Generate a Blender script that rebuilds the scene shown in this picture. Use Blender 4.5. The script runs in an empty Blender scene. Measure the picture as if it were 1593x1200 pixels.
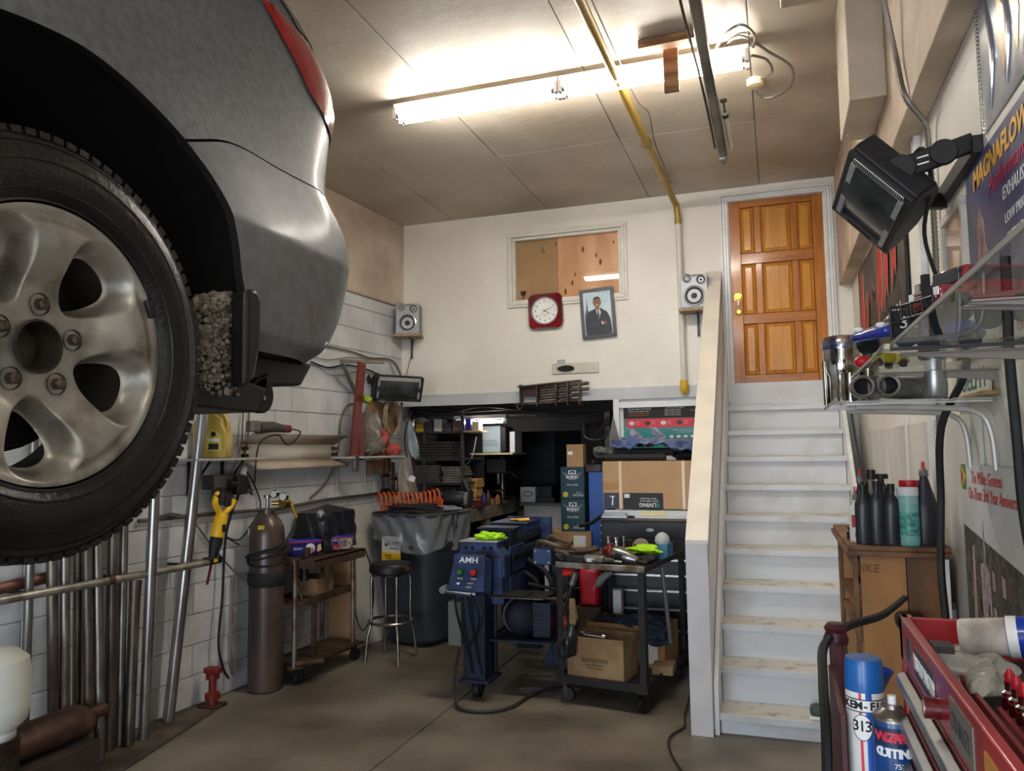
import bpy, bmesh, math, random
from mathutils import Vector, Matrix, Euler
random.seed(7)
PI = math.pi
SC = bpy.context.scene
COL = SC.collection
V = Vector

# ---------------------------------------------------------------- camera
cd = bpy.data.cameras.new('camera'); cam = bpy.data.objects.new('camera', cd); COL.objects.link(cam)
cd.sensor_width = 36.0; cd.lens = 27.430; cd.clip_start = 0.05; cd.clip_end = 60
cam.matrix_world = Matrix([[0.947043, 0.03942, 0.318678, 0.0], [0.320829, -0.074852, -0.944175, 0.0], [-0.013366, 0.996415, -0.083535, 1.69], [0.0, 0.0, 0.0, 1.0]])
SC.camera = cam
SC.view_settings.view_transform = 'Standard'; SC.view_settings.look = 'None'
SC.view_settings.gamma = 1.0; SC.view_settings.use_curve_mapping = False
SC.view_settings.exposure = 0.98
# ---------------------------------------------------------------- world (dim, the room is closed)
w = bpy.data.worlds.new('world'); SC.world = w; w.use_nodes = True
w.node_tree.nodes['Background'].inputs[0].default_value = (0.6, 0.7, 0.85, 1)
w.node_tree.nodes['Background'].inputs[1].default_value = 0.3

MATS = {}
def thin_glass(name, tint=(1, 1, 1), rough=0.02, boost=1.0):
    """thin pane: clear straight through, mirror reflection by Fresnel"""
    if name in MATS: return MATS[name]
    m = bpy.data.materials.new(name); m.use_nodes = True; MATS[name] = m
    nt = m.node_tree; nt.nodes.clear(); L = nt.links.new
    out = nt.nodes.new('ShaderNodeOutputMaterial'); mx = nt.nodes.new('ShaderNodeMixShader')
    tr = nt.nodes.new('ShaderNodeBsdfTransparent'); gl = nt.nodes.new('ShaderNodeBsdfGlossy'); fr = nt.nodes.new('ShaderNodeFresnel')
    tr.inputs[0].default_value = (*tint, 1); gl.inputs['Roughness'].default_value = rough; fr.inputs[0].default_value = 1.5*boost
    ge = nt.nodes.new('ShaderNodeNewGeometry'); inv = nt.nodes.new('ShaderNodeMath'); inv.operation = 'SUBTRACT'; inv.inputs[0].default_value = 1
    mu = nt.nodes.new('ShaderNodeMath'); mu.operation = 'MULTIPLY'      # reflect on the entering side only
    L(ge.outputs['Backfacing'], inv.inputs[1]); L(fr.outputs[0], mu.inputs[0]); L(inv.outputs[0], mu.inputs[1])
    L(mu.outputs[0], mx.inputs[0]); L(tr.outputs[0], mx.inputs[1]); L(gl.outputs[0], mx.inputs[2]); L(mx.outputs[0], out.inputs[0])
    return m
def area_light(name, loc, rot, sx, sy, power, color):
    l = bpy.data.lights.new(name, 'AREA'); l.shape = 'RECTANGLE'; l.size = sx; l.size_y = sy
    l.energy = power; l.color = color
    o = bpy.data.objects.new(name, l); COL.objects.link(o); o.location = loc; o.rotation_euler = rot
    return o
# daylight through the open garage door behind the camera
area_light('garage_door_daylight', (-1.4, -2.9, 1.5), (PI/2, 0, 0), 3.2, 2.6, 130, (0.80, 0.89, 1.0))
TUBE_STRENGTH = 50.0

# ---------------------------------------------------------------- materials
def lin(c):
    return tuple(((x/255)/12.92 if x/255 <= 0.04045 else ((x/255+0.055)/1.055)**2.4) for x in c)
def mat(name, rgb, rough=0.5, metal=0.0, var=0.0, scale=6.0, bump=0.0, rgb2=None, emis=0.0, trans=0.0, alpha=1.0,
        coat=0.0, stretch=(1, 1, 1), detail=5, lo=0.4, hi=0.62, bscale=None, ior=1.45):
    """procedural material: rgb mixed with rgb2 (or a darker self) by noise, optional bump"""
    if name in MATS: return MATS[name]
    m = bpy.data.materials.new(name); m.use_nodes = True; MATS[name] = m
    nt = m.node_tree; b = nt.nodes['Principled BSDF']; L = nt.links.new
    c1 = lin(rgb)
    b.inputs['Roughness'].default_value = rough; b.inputs['Metallic'].default_value = metal
    b.inputs['IOR'].default_value = ior
    if coat: b.inputs['Coat Weight'].default_value = coat; b.inputs['Coat Roughness'].default_value = 0.12
    b.inputs['Base Color'].default_value = (*c1, 1)
    if trans: b.inputs['Transmission Weight'].default_value = trans
    if alpha < 1: b.inputs['Alpha'].default_value = alpha
    if emis:
        b.inputs['Emission Color'].default_value = (*c1, 1); b.inputs['Emission Strength'].default_value = emis
    if var or rgb2 or bump:
        tc = nt.nodes.new('ShaderNodeTexCoord'); mp = nt.nodes.new('ShaderNodeMapping')
        mp.inputs['Scale'].default_value = stretch
        L(tc.outputs['Object'], mp.inputs['Vector'])
        n = nt.nodes.new('ShaderNodeTexNoise'); n.inputs['Scale'].default_value = scale; n.inputs['Detail'].default_value = detail
        L(mp.outputs[0], n.inputs['Vector'])
        if var or rgb2:
            r = nt.nodes.new('ShaderNodeValToRGB')
            c2 = lin(rgb2) if rgb2 else tuple(x*(1-var) for x in c1)
            r.color_ramp.elements[0].position = lo; r.color_ramp.elements[0].color = (*c2, 1)
            r.color_ramp.elements[1].position = hi; r.color_ramp.elements[1].color = (*c1, 1)
            L(n.outputs['Fac'], r.inputs[0]); L(r.outputs[0], b.inputs['Base Color'])
        if bump:
            n2 = n
            if bscale:
                n2 = nt.nodes.new('ShaderNodeTexNoise'); n2.inputs['Scale'].default_value = bscale; n2.inputs['Detail'].default_value = 4
                L(mp.outputs[0], n2.inputs['Vector'])
            bp = nt.nodes.new('ShaderNodeBump'); bp.inputs['Strength'].default_value = bump; bp.inputs['Distance'].default_value = 0.01
            L(n2.outputs['Fac'], bp.inputs['Height']); L(bp.outputs[0], b.inputs['Normal'])
    return m

# ---------------------------------------------------------------- mesh building
class G:
    def __init__(s): s.bm = bmesh.new()
    def poly(s, pts):
        try: return s.bm.faces.new([s.bm.verts.new(p) for p in pts])
        except ValueError: return None
    def box(s, x0, x1, y0, y1, z0, z1, m=None):
        c = [(x0,y0,z0),(x1,y0,z0),(x1,y1,z0),(x0,y1,z0),(x0,y0,z1),(x1,y0,z1),(x1,y1,z1),(x0,y1,z1)]
        if m is not None: c = [m @ V(q) for q in c]
        v = [s.bm.verts.new(q) for q in c]
        for f in ((3,2,1,0),(4,5,6,7),(0,1,5,4),(1,2,6,5),(2,3,7,6),(3,0,4,7)): s.bm.faces.new([v[i] for i in f])
        return s
    def ob(s, c, size, rot=(0,0,0)):
        m = Matrix.Translation(c) @ (rot.to_4x4() if isinstance(rot, Matrix) else Euler(rot).to_matrix().to_4x4())
        a, b, d = (q/2 for q in size)
        return s.box(-a, a, -b, b, -d, d, m)
    def bar(s, p0, p1, wx, wy, up=(0,0,1)):
        """rectangular bar from p0 to p1, wx across, wy along up"""
        p0, p1 = V(p0), V(p1); d = (p1-p0); L = d.length; d.normalize(); up = V(up)
        if abs(d.dot(up)) > .98: up = V((0,1,0)) if abs(d.y) < .9 else V((1,0,0))
        x = d.cross(up).normalized(); y = x.cross(d)
        m = Matrix((x, y, d)).transposed().to_4x4(); m.translation = p0
        return s.box(-wx/2, wx/2, -wy/2, wy/2, 0, L, m)
    def ring(s, c, x, y, r, n, ry=None):
        ry = r if ry is None else ry
        return [s.bm.verts.new(c + x*(r*math.cos(2*PI*i/n)) + y*(ry*math.sin(2*PI*i/n))) for i in range(n)]
    def skin(s, a, b):
        n = len(a)
        for i in range(n):
            try: s.bm.faces.new((a[i], a[(i+1)%n], b[(i+1)%n], b[i]))
            except ValueError: pass
    def cyl(s, p0, p1, r0, r1=None, n=16, cap=True):
        p0, p1 = V(p0), V(p1); d = (p1-p0).normalized(); r1 = r0 if r1 is None else r1
        x = d.orthogonal().normalized(); y = d.cross(x)
        a = s.ring(p0, x, y, r0, n); b = s.ring(p1, x, y, r1, n); s.skin(a, b)
        if cap:
            s.bm.faces.new(a[::-1]); s.bm.faces.new(b)
        return s
    def tube(s, pts, r, n=8, cap=True, closed=False):
        pts = [V(p) for p in pts]; N = len(pts); rings = []
        x = None
        for i, p in enumerate(pts):
            if closed: d = pts[(i+1)%N]-pts[i-1]
            else: d = pts[min(i+1, N-1)]-pts[max(i-1, 0)]
            if d.length < 1e-9: d = V((0,0,1))
            d.normalize()
            if x is None: x = d.orthogonal().normalized()
            x = (x - d*x.dot(d))
            if x.length < 1e-6: x = d.orthogonal()
            x.normalize(); y = d.cross(x)
            rr = r[i] if isinstance(r, (list, tuple)) else r
            rings.append(s.ring(p, x, y, rr, n))
        for a, b in zip(rings, rings[1:]): s.skin(a, b)
        if closed: s.skin(rings[-1], rings[0])
        elif cap:
            s.bm.faces.new(rings[0][::-1]); s.bm.faces.new(rings[-1])
        return s
    def lathe(s, prof, n=24, c=(0,0,0), m=None, cap=True):
        """prof = [(radius, height)]; axis z through c, or matrix m"""
        m = m or Matrix.Translation(c); rings = []
        for r, z in prof:
            rings.append([s.bm.verts.new(m @ V((max(r, 1e-4)*math.cos(2*PI*i/n), max(r, 1e-4)*math.sin(2*PI*i/n), z))) for i in range(n)])
        for a, b in zip(rings, rings[1:]): s.skin(a, b)
        if cap:
            s.bm.faces.new(rings[0][::-1]); s.bm.faces.new(rings[-1])
        return s
    def prism(s, pts, a, b, axis='z', m=None):
        """2D outline extruded from a to b along axis (x: pts=(y,z); y: pts=(x,z); z: pts=(x,y))"""
        def P(q, h):
            u, v_ = q
            p = V((h,u,v_)) if axis == 'x' else V((u,h,v_)) if axis == 'y' else V((u,v_,h))
            return m @ p if m is not None else p
        A = [s.bm.verts.new(P(q, a)) for q in pts]; B = [s.bm.verts.new(P(q, b)) for q in pts]
        s.skin(A, B)
        try: s.bm.faces.new(A[::-1]); s.bm.faces.new(B)
        except ValueError: pass
        return s
    def grid(s, f, nu, nv):
        vs = [[s.bm.verts.new(f(i/nu, j/nv)) for j in range(nv+1)] for i in range(nu+1)]
        for i in range(nu):
            for j in range(nv):
                try: s.bm.faces.new((vs[i][j], vs[i+1][j], vs[i+1][j+1], vs[i][j+1]))
                except ValueError: pass
        return s
    def sphere(s, c, r, n=12, sc=(1,1,1), rot=None):
        m = Matrix.Translation(c) @ (Euler(rot).to_matrix().to_4x4() if rot else Matrix()) @ Matrix.Diagonal((*sc, 1))
        bmesh.ops.create_uvsphere(s.bm, u_segments=n, v_segments=max(6, n//2), radius=r, matrix=m); return s
    def jit(s, amt, seed=0):
        rnd = random.Random(seed)
        for v in s.bm.verts: v.co += V((rnd.uniform(-amt, amt), rnd.uniform(-amt, amt), rnd.uniform(-amt, amt)))
        return s

def obj(name, g, m, parent=None, bev=0.0, smooth=True, sub=0, thick=0.0, kind=None, label=None, weld=False):
    """link the collected geometry (world coordinates) as ONE mesh object"""
    bm = g.bm
    if weld: bmesh.ops.remove_doubles(bm, verts=bm.verts, dist=1e-5)
    bmesh.ops.recalc_face_normals(bm, faces=bm.faces)
    me = bpy.data.meshes.new(name)
    o = bpy.data.objects.new(name, me); COL.objects.link(o)
    if parent is not None:
        o.parent = parent
        mw = wm(parent)
        bm.transform(mw.inverted())
    bm.to_mesh(me); bm.free()
    me.materials.append(m)
    if smooth:
        me.shade_smooth(); me.set_sharp_from_angle(angle=math.radians(38))
    if thick:
        md = o.modifiers.new('solid', 'SOLIDIFY'); md.thickness = thick; md.offset = 0
    if bev:
        md = o.modifiers.new('bevel', 'BEVEL'); md.width = bev; md.segments = 2; md.limit_method = 'ANGLE'; md.harden_normals = False
    if sub:
        md = o.modifiers.new('sub', 'SUBSURF'); md.levels = sub; md.render_levels = sub
    if kind: o['kind'] = kind
    if label: o['label'] = label
    return o
def wm(o):
    m = o.matrix_basis.copy()
    while o.parent is not None: o = o.parent; m = o.matrix_basis @ m
    return m
def thing(name, label, cat, loc, rz=0, group=None):
    o = bpy.data.objects.new(name, None); COL.objects.link(o); o.empty_display_size = 0.05
    o.location = loc; o.rotation_euler = (0, 0, rz); o['label'] = label; o['category'] = cat
    if group: o['group'] = group
    return o
def tag(o, label, cat, group=None, kind=None):
    o['label'] = label; o['category'] = cat
    if group: o['group'] = group
    if kind: o['kind'] = kind
    return o
def struct(name, g, m, parent=None, **k):
    o = obj(name, g, m, parent, **k)
    if parent is None: o['kind'] = 'structure'
    return o
def kids(o): return [c for c in bpy.data.objects if c.parent == o]
def copy_tree(o, parent=None, loc=None, rot=None, label=None, group=None):
    c = o.copy(); COL.objects.link(c); c.parent = parent
    if loc is not None: c.location = loc
    if rot is not None: c.rotation_euler = rot
    if label: c['label'] = label
    if group: c['group'] = group
    for k in kids(o): copy_tree(k, c)
    return c
def spline(pts, n=8, closed=False):
    """Catmull-Rom through pts"""
    P = [V(p) for p in pts]; N = len(P); out = []
    rng = range(N if closed else N-1)
    for i in rng:
        if closed: a, b, c, d = P[i-1], P[i], P[(i+1)%N], P[(i+2)%N]
        else: a, b, c, d = P[max(i-1, 0)], P[i], P[i+1], P[min(i+2, N-1)]
        for k in range(n):
            t = k/n
            out.append(0.5*((2*b)+(c-a)*t+(2*a-5*b+4*c-d)*t*t+(3*b-a-3*c+d)*t**3))
    if not closed: out.append(P[-1])
    return out
def wire(pts, r, n=6, k=6): return G().tube(spline(pts, k), r, n)
def text(s, size, loc, rot, m, parent, name='lettering', align='CENTER', sx=1.0, ext=0.0005, shear=0.0, bold=0.0):
    c = bpy.data.curves.new('t', 'FONT'); c.body = s; c.size = size; c.extrude = ext; c.align_x = align; c.align_y = 'CENTER'
    c.resolution_u = 2; c.shear = shear; c.offset = bold
    t = bpy.data.objects.new('t', c)
    me = bpy.data.meshes.new_from_object(t)
    bm = bmesh.new(); bm.from_mesh(me)
    R = rot if isinstance(rot, Matrix) else Euler(rot).to_matrix()
    bm.transform(Matrix.Translation(loc) @ R.to_4x4() @ Matrix.Diagonal((sx, 1, 1, 1)))
    g = G(); g.bm.free(); g.bm = bm
    bpy.data.objects.remove(t); bpy.data.meshes.remove(me); bpy.data.curves.remove(c)
    return obj(name, g, m, parent, smooth=False)
def frame(x, y):
    """rotation whose local x, y are given; z = x cross y"""
    x = V(x).normalized(); y = V(y); y = (y-x*x.dot(y)).normalized(); z = x.cross(y)
    return Matrix((x, y, z)).transposed()
YD = 7.175                       # plane of the back wall
CEIL = 4.035
def lw(y, off=0.0): return -3.61-0.07*(YD-y)+off        # left wall face at depth y

# shared materials
white_wall = mat('white_paint_wall', (238,233,223), 0.55, var=0.10, scale=1.3, bump=0.12, bscale=40)
pink_wall = mat('pinkish_plaster', (203,186,168), 0.7, rgb2=(176,158,142), scale=2.2, bump=0.35, bscale=25)
block_mat = mat('painted_block', (212,214,216), 0.6, rgb2=(194,196,198), scale=3.0, bump=0.35, bscale=60)
mortar = mat('mortar', (176,178,178), 0.8, bump=0.4, scale=60)
ceil_mat = mat('stained_ceiling_board', (200,190,174), 0.5, rgb2=(170,156,138), scale=1.1, bump=0.25, bscale=18, lo=0.36, hi=0.64)
concrete = mat('dirty_concrete', (130,121,108), 0.42, rgb2=(90,82,72), scale=1.7, bump=0.25, bscale=22, detail=9, lo=0.36, hi=0.66)
trim_white = mat('gloss_white_trim', (240,240,240), 0.35, var=0.12, scale=4)
stair_white = mat('stair_riser_paint', (214,218,224), 0.4, rgb2=(190,190,188), scale=2.5, lo=.3, hi=.5)
tread_mat = mat('worn_tread_paint', (222,216,202), 0.4, rgb2=(170,160,142), scale=9, lo=0.33, hi=0.45, detail=8)
steel = mat('galvanised_steel', (168,168,166), 0.32, 0.9, var=0.35, scale=5)
chrome = mat('chrome', (215,215,218), 0.12, 1.0)
dsteel = mat('dark_steel', (72,68,66), 0.45, 0.8, rgb2=(58,44,36), scale=9)
rust = mat('rusty_brown_steel', (96,66,52), 0.6, 0.4, rgb2=(62,42,34), scale=8, bump=.2)
blk = mat('black_plastic', (24,24,26), 0.45)
blkm = mat('black_matte', (16,16,17), 0.8)
rubber = mat('black_rubber', (22,22,23), 0.6, bump=.1, scale=30)
card = mat('cardboard', (172,136,98), 0.75, var=0.15, scale=4)
wood_b = mat('pale_wood', (188,150,104), 0.6, var=0.3, scale=4, stretch=(1,1,12))
white_p = mat('white_plastic', (225,225,225), 0.4)
black_ink = mat('black_ink', (28,27,28), 0.6)
white_ink = mat('white_ink', (230,230,228), 0.6)
# ================================================================ SETTING
# floor: base and slabs with joints
FX = -2.123
g = G().box(-6, 1.2, -3.2, 10, -0.2, -0.012); fl = struct('floor', g, mortar, smooth=False)
xs = [-6, FX-1.85, FX, 1.2]; ys = [-3.2, 1.5, 10]
for i in range(3):
    for j in range(2):
        struct('floor_slab', G().box(xs[i]+.006, xs[i+1]-.006, ys[j]+.006, ys[j+1]-.006, -0.1, 0), concrete, fl, bev=0.004)
# ceiling: boards with fine joints
ce = struct('ceiling', G().box(-4.6, 1.2, -3.2, YD, CEIL+.012, CEIL+.2), mortar, smooth=False)
cx = [-4.4, -3.02, -2.03, -1.04, -0.06, 0.9]; cy = [-3.1, -1.6, 0.84, 3.28, 5.71, YD]
rr = random.Random(3)
for i in range(5):
    for j in range(5):
        h = rr.uniform(0, .003)
        struct('ceiling_panel', G().box(cx[i]+.003, cx[i+1]-.003, cy[j]+.003, cy[j+1]-.003, CEIL-h, CEIL+.02), ceil_mat, ce, bev=.003)
# back wall above the workbench nook, with door and window openings
DX0, DX1, DZ0, DZ1 = -0.342, 0.468, 2.26, 3.905
WX0, WX1, WZ0, WZ1 = -2.40, -1.32, 3.13, 3.78
wb = G()
T = 0.12
for a, b, c, d in ((-3.72, WX0, 2.165, CEIL), (WX0, WX1, 2.165, WZ0), (WX0, WX1, WZ1, CEIL), (WX1, DX0, 2.165, CEIL), (DX0, DX1, DZ1, CEIL), (DX1, .80, 1.0, CEIL)):
    wb.box(a, b, YD, YD+T, c, d)
struct('wall_back', wb, white_wall, smooth=False)
struct('trim_1', G().box(-3.60, -0.56, YD-.022, YD, 2.150, 2.262), mat('grey_white_beam', (205,207,210), .5, var=.15, scale=3), bev=.003)
# left wall: mortar bed with blocks, plaster above
ZP = 3.17
dirw = V((0.07, 1, 0)).normalized(); nrm = V((1, -0.07, 0)).normalized()
def LP(s, z, off=0.0):
    """point on the left wall: s metres along from the back corner towards the camera"""
    return V((-3.61, YD, z)) - dirw*s + nrm*off
LR = Matrix((nrm, dirw, V((0,0,1)))).transposed()
def lbox(g, s0, s1, z0, z1, o0, o1):
    c = LP((s0+s1)/2, (z0+z1)/2, (o0+o1)/2); g.ob(c, (abs(o1-o0), abs(s1-s0), abs(z1-z0)), LR); return g
g = G(); lbox(g, 0, 10.2, 0, CEIL, -.3, -.012); wl_ = struct('wall_left', g, mortar, smooth=False)
bh = 0.2032; bl = 0.406
proto = []
nrow = int(ZP/bh)+1
for r in range(nrow):
    z0 = r*bh; z1 = min(z0+bh, ZP)
    off = 0 if r % 2 else bl/2
    s = -0.9 - off
    while s < 6.3:
        a, b = s, s+bl
        if b > 0.02:
            g = G(); lbox(g, max(a, 0)+.0022, b-.0022, z0+.0025, z1-.0025, -.05, rr.uniform(-.002, .002))
            struct('block', g, block_mat, wl_, bev=.004)
        s += bl
g = G(); lbox(g, 6.3, 10.2, 0, ZP, -.05, 0); struct('rendered_section', g, block_mat, wl_)
g = G(); lbox(g, 0, 10.2, ZP, CEIL, -.05, .025); struct('plaster_panel', g, pink_wall, wl_, bev=.01)
g = G(); lbox(g, 1.0, 1.01, ZP+.05, CEIL, .02, .027); struct('panel_joint', g, mortar, wl_)
# right wall, cladding boards below the banner
XR = 0.66
struct('wall_right', G().box(XR, XR+.2, -3.2, YD+.1, 0, CEIL), white_wall, smooth=False)
g = G().box(XR-.10, XR, 3.0-6.1, YD, 3.07, CEIL)
struct('trim_2', g, mat('soffit_box_plaster', (214,194,172), .7, rgb2=(186,166,146), scale=3, bump=.4, bscale=30), bev=.006)
g = G().box(0.395, XR-.1, 3.95, 4.5, 3.345, CEIL)
struct('trim_3', g, mat('column_box_paint', (200,186,168), .6, var=.15, scale=4, bump=.3, bscale=30), bev=.006)
g = G().box(0.1, XR-.1, 3.3, 3.95, 3.86, CEIL)
struct('trim_4', g, mat('column_box_paint', (196,184,170), .6), bev=.006)
# wall behind the camera with the open garage door
g = G().box(-4.6, -3.1, -3.3, -3.1, 0, CEIL).box(.3, 1, -3.3, -3.1, 0, CEIL).box(-3.1, .3, -3.3, -3.1, 2.9, CEIL)
struct('wall_front', g, white_wall, smooth=False)
# nook behind: walls, back, ceiling joists
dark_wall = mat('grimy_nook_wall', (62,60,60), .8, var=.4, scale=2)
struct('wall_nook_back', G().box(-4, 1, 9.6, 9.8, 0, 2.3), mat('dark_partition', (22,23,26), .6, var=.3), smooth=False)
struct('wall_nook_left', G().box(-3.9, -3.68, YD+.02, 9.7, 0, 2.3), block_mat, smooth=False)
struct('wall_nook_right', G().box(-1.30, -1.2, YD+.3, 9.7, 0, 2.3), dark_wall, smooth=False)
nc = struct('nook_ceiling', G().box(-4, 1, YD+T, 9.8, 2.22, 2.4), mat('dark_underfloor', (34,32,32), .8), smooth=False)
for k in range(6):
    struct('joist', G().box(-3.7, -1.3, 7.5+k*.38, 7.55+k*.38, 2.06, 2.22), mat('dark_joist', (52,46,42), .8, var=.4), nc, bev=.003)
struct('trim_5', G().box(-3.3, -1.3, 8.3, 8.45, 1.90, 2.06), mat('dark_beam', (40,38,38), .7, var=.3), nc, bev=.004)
# white panel and frame right of the nook opening (under the upper floor)
g = G().box(-1.42, -.56, YD+.01, YD+.07, 0, 2.15)
sp = struct('wall_side_panel', g, mat('white_board', (222,224,226), .45, var=.08), smooth=False)
g = G().box(-1.425, -1.37, YD-.035, YD+.02, 0, 2.15).box(-1.37, -.56, YD-.03, YD+.01, 2.07, 2.125)
struct('casing', g, trim_white, sp, bev=.004)

# ---------------- window over the nook (boarded up behind the glass)
win = struct('window_1', G().box(WX0-.02, WX1+.02, YD+.085, YD+.1, WZ0-.02, WZ1+.02), mat('backing', (120,84,54), .8))
def wframe(g, x0, x1, z0, z1, w_, y0, y1):
    g.box(x0, x1, y0, y1, z1-w_, z1); g.box(x0, x1, y0, y1, z0, z0+w_)
    g.box(x0, x0+w_, y0, y1, z0+w_, z1-w_); g.box(x1-w_, x1, y0, y1, z0+w_, z1-w_); return g
wp = mat('window_frame_paint', (226,222,212), .45, var=.12, scale=6)
A0 = (-2.485,7.160,3.913); A1 = (-1.235,7.160,3.222)
g = wframe(G(), -2.452, -1.262, 3.085, 3.832, .042, YD-.022, YD+.001)
wframe(g, -2.428, -1.286, 3.108, 3.810, .03, YD-.034, YD-.01)
struct('window_frame', g, wp, win, bev=.004)
g = wframe(G(), WX0, WX1, WZ0, WZ1, .028, YD-.006, YD+.08); struct('window_sash', g, wp, win, bev=.003)
midx = -1.946
cb = struct('cardboard_sheet', G().box(WX0, midx, YD+.060, YD+.066, WZ0, WZ1), card, win)
ply = struct('plywood_sheet', G().box(midx, WX1, YD+.055, YD+.07, WZ0, WZ1), mat('knotty_plywood', (226,176,132), .6, rgb2=(196,142,98), scale=3.2, stretch=(1,1,.35), detail=8), win)
kn = mat('knot', (96,56,34), .7)
for (px_, pz_, s_) in ((-1.75,3.62,.02),(-1.62,3.55,.016),(-1.58,3.48,.022),(-1.86,3.30,.018),(-1.93,3.22,.02),(-1.45,3.66,.012),(-1.83,3.38,.012),(-1.60,3.33,.014),(-1.40,3.67,.012),(-2.02,3.70,.012)):
    struct('knot', G().sphere((px_+.05, YD+.054, pz_), s_, 10, (.6,.12,1.5)), kn, ply)
rY = frame((1,0,0), (0,0,1))       # text facing the camera on a wall at constant y
text('L', .085, (midx-.15, YD+.058, 3.655), rY, black_ink, cb)
text('HA', .06, (midx-.05, YD+.058, 3.185), rY, black_ink, cb)
g = G().prism([(-2.34,3.26),(-2.28,3.26),(-2.285,3.225),(-2.305,3.205),(-2.305,3.185),(-2.29,3.18),(-2.33,3.18),(-2.315,3.185),(-2.315,3.205),(-2.335,3.225)], YD+.056, YD+.0605, 'y')
obj('glass_symbol', g, black_ink, cb, smooth=False)
glass = thin_glass('window_glass')
struct('pane', G().box(WX0+.02, WX1-.02, YD+.020, YD+.023, WZ0+.02, WZ1-.02), glass, win, smooth=False)

# ---------------- wooden door with nine raised panels
dw = mat('varnished_door_wood', (190,120,38), .3, rgb2=(156,88,24), scale=2.2, stretch=(14,14,1), detail=8, coat=.5, lo=.3, hi=.72)
dw2 = mat('varnished_rail_wood', (186,114,36), .3, rgb2=(148,82,24), scale=2.5, stretch=(1,14,14), detail=8, coat=.5, lo=.3, hi=.72)
dl = mat('door_panel_wood', (208,146,52), .27, rgb2=(182,114,34), scale=2.4, stretch=(16,16,1), detail=8, coat=.6, lo=.3, hi=.7)
dr = struct('door_1', G().box(DX0, DX1, YD+.045, YD+.075, DZ0, DZ1), mat('door_core', (120,62,22), .4))
W_ = DX1-DX0
cols = [(.125,.275),(.345,.655),(.725,.875)]
rows_ = [(.045,.32),(.375,.65),(.71,.965)]
xb = [0]+[q for c in cols for q in c]+[1]; zb = [0]+[q for c in rows_ for q in c]+[1]
fx = lambda u: DX0+u*W_
fz = lambda u: DZ0+u*(DZ1-DZ0)
for a, b in ((0, cols[0][0]), (cols[2][1], 1)):
    struct('stile', G().box(fx(a)+.002, fx(b), YD+.022, YD+.05, fz(0), fz(1)), dw, dr, bev=.003)
for a, b in ((0, .045), (.32,.375), (.65,.71), (.965, 1)):
    struct('rail', G().box(fx(cols[0][0]), fx(cols[2][1]), YD+.0225, YD+.05, fz(a)+.002, fz(b)-.002), dw2, dr, bev=.003)
for r0, r1 in rows_:
    for a, b in ((cols[0][1], cols[1][0]), (cols[1][1], cols[2][0])):
        struct('muntin', G().box(fx(a), fx(b), YD+.023, YD+.05, fz(r0), fz(r1)), dw, dr, bev=.003)
    for a, b in cols:
        x0, x1, z0, z1 = fx(a), fx(b), fz(r0), fz(r1); g = G()
        q = [(0, .040), (.008, .030), (.016, .040), (.034, .026)]
        rings = []
        for d_, y_ in q:
            rings.append([g.bm.verts.new((xx, YD+y_, zz)) for xx, zz in ((x0+d_, z0+d_), (x1-d_, z0+d_), (x1-d_, z1-d_), (x0+d_, z1-d_))])
        for p, q2 in zip(rings, rings[1:]): g.skin(p, q2)
        g.bm.faces.new(rings[-1])
        struct('raised_panel', g, dl, dr, smooth=False)
brass = mat('polished_brass', (222,178,84), .18, 1.0)
kx = (-0.276,7.120,3.031)
g = G().lathe([(.0,.035),(.026,.035),(.03,.02),(.012,.012),(.012,0),(.038,-.002),(.038,-.012)], 20, m=Matrix.Translation((kx[0], YD+.012, kx[2])) @ Euler((PI/2,0,0)).to_matrix().to_4x4())
struct('door_knob', g, brass, dr)
kx2 = (-0.275,7.120,2.910)
g = G().lathe([(.0,.014),(.02,.014),(.026,.004),(.028,-.01)], 20, m=Matrix.Translation((kx2[0], YD+.012, kx2[2]-.01)) @ Euler((PI/2,0,0)).to_matrix().to_4x4())
struct('deadbolt', g, brass, dr)
g = G()
for k, (a, b) in enumerate(((-.015,-.045),(.0,-.055),(.012,-.04))): g.bar((kx[0], YD-.03, kx[2]-.02), (kx[0]+a, YD-.032, kx[2]+b-.02), .008, .002)
kk = obj('key_bunch', g, steel); tag(kk, 'small bunch of keys hanging from the brass door knob', 'keys')
# door casing
g = G()
for o_, y0 in ((0, -.03), (.022, -.022), (.05, -.034)):
    w_ = (.02, .026, .016)[(0, .022, .05).index(o_)]
    g.box(DX0-o_-w_, DX0-o_, YD+y0, YD+.001, 2.1, DZ1+o_+w_); g.box(DX1+o_, DX1+o_+w_, YD+y0, YD+.001, 2.1, DZ1+o_+w_)
    g.box(DX0-o_-w_, DX1+o_+w_, YD+y0-.001, YD+.001, DZ1+o_, DZ1+o_+w_)
g.box(DX0-.002, DX0+.01, YD, YD+.05, DZ0, DZ1).box(DX1-.01, DX1+.002, YD, YD+.05, DZ0, DZ1)
struct('trim_6', g, trim_white, bev=.003)

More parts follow.
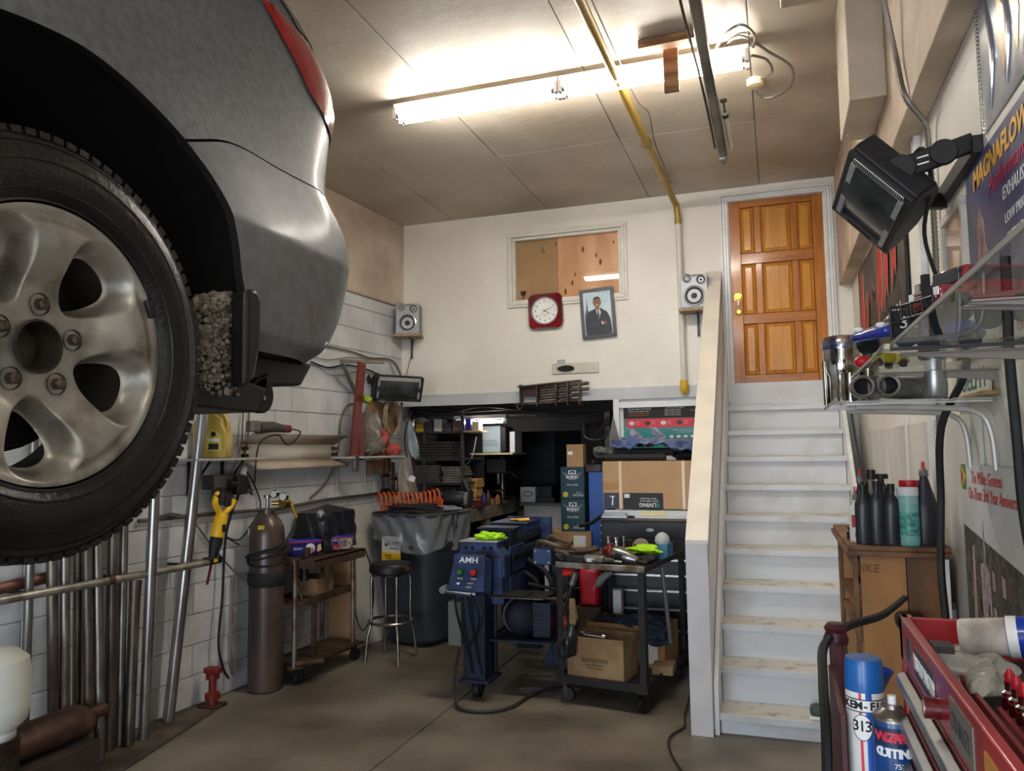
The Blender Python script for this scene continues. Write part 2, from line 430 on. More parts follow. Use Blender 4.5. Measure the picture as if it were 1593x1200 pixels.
# ---------------- staircase
R1, RR, GG, YS = .123, (2.26-.123)/10, .2265, 4.91
SX0, SX1 = -.385, .50
st = thing('staircase', 'steep white painted staircase with worn treads rising to the wooden door', 'stairs', (0, YS, 0))
zt = [0]+[R1+RR*k for k in range(10)]+[DZ0]
for k in range(11):
    y = YS+GG*k
    z0, z1 = zt[k], zt[k+1]
    obj('riser', G().box(SX0+.004, SX1-.004, min(y+.03, YD-.02), min(y+.05, YD-.001), z0-.0, z1-(.04 if k < 10 else 0)), stair_white, st, bev=.002)
    if k < 10:
        g = G(); n = 26
        for i in range(n):    # chipped nosing
            a, b = SX0+(SX1-SX0)*i/n, SX0+(SX1-SX0)*(i+1)/n
            g.box(a, b, y+.002*rr.random(), min(y+GG+.04, YD-.01), z1-.04, z1)
        obj('tread', g, tread_mat, st, weld=True)
        obj('nosing_strip', G().box(SX0, SX1, y-.004, y+.0015, z1-.04, z1-.003), stair_white, st)
g = G().prism([(YS-.02, 0), (YS-.02, .30), (YD-.002, 2.55), (YD-.002, 0)], SX0-.029, SX0, 'x'); obj('stringer', g, trim_white, st, bev=.003)
g = G().prism([(YS-.02, 0), (YS-.02, .28), (YD-.002, 2.42), (YD-.002, 0)], SX1, SX1+.03, 'x'); obj('stringer', g, trim_white, st, bev=.003)
g = G().box(DX0+.004, DX1-.004, YD-.019, YD+.04, 2.2, DZ0-.001); obj('sill_board', g, stair_white, st)
# parapet beside the stairs
PY = 4.86
g = G().prism([(PY, 0), (PY, 1.12), (YD, 3.26), (YD, 0)], -.535, -.425, 'x')
wsx = struct('wall_stair', g, mat('parapet_paint', (206,206,208), .45, var=.1, scale=3))
ang = math.atan2(3.26-1.12, YD-PY)
L_ = math.hypot(3.26-1.12, YD-PY)
g = G().prism([(PY-.012, 1.115), (PY-.012, 1.14), (YD-.005, 3.285), (YD-.005, 3.25)], -.548, -.412, 'x')
struct('cap_board', g, mat('cream_cap_paint', (226,218,204), .4, var=.1, scale=5), wsx, bev=.003)
g = G().box(-.548, -.418, PY-.014, PY, 0, 1.125); struct('end_board', g, mat('parapet_end_paint', (216,215,216), .45, var=.08), wsx, bev=.003)
g = G().prism([(PY-.01, .0), (PY-.01, .9), (YD-.1, 3.0), (YD-.1, 2.2)], -.4255, -.4165, 'x'); struct('side_board', g, trim_white, wsx, bev=.003)

# ---------------- ceiling fluorescent fixture
white_enamel = mat('white_enamel', (232,230,224), .35)
tube_m = mat('lit_fluorescent_tube', (255,250,240), .4, emis=TUBE_STRENGTH)
def fluoro(name, label, x0, x1, y, z, ntubes=2, halves=2):
    t = thing(name, label, 'light', ((x0+x1)/2, y, z))
    ln = (x1-x0)/halves
    for h in range(halves):
        a, b = x0+h*ln, x0+(h+1)*ln
        obj('housing', G().prism([(y-.055, z), (y-.04, z-.055), (y+.04, z-.055), (y+.055, z)], a, b-.004, 'x'), white_enamel, t, bev=.003)
        for s_ in ((-1, 1) if ntubes == 2 else (0,)):
            yy = y+s_*.045; zz = z-.085
            tb = obj('tube', G().cyl((a+.035, yy, zz), (b-.035, yy, zz), .016, n=12), tube_m, t)
            for xx in (a+.012, b-.016):
                obj('tube_holder', G().box(xx-.012, xx+.012, yy-.018, yy+.018, zz-.02, z-.03), white_p, t, bev=.003)
                obj('tube_cap', G().cyl((xx+(.012 if xx < (a+b)/2 else -.012), yy, zz), (xx+(.03 if xx < (a+b)/2 else -.03), yy, zz), .017, n=12), steel, t)
    return t
FL = fluoro('fluorescent_light', 'long lit twin-tube fluorescent light under the ceiling', -2.33, -.06, 4.56, 4.0)

# second fixture behind the camera, as the light on the near things implies
FL2 = fluoro('fluorescent_light', 'twin-tube fluorescent light nearest the garage door, behind the raised car', -2.9, -.45, -1.2, 4.0)
# ================================================================ RAISED CAR
TB = sorted([(3.4,1.98),(3.149,2.206),(3.136,2.260),(3.080,2.365),(2.995,2.414),(2.909,2.435),(2.818,2.418),(2.731,2.374),(2.605,2.304),(2.47,2.242),(2.432,2.272),(2.379,2.312),(2.315,2.314),(2.195,2.280),(2.078,2.232),(1.992,2.162),(1.945,2.070),(1.5,1.9)])
def interp(t, x):
    if x <= t[0][0]: return t[0][1]
    for (a, b), (c, d) in zip(t, t[1:]):
        if x <= c: return b+(d-b)*(x-a)/(c-a)
    return t[-1][1]
def ye(z): return sum(interp(TB, z+q) for q in (-.028, -.014, 0, .014, .028))/5
CA, CB = .42, .34
def y0(z): return ye(z)-CB
def carS(s, z, o=0.0):
    """point on the body skin: s along the side and round the rear corner, z height, o outward offset"""
    ins = max(0, z-2.25)*.25 + max(0, 1.985-z)*.6
    if s < 0:
        nx, ny = 1, 0; p = (-1.2-ins - .02*min(1, max(0, -s-1.2)), y0(z)+s)
    elif s < .6:
        t = s/.6*PI/2; nx, ny = math.cos(t), math.sin(t); p = (-1.2-ins-CA*(1-math.cos(t)), y0(z)+CB*math.sin(t))
    else:
        nx, ny = 0, 1; p = (-1.2-ins-CA-(s-.6), y0(z)+CB+.03*math.sin(min(1, (s-.6)/.6)*PI/2))
    return V((p[0]+nx*o, p[1]+ny*o, z))
def toS(y, z): return (y-y0(z), z)
WY, WZ = 1.017, 1.883
car = thing('car', 'dusty grey car raised on a lift, seen at its rear wheel and bumper', 'car', (-2.05, .9, 1.85))
paint = mat('dusty_grey_paint', (106,112,119), .5, .1, rgb2=(93,96,99), scale=46, detail=12, coat=.14, lo=.40, hi=.60, bump=.05, bscale=260)
paint_d = mat('dusty_bumper_paint', (104,110,117), .5, .1, rgb2=(93,96,98), scale=20, detail=12, coat=.14, lo=.38, hi=.6)
arch = [(1.08+.57*math.cos(math.radians(a)), 1.9+.579*math.sin(math.radians(a))) for a in range(192, 92, -8)]
arch += [(1.10,2.482),(1.17,2.473),(1.24,2.452),(1.31,2.421),(1.365,2.388)]
arch2 = [(1.365,2.388),(1.430,2.332),(1.475,2.270),(1.505,2.186),(1.5155,2.127),(1.531,2.075),(1.56,2.0),(1.60,1.945)]
def resample(P, n):
    P = [V((a, b, 0)) for a, b in P]; L = [0]
    for a, b in zip(P, P[1:]): L.append(L[-1]+(b-a).length)
    out = []
    for i in range(n+1):
        t = L[-1]*i/n; k = 0
        while k < len(L)-2 and L[k+1] < t: k += 1
        q = (t-L[k])/max(1e-9, L[k+1]-L[k]); p = P[k].lerp(P[k+1], min(1, q)); out.append((p.x, p.y))
    return out
def sm(P): return [(q.x, q.y) for q in spline([(a, b, 0) for a, b in P], 6)]
Au = resample(sm(arch), 90)
B = [(-.9,1.75),(-.9,3.3),(.30,3.3)]
Bs = [toS(*b) for b in B] + [(.3,3.3),(1.2,3.3),(1.2,2.476)]
Bu = resample([( -.9-y0(1.75), 1.75), (-.9-y0(2.6), 2.6), (-.9-y0(3.3), 3.3), (0, 3.3), (1.2, 3.3), (1.2, 2.476)], 90)
Lc = sm([toS(1.365,2.388),(-.396,2.450),(-.288,2.464),(-.168,2.462),(.0,2.466),(.216,2.474),(.6,2.476),(1.2,2.476)])
Lu = resample(Lc, 60)
def quarter(i, j, n=90, m_=60):
    pass
g = G(); N1, N2 = 90, 60
def fq(u, v):
    i = min(N1, int(round(u*N1))); j = int(round(v*N2))
    v2 = v**1.3
    a = toS(*Au[i]); b = Bu[i]
    s = a[0]+(b[0]-a[0])*v2; z = a[1]+(b[1]-a[1])*v2
    # blend the last rays onto the bumper line
    k = min(N2, int(v2*N2)); f = v2*N2-k; l0 = Lu[k]; l1 = Lu[min(N2, k+1)]
    ls = (l0[0]+(l1[0]-l0[0])*f, l0[1]+(l1[1]-l0[1])*f)
    e0 = toS(*Au[N1]); e1 = Bu[N1]; st_ = (e0[0]+(e1[0]-e0[0])*v2, e0[1]+(e1[1]-e0[1])*v2)
    q = u**6
    s += (ls[0]-st_[0])*q; z += (ls[1]+.003-st_[1])*q
    flare = .016*math.exp(-(v2*9)**2)
    return carS(s, z, flare)
g.grid(fq, N1, N2)
body = obj('rear_quarter_panel', g, paint, car)
g = G()
A2 = resample(sm(arch2), 50)
def fb(u, v):
    i = int(round(u*50)); j = int(round(v*60)); v2 = v**1.1
    k = min(60, int(v2*60)); f = v2*60-k; l0 = Lu[k]; l1 = Lu[min(60, k+1)]
    top = (l0[0]+(l1[0]-l0[0])*f, l0[1]+(l1[1]-l0[1])*f-.003)
    zb = 1.945; bs = (toS(1.60, zb)[0]+(1.2-toS(1.60, zb)[0])*v2, zb)
    s = top[0]+(bs[0]-top[0])*u; z = top[1]+(bs[1]-top[1])*u
    a = toS(*A2[i]); t0 = Lu[0]; b0 = toS(1.60, zb)
    lin_ = (t0[0]+(b0[0]-t0[0])*u, t0[1]+(b0[1]-t0[1])*u)
    w_ = (1-v2)**3
    s += (a[0]-lin_[0])*w_; z += (a[1]-lin_[1])*w_
    fl_ = .016*math.exp(-(v2*8)**2)
    return carS(s, z, fl_+.002)
g.grid(fb, 50, 60); bump_ = obj('rear_bumper', g, paint_d, car)
# flange turned in round the arch
g = G(); Al = Au+A2[1:]
ring0 = [carS(*toS(*p), .016) for p in Al]
for a, b in zip(ring0, ring0[1:]): g.poly([a, b, b-V((.02,0,0)), a-V((.02,0,0))])
obj('arch_flange', g, blkm, car, weld=True)
# panel gap shadow strip behind the bumper line
g = G(); 
for (a, b) in zip(Lu, Lu[1:]): g.poly([carS(a[0], a[1]+.006, -.008), carS(b[0], b[1]+.006, -.008), carS(b[0], b[1]-.006, -.008), carS(a[0], a[1]-.006, -.008)])
obj('panel_gap', g, blkm, car, smooth=False)
# tail light wrapping the corner
redl = mat('red_tail_lens', (176,14,28), .12, coat=.8, var=.3, scale=4)
Lt = sm([(-.20,3.03),(-.156,2.944),(-.108,2.884),(-.048,2.812),(.02,2.775),(.10,2.735),(.18,2.725),(.42,2.735)])
Rt = sm([(-.10,3.05),(-.03,3.03),(.02,3.01),(.08,2.98),(.14,2.95),(.22,2.92),(.30,2.90),(.45,2.90)])
Lt, Rt = resample(Lt, 30), resample(Rt, 30)
def ft(u, v):
    i = int(round(v*30)); j = u; a, b = Lt[i], Rt[i]
    return carS(a[0]+(b[0]-a[0])*u, a[1]+(b[1]-a[1])*u, .012*math.sin(PI*min(1, max(0, u*.9+.05)))**.4)
obj('tail_light', G().grid(ft, 12, 30), redl, car)
g = G().grid(lambda u, v: carS(-.30+u*1.5, max(2.9, 3.34-.42*v+max(0, .10-u)*2), .006), 20, 10)
tg = obj('tailgate_glass', G().grid(lambda u, v: carS(.0+u*1.2, 3.34-.30*v*(1-.0*u), .004), 20, 8), mat('dark_tinted_glass', (40,42,45), .15, coat=.5), car)
g.bm.free()
# wheelhouse
g = G()
pr = [(1.08+.60*math.cos(math.radians(a)), 1.9+.60*math.sin(math.radians(a))) for a in range(-10, 196, 6)]
for a, b in zip(pr, pr[1:]): g.poly([(-1.222-max(0, a[1]-2.25)*.25-max(0, 1.985-a[1])*.6, *a), (-1.222-max(0, b[1]-2.25)*.25-max(0, 1.985-b[1])*.6, *b), (-1.80, *b), (-1.80, *a)])
g.poly([(-1.80, *a) for a in pr]); obj('wheelhouse_liner', g, blkm, car, weld=True)
# body behind, floor pan, far side
g = G().box(-3.0, -1.62, -2.2, 1.85, 1.97, 2.35).box(-2.95, -1.85, -1.6, 2.0, 2.3, 3.2); obj('inner_body', g, blkm, car, bev=.05)
g = G().box(-3.0, -1.23, -2.3, .3, 1.95, 2.75); obj('front_body', g, paint, car, bev=.08)
g = G().grid(lambda u, v: V((-3.0+(u*1.75), -2.2+v*4.3, 3.36-.10*(2*u-1)**2-.05*(2*v-1)**4)), 12, 14); obj('roof', g, paint, car)
g = G().prism([(1.66,1.95),(1.99,1.955),(1.93,1.885),(1.66,1.865)], -2.8, -1.29, 'x'); obj('lower_valance', g, mat('grey_black_plastic', (38,39,40), .55), car, bev=.01)
g = G().box(-2.5, -1.9, -1.5, 1.9, 1.82, 1.97).cyl((-2.9,WY,WZ), (-1.4,WY,WZ), .05).box(-1.75, -1.5, .5, 1.5, 1.80, 1.9); obj('underbody', g, blkm, car, bev=.01)
# mud flap, tray and tow tab
g = G().prism([(1.530,2.085),(1.570,2.09),(1.590,2.065),(1.588,1.95),(1.565,1.87),(1.53,1.845)], -1.225, -1.176, 'x'); obj('mud_flap', g, blk, car, bev=.012)
g = G().prism([(1.40,1.80),(1.66,1.795),(1.70,1.86),(1.60,1.875),(1.40,1.84)], -1.60, -1.24, 'x'); obj('splash_tray', g, blk, car, bev=.006)
g = G().cyl((-1.27,1.695,1.842), (-1.25,1.695,1.842), .047, n=24); g.prism([(1.64,1.86),(1.72,1.90),(1.70,1.83),(1.63,1.80)], -1.27, -1.25, 'x')
tt = obj('tow_tab', g, mat('black_steel', (20,20,21), .5, .3), car, bev=.003)
obj('tab_hole', G().cyl((-1.2495,1.70,1.835), (-1.248,1.70,1.835), .006, n=10), steel, tt)
rm = random.Random(5); g = G()
for k in range(520):
    z = rm.uniform(1.835, 2.075); y = rm.uniform(1.44+.10*max(0, (z-1.98)/.1), 1.585)
    r_ = rm.uniform(.007, .017)
    m_ = Matrix.Translation((-1.30+rm.uniform(-.06, .05), y, z)) @ Euler((rm.random()*3, rm.random()*3, 0)).to_matrix().to_4x4()
    bmesh.ops.create_icosphere(g.bm, subdivisions=2, radius=r_, matrix=m_)
for k in range(900):
    z = rm.uniform(1.83, 2.08); y = rm.uniform(1.44+.10*max(0, (z-1.98)/.1), 1.588)
    bmesh.ops.create_icosphere(g.bm, subdivisions=1, radius=rm.uniform(.003, .007), matrix=Matrix.Translation((-1.255+rm.uniform(-.03, .022), y, z)))
g.jit(.0013, 4)
obj('caked_debris', g, mat('fuzzy_grey_debris', (164,154,142), .95, rgb2=(110,100,90), scale=30, bump=.8, bscale=120), car, kind='stuff')
# ---- wheel
WS = 1.05
def XM(x, y, z): return Matrix(((0,0,1,x),(WS,0,0,y),(0,WS,0,z),(0,0,0,1)))   # local z -> +X
WX = -1.178
wh = obj('rear_wheel', G().lathe([(.236,.0),(.241,-.004),(.241,-.012),(.226,-.02),(.224,-.10),(.215,-.2),(.222,-.215),(.236,-.22)], 72, m=XM(WX, WY, WZ), cap=False), mat('rim_lip_alloy', (158,152,142), .3, .75, var=.3, scale=8), car)
g = G(); n = 400; nr = 96; hang = [math.radians(52-72*k) for k in range(5)]
def sst(a, b, x):
    t = min(1, max(0, (x-a)/(b-a))); return t*t*(3-2*t)
def hole(r, th):
    best = 9
    for h in hang:
        d = (th-h+PI) % (2*PI)-PI
        wv = .051+(r-.155)*.42
        q = (abs((r-.153)/.057)**2.4+abs(d*r/max(.01, wv))**2.4)**(1/2.4)
        best = min(best, q)
    return best
def spoke_pt(r, th, h):
    d = .004+.040*(1-sst(.085, .205, r)) + .004*sst(.20, .215, r)*(1-sst(.215, .228, r))
    d += .055*(1-sst(.84, 1.28, h))
    d -= .008*sst(.10, .14, r)*(1-sst(.16, .22, r))*max(0, math.cos(5*(th-math.radians(16))))
    return XM(WX, WY, WZ) @ V((r*math.cos(th), r*math.sin(th), -d))
prm = [[(.041+(.232-.041)*j/nr, 2*PI*i/n) for j in range(nr+1)] for i in range(n)]
hh = [[hole(*q) for q in row] for row in prm]
keep = [[min(hh[i][j], hh[(i+1)%n][j], hh[(i+1)%n][j+1], hh[i][j+1]) >= .84 for j in range(nr)] for i in range(n)]
vs = []
for i in range(n):
    row = []
    for j in range(nr+1):
        r, th = prm[i][j]; h = hh[i][j]
        if h < 1.1:      # rim of a hole: slide the vertex onto the outline so that the edge is clean
            q4 = [keep[a % n][b] for a in (i-1, i) for b in (j-1, j) if 0 <= b < nr]
            if any(q4) and not all(q4):
                for _ in range(4):
                    e = 1e-4; gr = (hole(r+e, th)-h)/e; gt = (hole(r, th+e)-h)/e/r
                    k_ = (h-.84)/max(1e-6, gr*gr+gt*gt); r -= k_*gr; th -= k_*gt/r; h = hole(r, th)
        row.append(g.bm.verts.new(spoke_pt(r, th, h)))
    vs.append(row)
for i in range(n):
    for j in range(nr):
        if keep[i][j]: g.bm.faces.new((vs[i][j], vs[(i+1)%n][j], vs[(i+1)%n][j+1], vs[i][j+1]))
for v in [v for v in g.bm.verts if not v.link_faces]: g.bm.verts.remove(v)
alloy = mat('dull_alloy', (176,172,162), .36, .6, rgb2=(120,112,100), scale=12, detail=8, lo=.30, hi=.52)
obj('spoke_face', g, alloy, wh)
obj('centre_bore', G().lathe([(.046,-.036),(.042,-.034),(.040,-.05),(.038,-.09),(.001,-.09)], 40, m=XM(WX, WY, WZ), cap=False), mat('bore_metal', (90,82,72), .5, .6, rgb2=(30,28,26), scale=12), wh)
for k in range(5):
    a = math.radians(88-72*k); cy_, cz_ = WY+.0755*math.cos(a), WZ+.0755*math.sin(a)
    lp = obj('lug_pocket', G().lathe([(.019,-.040),(.016,-.047),(.001,-.047)], 18, m=XM(WX, cy_, cz_), cap=False), mat('grimy_pocket', (84,74,66), .6, .4), wh)
    obj('lug_nut', G().lathe([(.0105,-.048),(.0105,-.030),(.006,-.026),(.001,-.026)], 6, m=XM(WX, cy_, cz_)), mat('rusty_nut', (104,90,78), .5, .6, var=.4, scale=60), wh, bev=.001)
obj('wheel_weight', G().bar((WX+.004, WY+.231*math.cos(.52), WZ+.231*math.sin(.52)), (WX+.004, WY+.231*math.cos(.36), WZ+.231*math.sin(.36)), .012, .012, (1,0,0)), blk, wh, bev=.003)
obj('brake_drum', G().lathe([(.001,-.13),(.17,-.13),(.175,-.14),(.175,-.22)], 40, m=XM(WX, WY, WZ)), mat('brake_rust', (34,30,28), .7, .3, var=.4), wh)
prof = [(.233,-.014),(.243,.002),(.262,.012),(.29,.015),(.318,.010),(.338,-.004),(.349,-.018),(.354,-.03),(.356,-.08)]
prof += [(r, -.235-x) for r, x in prof[::-1]]
tire_m = mat('tyre_rubber', (15,15,17), .36, rgb2=(24,23,22), scale=16, bump=.2, bscale=90)
ti = obj('tyre', G().lathe(prof, 128, m=XM(WX, WY, WZ), cap=False), tire_m, car)
for rr_, w_ in ((.256,.0018),(.300,.0015),(.331,.002)):
    pts = [XM(WX, WY, WZ) @ V((rr_*math.cos(2*PI*i/96), rr_*math.sin(2*PI*i/96), interp(sorted([(a, b) for a, b in prof[:8]]), rr_)+.0005)) for i in range(96)]
    obj('sidewall_bead', G().tube(pts, w_, 5, closed=True), tire_m, ti)
g = G()
for k in range(84):
    a = 2*PI*k/84
    for x_, w_, r_, o_ in ((-.028,.040,.366,0), (-.085,.04,.3705,.5), (-.135,.04,.3705,0), (-.20,.045,.366,.5)):
        aa = a+o_*2*PI/84
        R = Matrix(((0,0,1),(math.cos(aa),-math.sin(aa),0),(math.sin(aa),math.cos(aa),0)))
        g.ob((WX+x_, WY+r_*math.cos(aa), WZ+r_*math.sin(aa)), (.012, .0195, w_), R)
obj('tread_blocks', g, tire_m, ti, kind='stuff', smooth=False)
# other wheels of the car (only glimpsed): rear right
r2 = obj('far_wheel', G().lathe(prof, 64, m=XM(-2.75, WY, WZ), cap=False).lathe([(.23,-.2),(.001,-.2)], 32, m=XM(-2.75, WY, WZ), cap=False), tire_m, car)
# two-post lift (beside and behind the camera)
lf = thing('vehicle_lift', 'two-post vehicle lift with arms under the raised car', 'lift', (-2.05, -1.0, 0))
lb = mat('lift_blue', (40,70,120), .4)
for x in (-3.42, -.66):
    g = G().box(x-.14, x+.14, -1.15, -.85, 0, 3.4); obj('column', g, lb, lf, bev=.01)
for x, sx in ((-3.42, 1), (-.66, -1)):
    for yy in (-1.9, .0):
        obj('arm', G().bar((x+sx*.1, -1.0, 1.72), (x+sx*.85, yy, 1.72), .1, .1), lb, lf, bev=.01)
        obj('pad', G().cyl((x+sx*.85, yy, 1.74), (x+sx*.85, yy, 1.947), .06), blk, lf)
# ================================================================ LEFT WALL
def SP(p): return (YD-p[1])/dirw.y       # distance along the left wall from the back corner
def rnd_tube_label(k): pass
# pipe rack rail
rk = thing('pipe_rack', 'galvanised rail bracketed to the block wall holding the long tubes', 'rack', (-3.614,4.256,0.970))
P0, P1 = V((-3.700,2.740,0.982)), V((-3.596,4.234,0.982))
e = P1 + dirw*.05 - nrm*.03
obj('rail', G().tube(spline([P0, P0.lerp(P1, .5), P1, e, e - nrm*.14], 6), .022, 12), mat('galvanised_rail', (172,168,156), .4, .7, rgb2=(128,122,108), scale=10), rk)
for t_ in (.25, .62, .97):
    q = P0.lerp(P1, t_); obj('rail_bracket', G().bar(q, q-nrm*.215, .03, .012), dsteel, rk)
obj('strap', G().cyl(P0.lerp(P1,.55)-dirw*.02, P0.lerp(P1,.55)+dirw*.02, .026, n=12), rust, rk)
# leaning exhaust tubes
tube_ms = [mat('exhaust_tube_a', (150,148,144), .38, .85, rgb2=(116,112,108), scale=3, stretch=(6,6,1)),
           mat('exhaust_tube_b', (124,116,106), .45, .8, rgb2=(92,82,74), scale=3, stretch=(6,6,1)),
           mat('exhaust_tube_c', (178,178,178), .28, .9, rgb2=(140,138,136), scale=3, stretch=(6,6,1))]
TL = [ # top px near the rail, bottom px, radius, height, material, label
 ((-3.753,3.137,1.072), (-3.772,3.158,0.020), .022, 2.3, 0, 'slim grey steel tube alone at the near end of the pipe rack'),
 ((-3.753,3.274,1.052), (-3.692,3.275,0.020), .029, 2.2, 1, 'dull brown-grey tube, first of the close pair left of centre in the pipe rack'),
 ((-3.759,3.339,1.042), (-3.650,3.305,0.020), .025, 2.25, 0, 'thin grey tube tight beside the brown-grey one in the pipe rack'),
 ((-3.801,3.452,1.041), (-3.709,3.430,0.020), .022, 2.15, 1, 'dark tube set behind its neighbours near the middle of the pipe rack'),
 ((-3.730,3.465,1.041), (-3.614,3.422,0.020), .028, 2.2, 1, 'brownish tube in the middle of the tight trio in the pipe rack'),
 ((-3.735,3.531,1.050), (-3.600,3.482,0.020), .028, 2.1, 0, 'grey tube whose foot slants right, last of the tight trio in the rack'),
 ((-3.726,3.655,1.050), (-3.681,3.622,0.020), .030, 2.2, 1, 'wide dull tube standing just before the dented one in the pipe rack'),
 ((-3.750,3.746,1.045), (-3.676,3.694,0.020), .025, 2.2, 0, 'narrow grey tube squeezed behind the dented tube in the rack'),
 ((-3.595,3.820,1.077), (-3.628,3.825,0.020), .031, 2.0, 2, 'bright tube standing in front of the rack rail'),
 ((-3.650,4.181,1.053), (-3.716,4.122,0.020), .036, 2.15, 2, 'tallest bright tube leaning at the far end of the pipe rack')]
for a, b, r_, h_, m_, lb_ in TL:
    a, b = V(a), V(b); d = (a-b); d = d/d.z
    # never lean into the blocks
    topp = b + d*h_
    lim = lw(topp.y, r_+.012)
    if topp.x < lim: topp.x = lim
    t = thing('exhaust_tube', lb_, 'tube', tuple(b), 0)
    ax = (topp-b)
    g = G(); g.lathe([(r_, 0), (r_, ax.length), (r_-.003, ax.length), (r_-.003, 0), (r_, 0)], 18, m=Matrix.Translation(b) @ ax.to_track_quat('Z', 'Y').to_matrix().to_4x4(), cap=False)
    obj('pipe_wall', g, tube_ms[m_], t)
b = V((-3.625,3.710,0.020)); a = V((-3.687,3.793,0.945))
g = G().cyl(b, b.lerp(a, .88), .031, n=18).cyl(b.lerp(a, .88), a, .031, .036, n=18)
t = obj('exhaust_tube', g, tube_ms[1]); tag(t, 'short tube with a flattened, dented upper end just under the rack rail', 'tube')
# copper-brown pipe behind, conduit along the wall
t = obj('iron_pipe', G().cyl((-3.834,2.836,1.006), (-3.802,3.296,1.036), .032), mat('reddish_pipe', (124,86,70), .5, .5, var=.3)); tag(t, 'reddish iron pipe along the wall behind the near tubes', 'pipe')
pts = [(-3.807,3.926,1.283), (-3.764,4.550,1.278), (-3.715,5.242,1.263), (-3.673,5.844,1.295), (-3.587,7.079,1.307)]
t = obj('wall_conduit', G().tube(pts, .013, 8), mat('grimy_conduit', (96,88,80), .6, .3, var=.4)); tag(t, 'grimy horizontal conduit running the length of the block wall', 'pipe')
# foot plank and clutter at the foot
a, b = V((-3.394,3.349,0.000)), V((-3.598,4.386,0.000))
g = G().prism([(a.x+.02,a.y),(b.x+.02,b.y),(lw(b.y,.02),b.y-.02),(lw(a.y,.02),a.y)], 0.0, .018)
t = obj('floor_plate', g, mat('dirty_plate', (96,84,72), .7, rgb2=(58,48,42), scale=5, bump=.3), bev=.003); tag(t, 'dirt-covered steel plate on the floor under the leaning tubes', 'plate')
# red jack stand
p = V((-3.914,4.472,0.000)); p.x = lw(p.y, .13)
t = thing('jack_stand', 'small red jack stand on the floor by the block wall', 'jack stand', tuple(p))
rp = mat('dull_red_paint', (128,34,30), .5, var=.35, scale=20)
obj('base', G().ob(p+V((0,0,.012)), (.15,.12,.022)), rust, t, bev=.003)
obj('column', G().lathe([(.035,.02),(.03,.03),(.03,.05),(.05,.055),(.05,.09),(.026,.095),(.026,.18),(.045,.185),(.045,.22),(.03,.225)], 16, c=p), rp, t)
obj('saddle', G().ob(p+V((0,0,.24)), (.11,.06,.04)), rp, t, bev=.006)
# white tank
p = V((-3.472,2.750,0.543))
t = thing('propane_tank', 'white rounded propane tank cut off by the photo edge', 'tank', (p.x, p.y, 0))
z0 = p.z-.12
obj('tank_body', G().lathe([(.02,0),(.10,.005),(.145,.05),(.155,.12),(.155,.26),(.145,.33),(.10,.37),(.02,.385)], 32, c=(p.x-.02, p.y, z0)), mat('tank_white', (214,216,206), .4, var=.06), t)
obj('foot_ring', G().lathe([(.10,-.03),(.10,.02)], 24, c=(p.x-.02, p.y, z0), cap=False), white_p, t, thick=.004)
obj('tank_stand', G().cyl((p.x-.02, p.y, 0), (p.x-.02, p.y, z0-.028), .12, n=20), dsteel, t)
# rusty scrap by the foot of the rack
p = V((-4.024,3.300,0.155)); p.x = lw(3.3)+.42
t = thing('scrap_muffler', 'rusty old muffler lying at the foot of the pipe rack', 'muffler', (p.x, p.y, 0))
g = G().lathe([(.02,0),(.10,.01),(.115,.04),(.115,.44),(.10,.47),(.02,.48)], 24, m=Matrix.Translation((p.x-.1, p.y-.45, .30)) @ Euler((-PI/2,0,0)).to_matrix().to_4x4() @ Matrix.Diagonal((1,.7,1,1)))
obj('shell', g, rust, t); obj('stub', G().cyl((p.x-.1,p.y-.1,.3),(p.x-.1,p.y+.16,.31),.035), rust, t)
g = G().ob((p.x-.1, p.y-.25, .11), (.30,.52,.21)); obj('timber_block', g, mat('dark_timber', (56,42,36), .8, var=.4), t, bev=.006)

# ---------------- shelf with gold oil jug
SC1 = V((-3.672,4.575,1.666))
s0, s1 = SP((-3.618,4.198,1.666)), SP((-3.572,4.860,1.685))
sh = thing('wall_shelf', 'narrow grey shelf bracketed on the block wall under the gold oil jug', 'shelf', tuple(LP((s0+s1)/2, SC1.z)))
g = G(); lbox(g, s0, s1, SC1.z-.016, SC1.z, .01, .25); obj('shelf_board', g, mat('grey_shelf', (176,174,168), .5, var=.2), sh, bev=.003)
for s_ in (s0-.15, s1+.2):
    g = G().bar(LP(s_, SC1.z-.25, .012), LP(s_, SC1.z-.02, .012), .025, .006, tuple(nrm)).bar(LP(s_, SC1.z-.24, .012), LP(s_, SC1.z-.02, .20), .02, .006, tuple(nrm)); obj('bracket', g, dsteel, sh)
p = LP(SP((-3.671,4.441,1.672)), SC1.z, .13)
R3 = Matrix.Translation(p) @ LR.to_4x4()
jug = thing('oil_jug', 'gold plastic motor oil jug on the narrow wall shelf', 'jug', tuple(p))
gold = mat('gold_plastic', (190,166,84), .35, .35, var=.12, scale=5)
rj = Matrix.Translation(p) @ Euler((0,0,.25)).to_matrix().to_4x4()
prof = [(-.11,0),(.11,0),(.118,.012),(.118,.17),(.10,.21),(.085,.235),(.085,.27),(.03,.305),(-.02,.305),(-.045,.29),(-.10,.262),(-.118,.22),(-.118,.012)]
g = G().prism([(a, b) for a, b in prof], -.058, .058, 'y', m=rj); obj('body', g, gold, jug, bev=.012)
g = G().tube(spline([rj @ V(q) for q in ((.02,0,.300),(.055,0,.312),(.10,0,.26),(.108,0,.19))], 5), .014, 10); obj('handle', g, gold, jug)
obj('cap', G().cyl(rj @ V((-.055,0,.285)), rj @ V((-.062,0,.322)), .022, n=18), mat('dark_cap', (46,40,34), .5), jug)
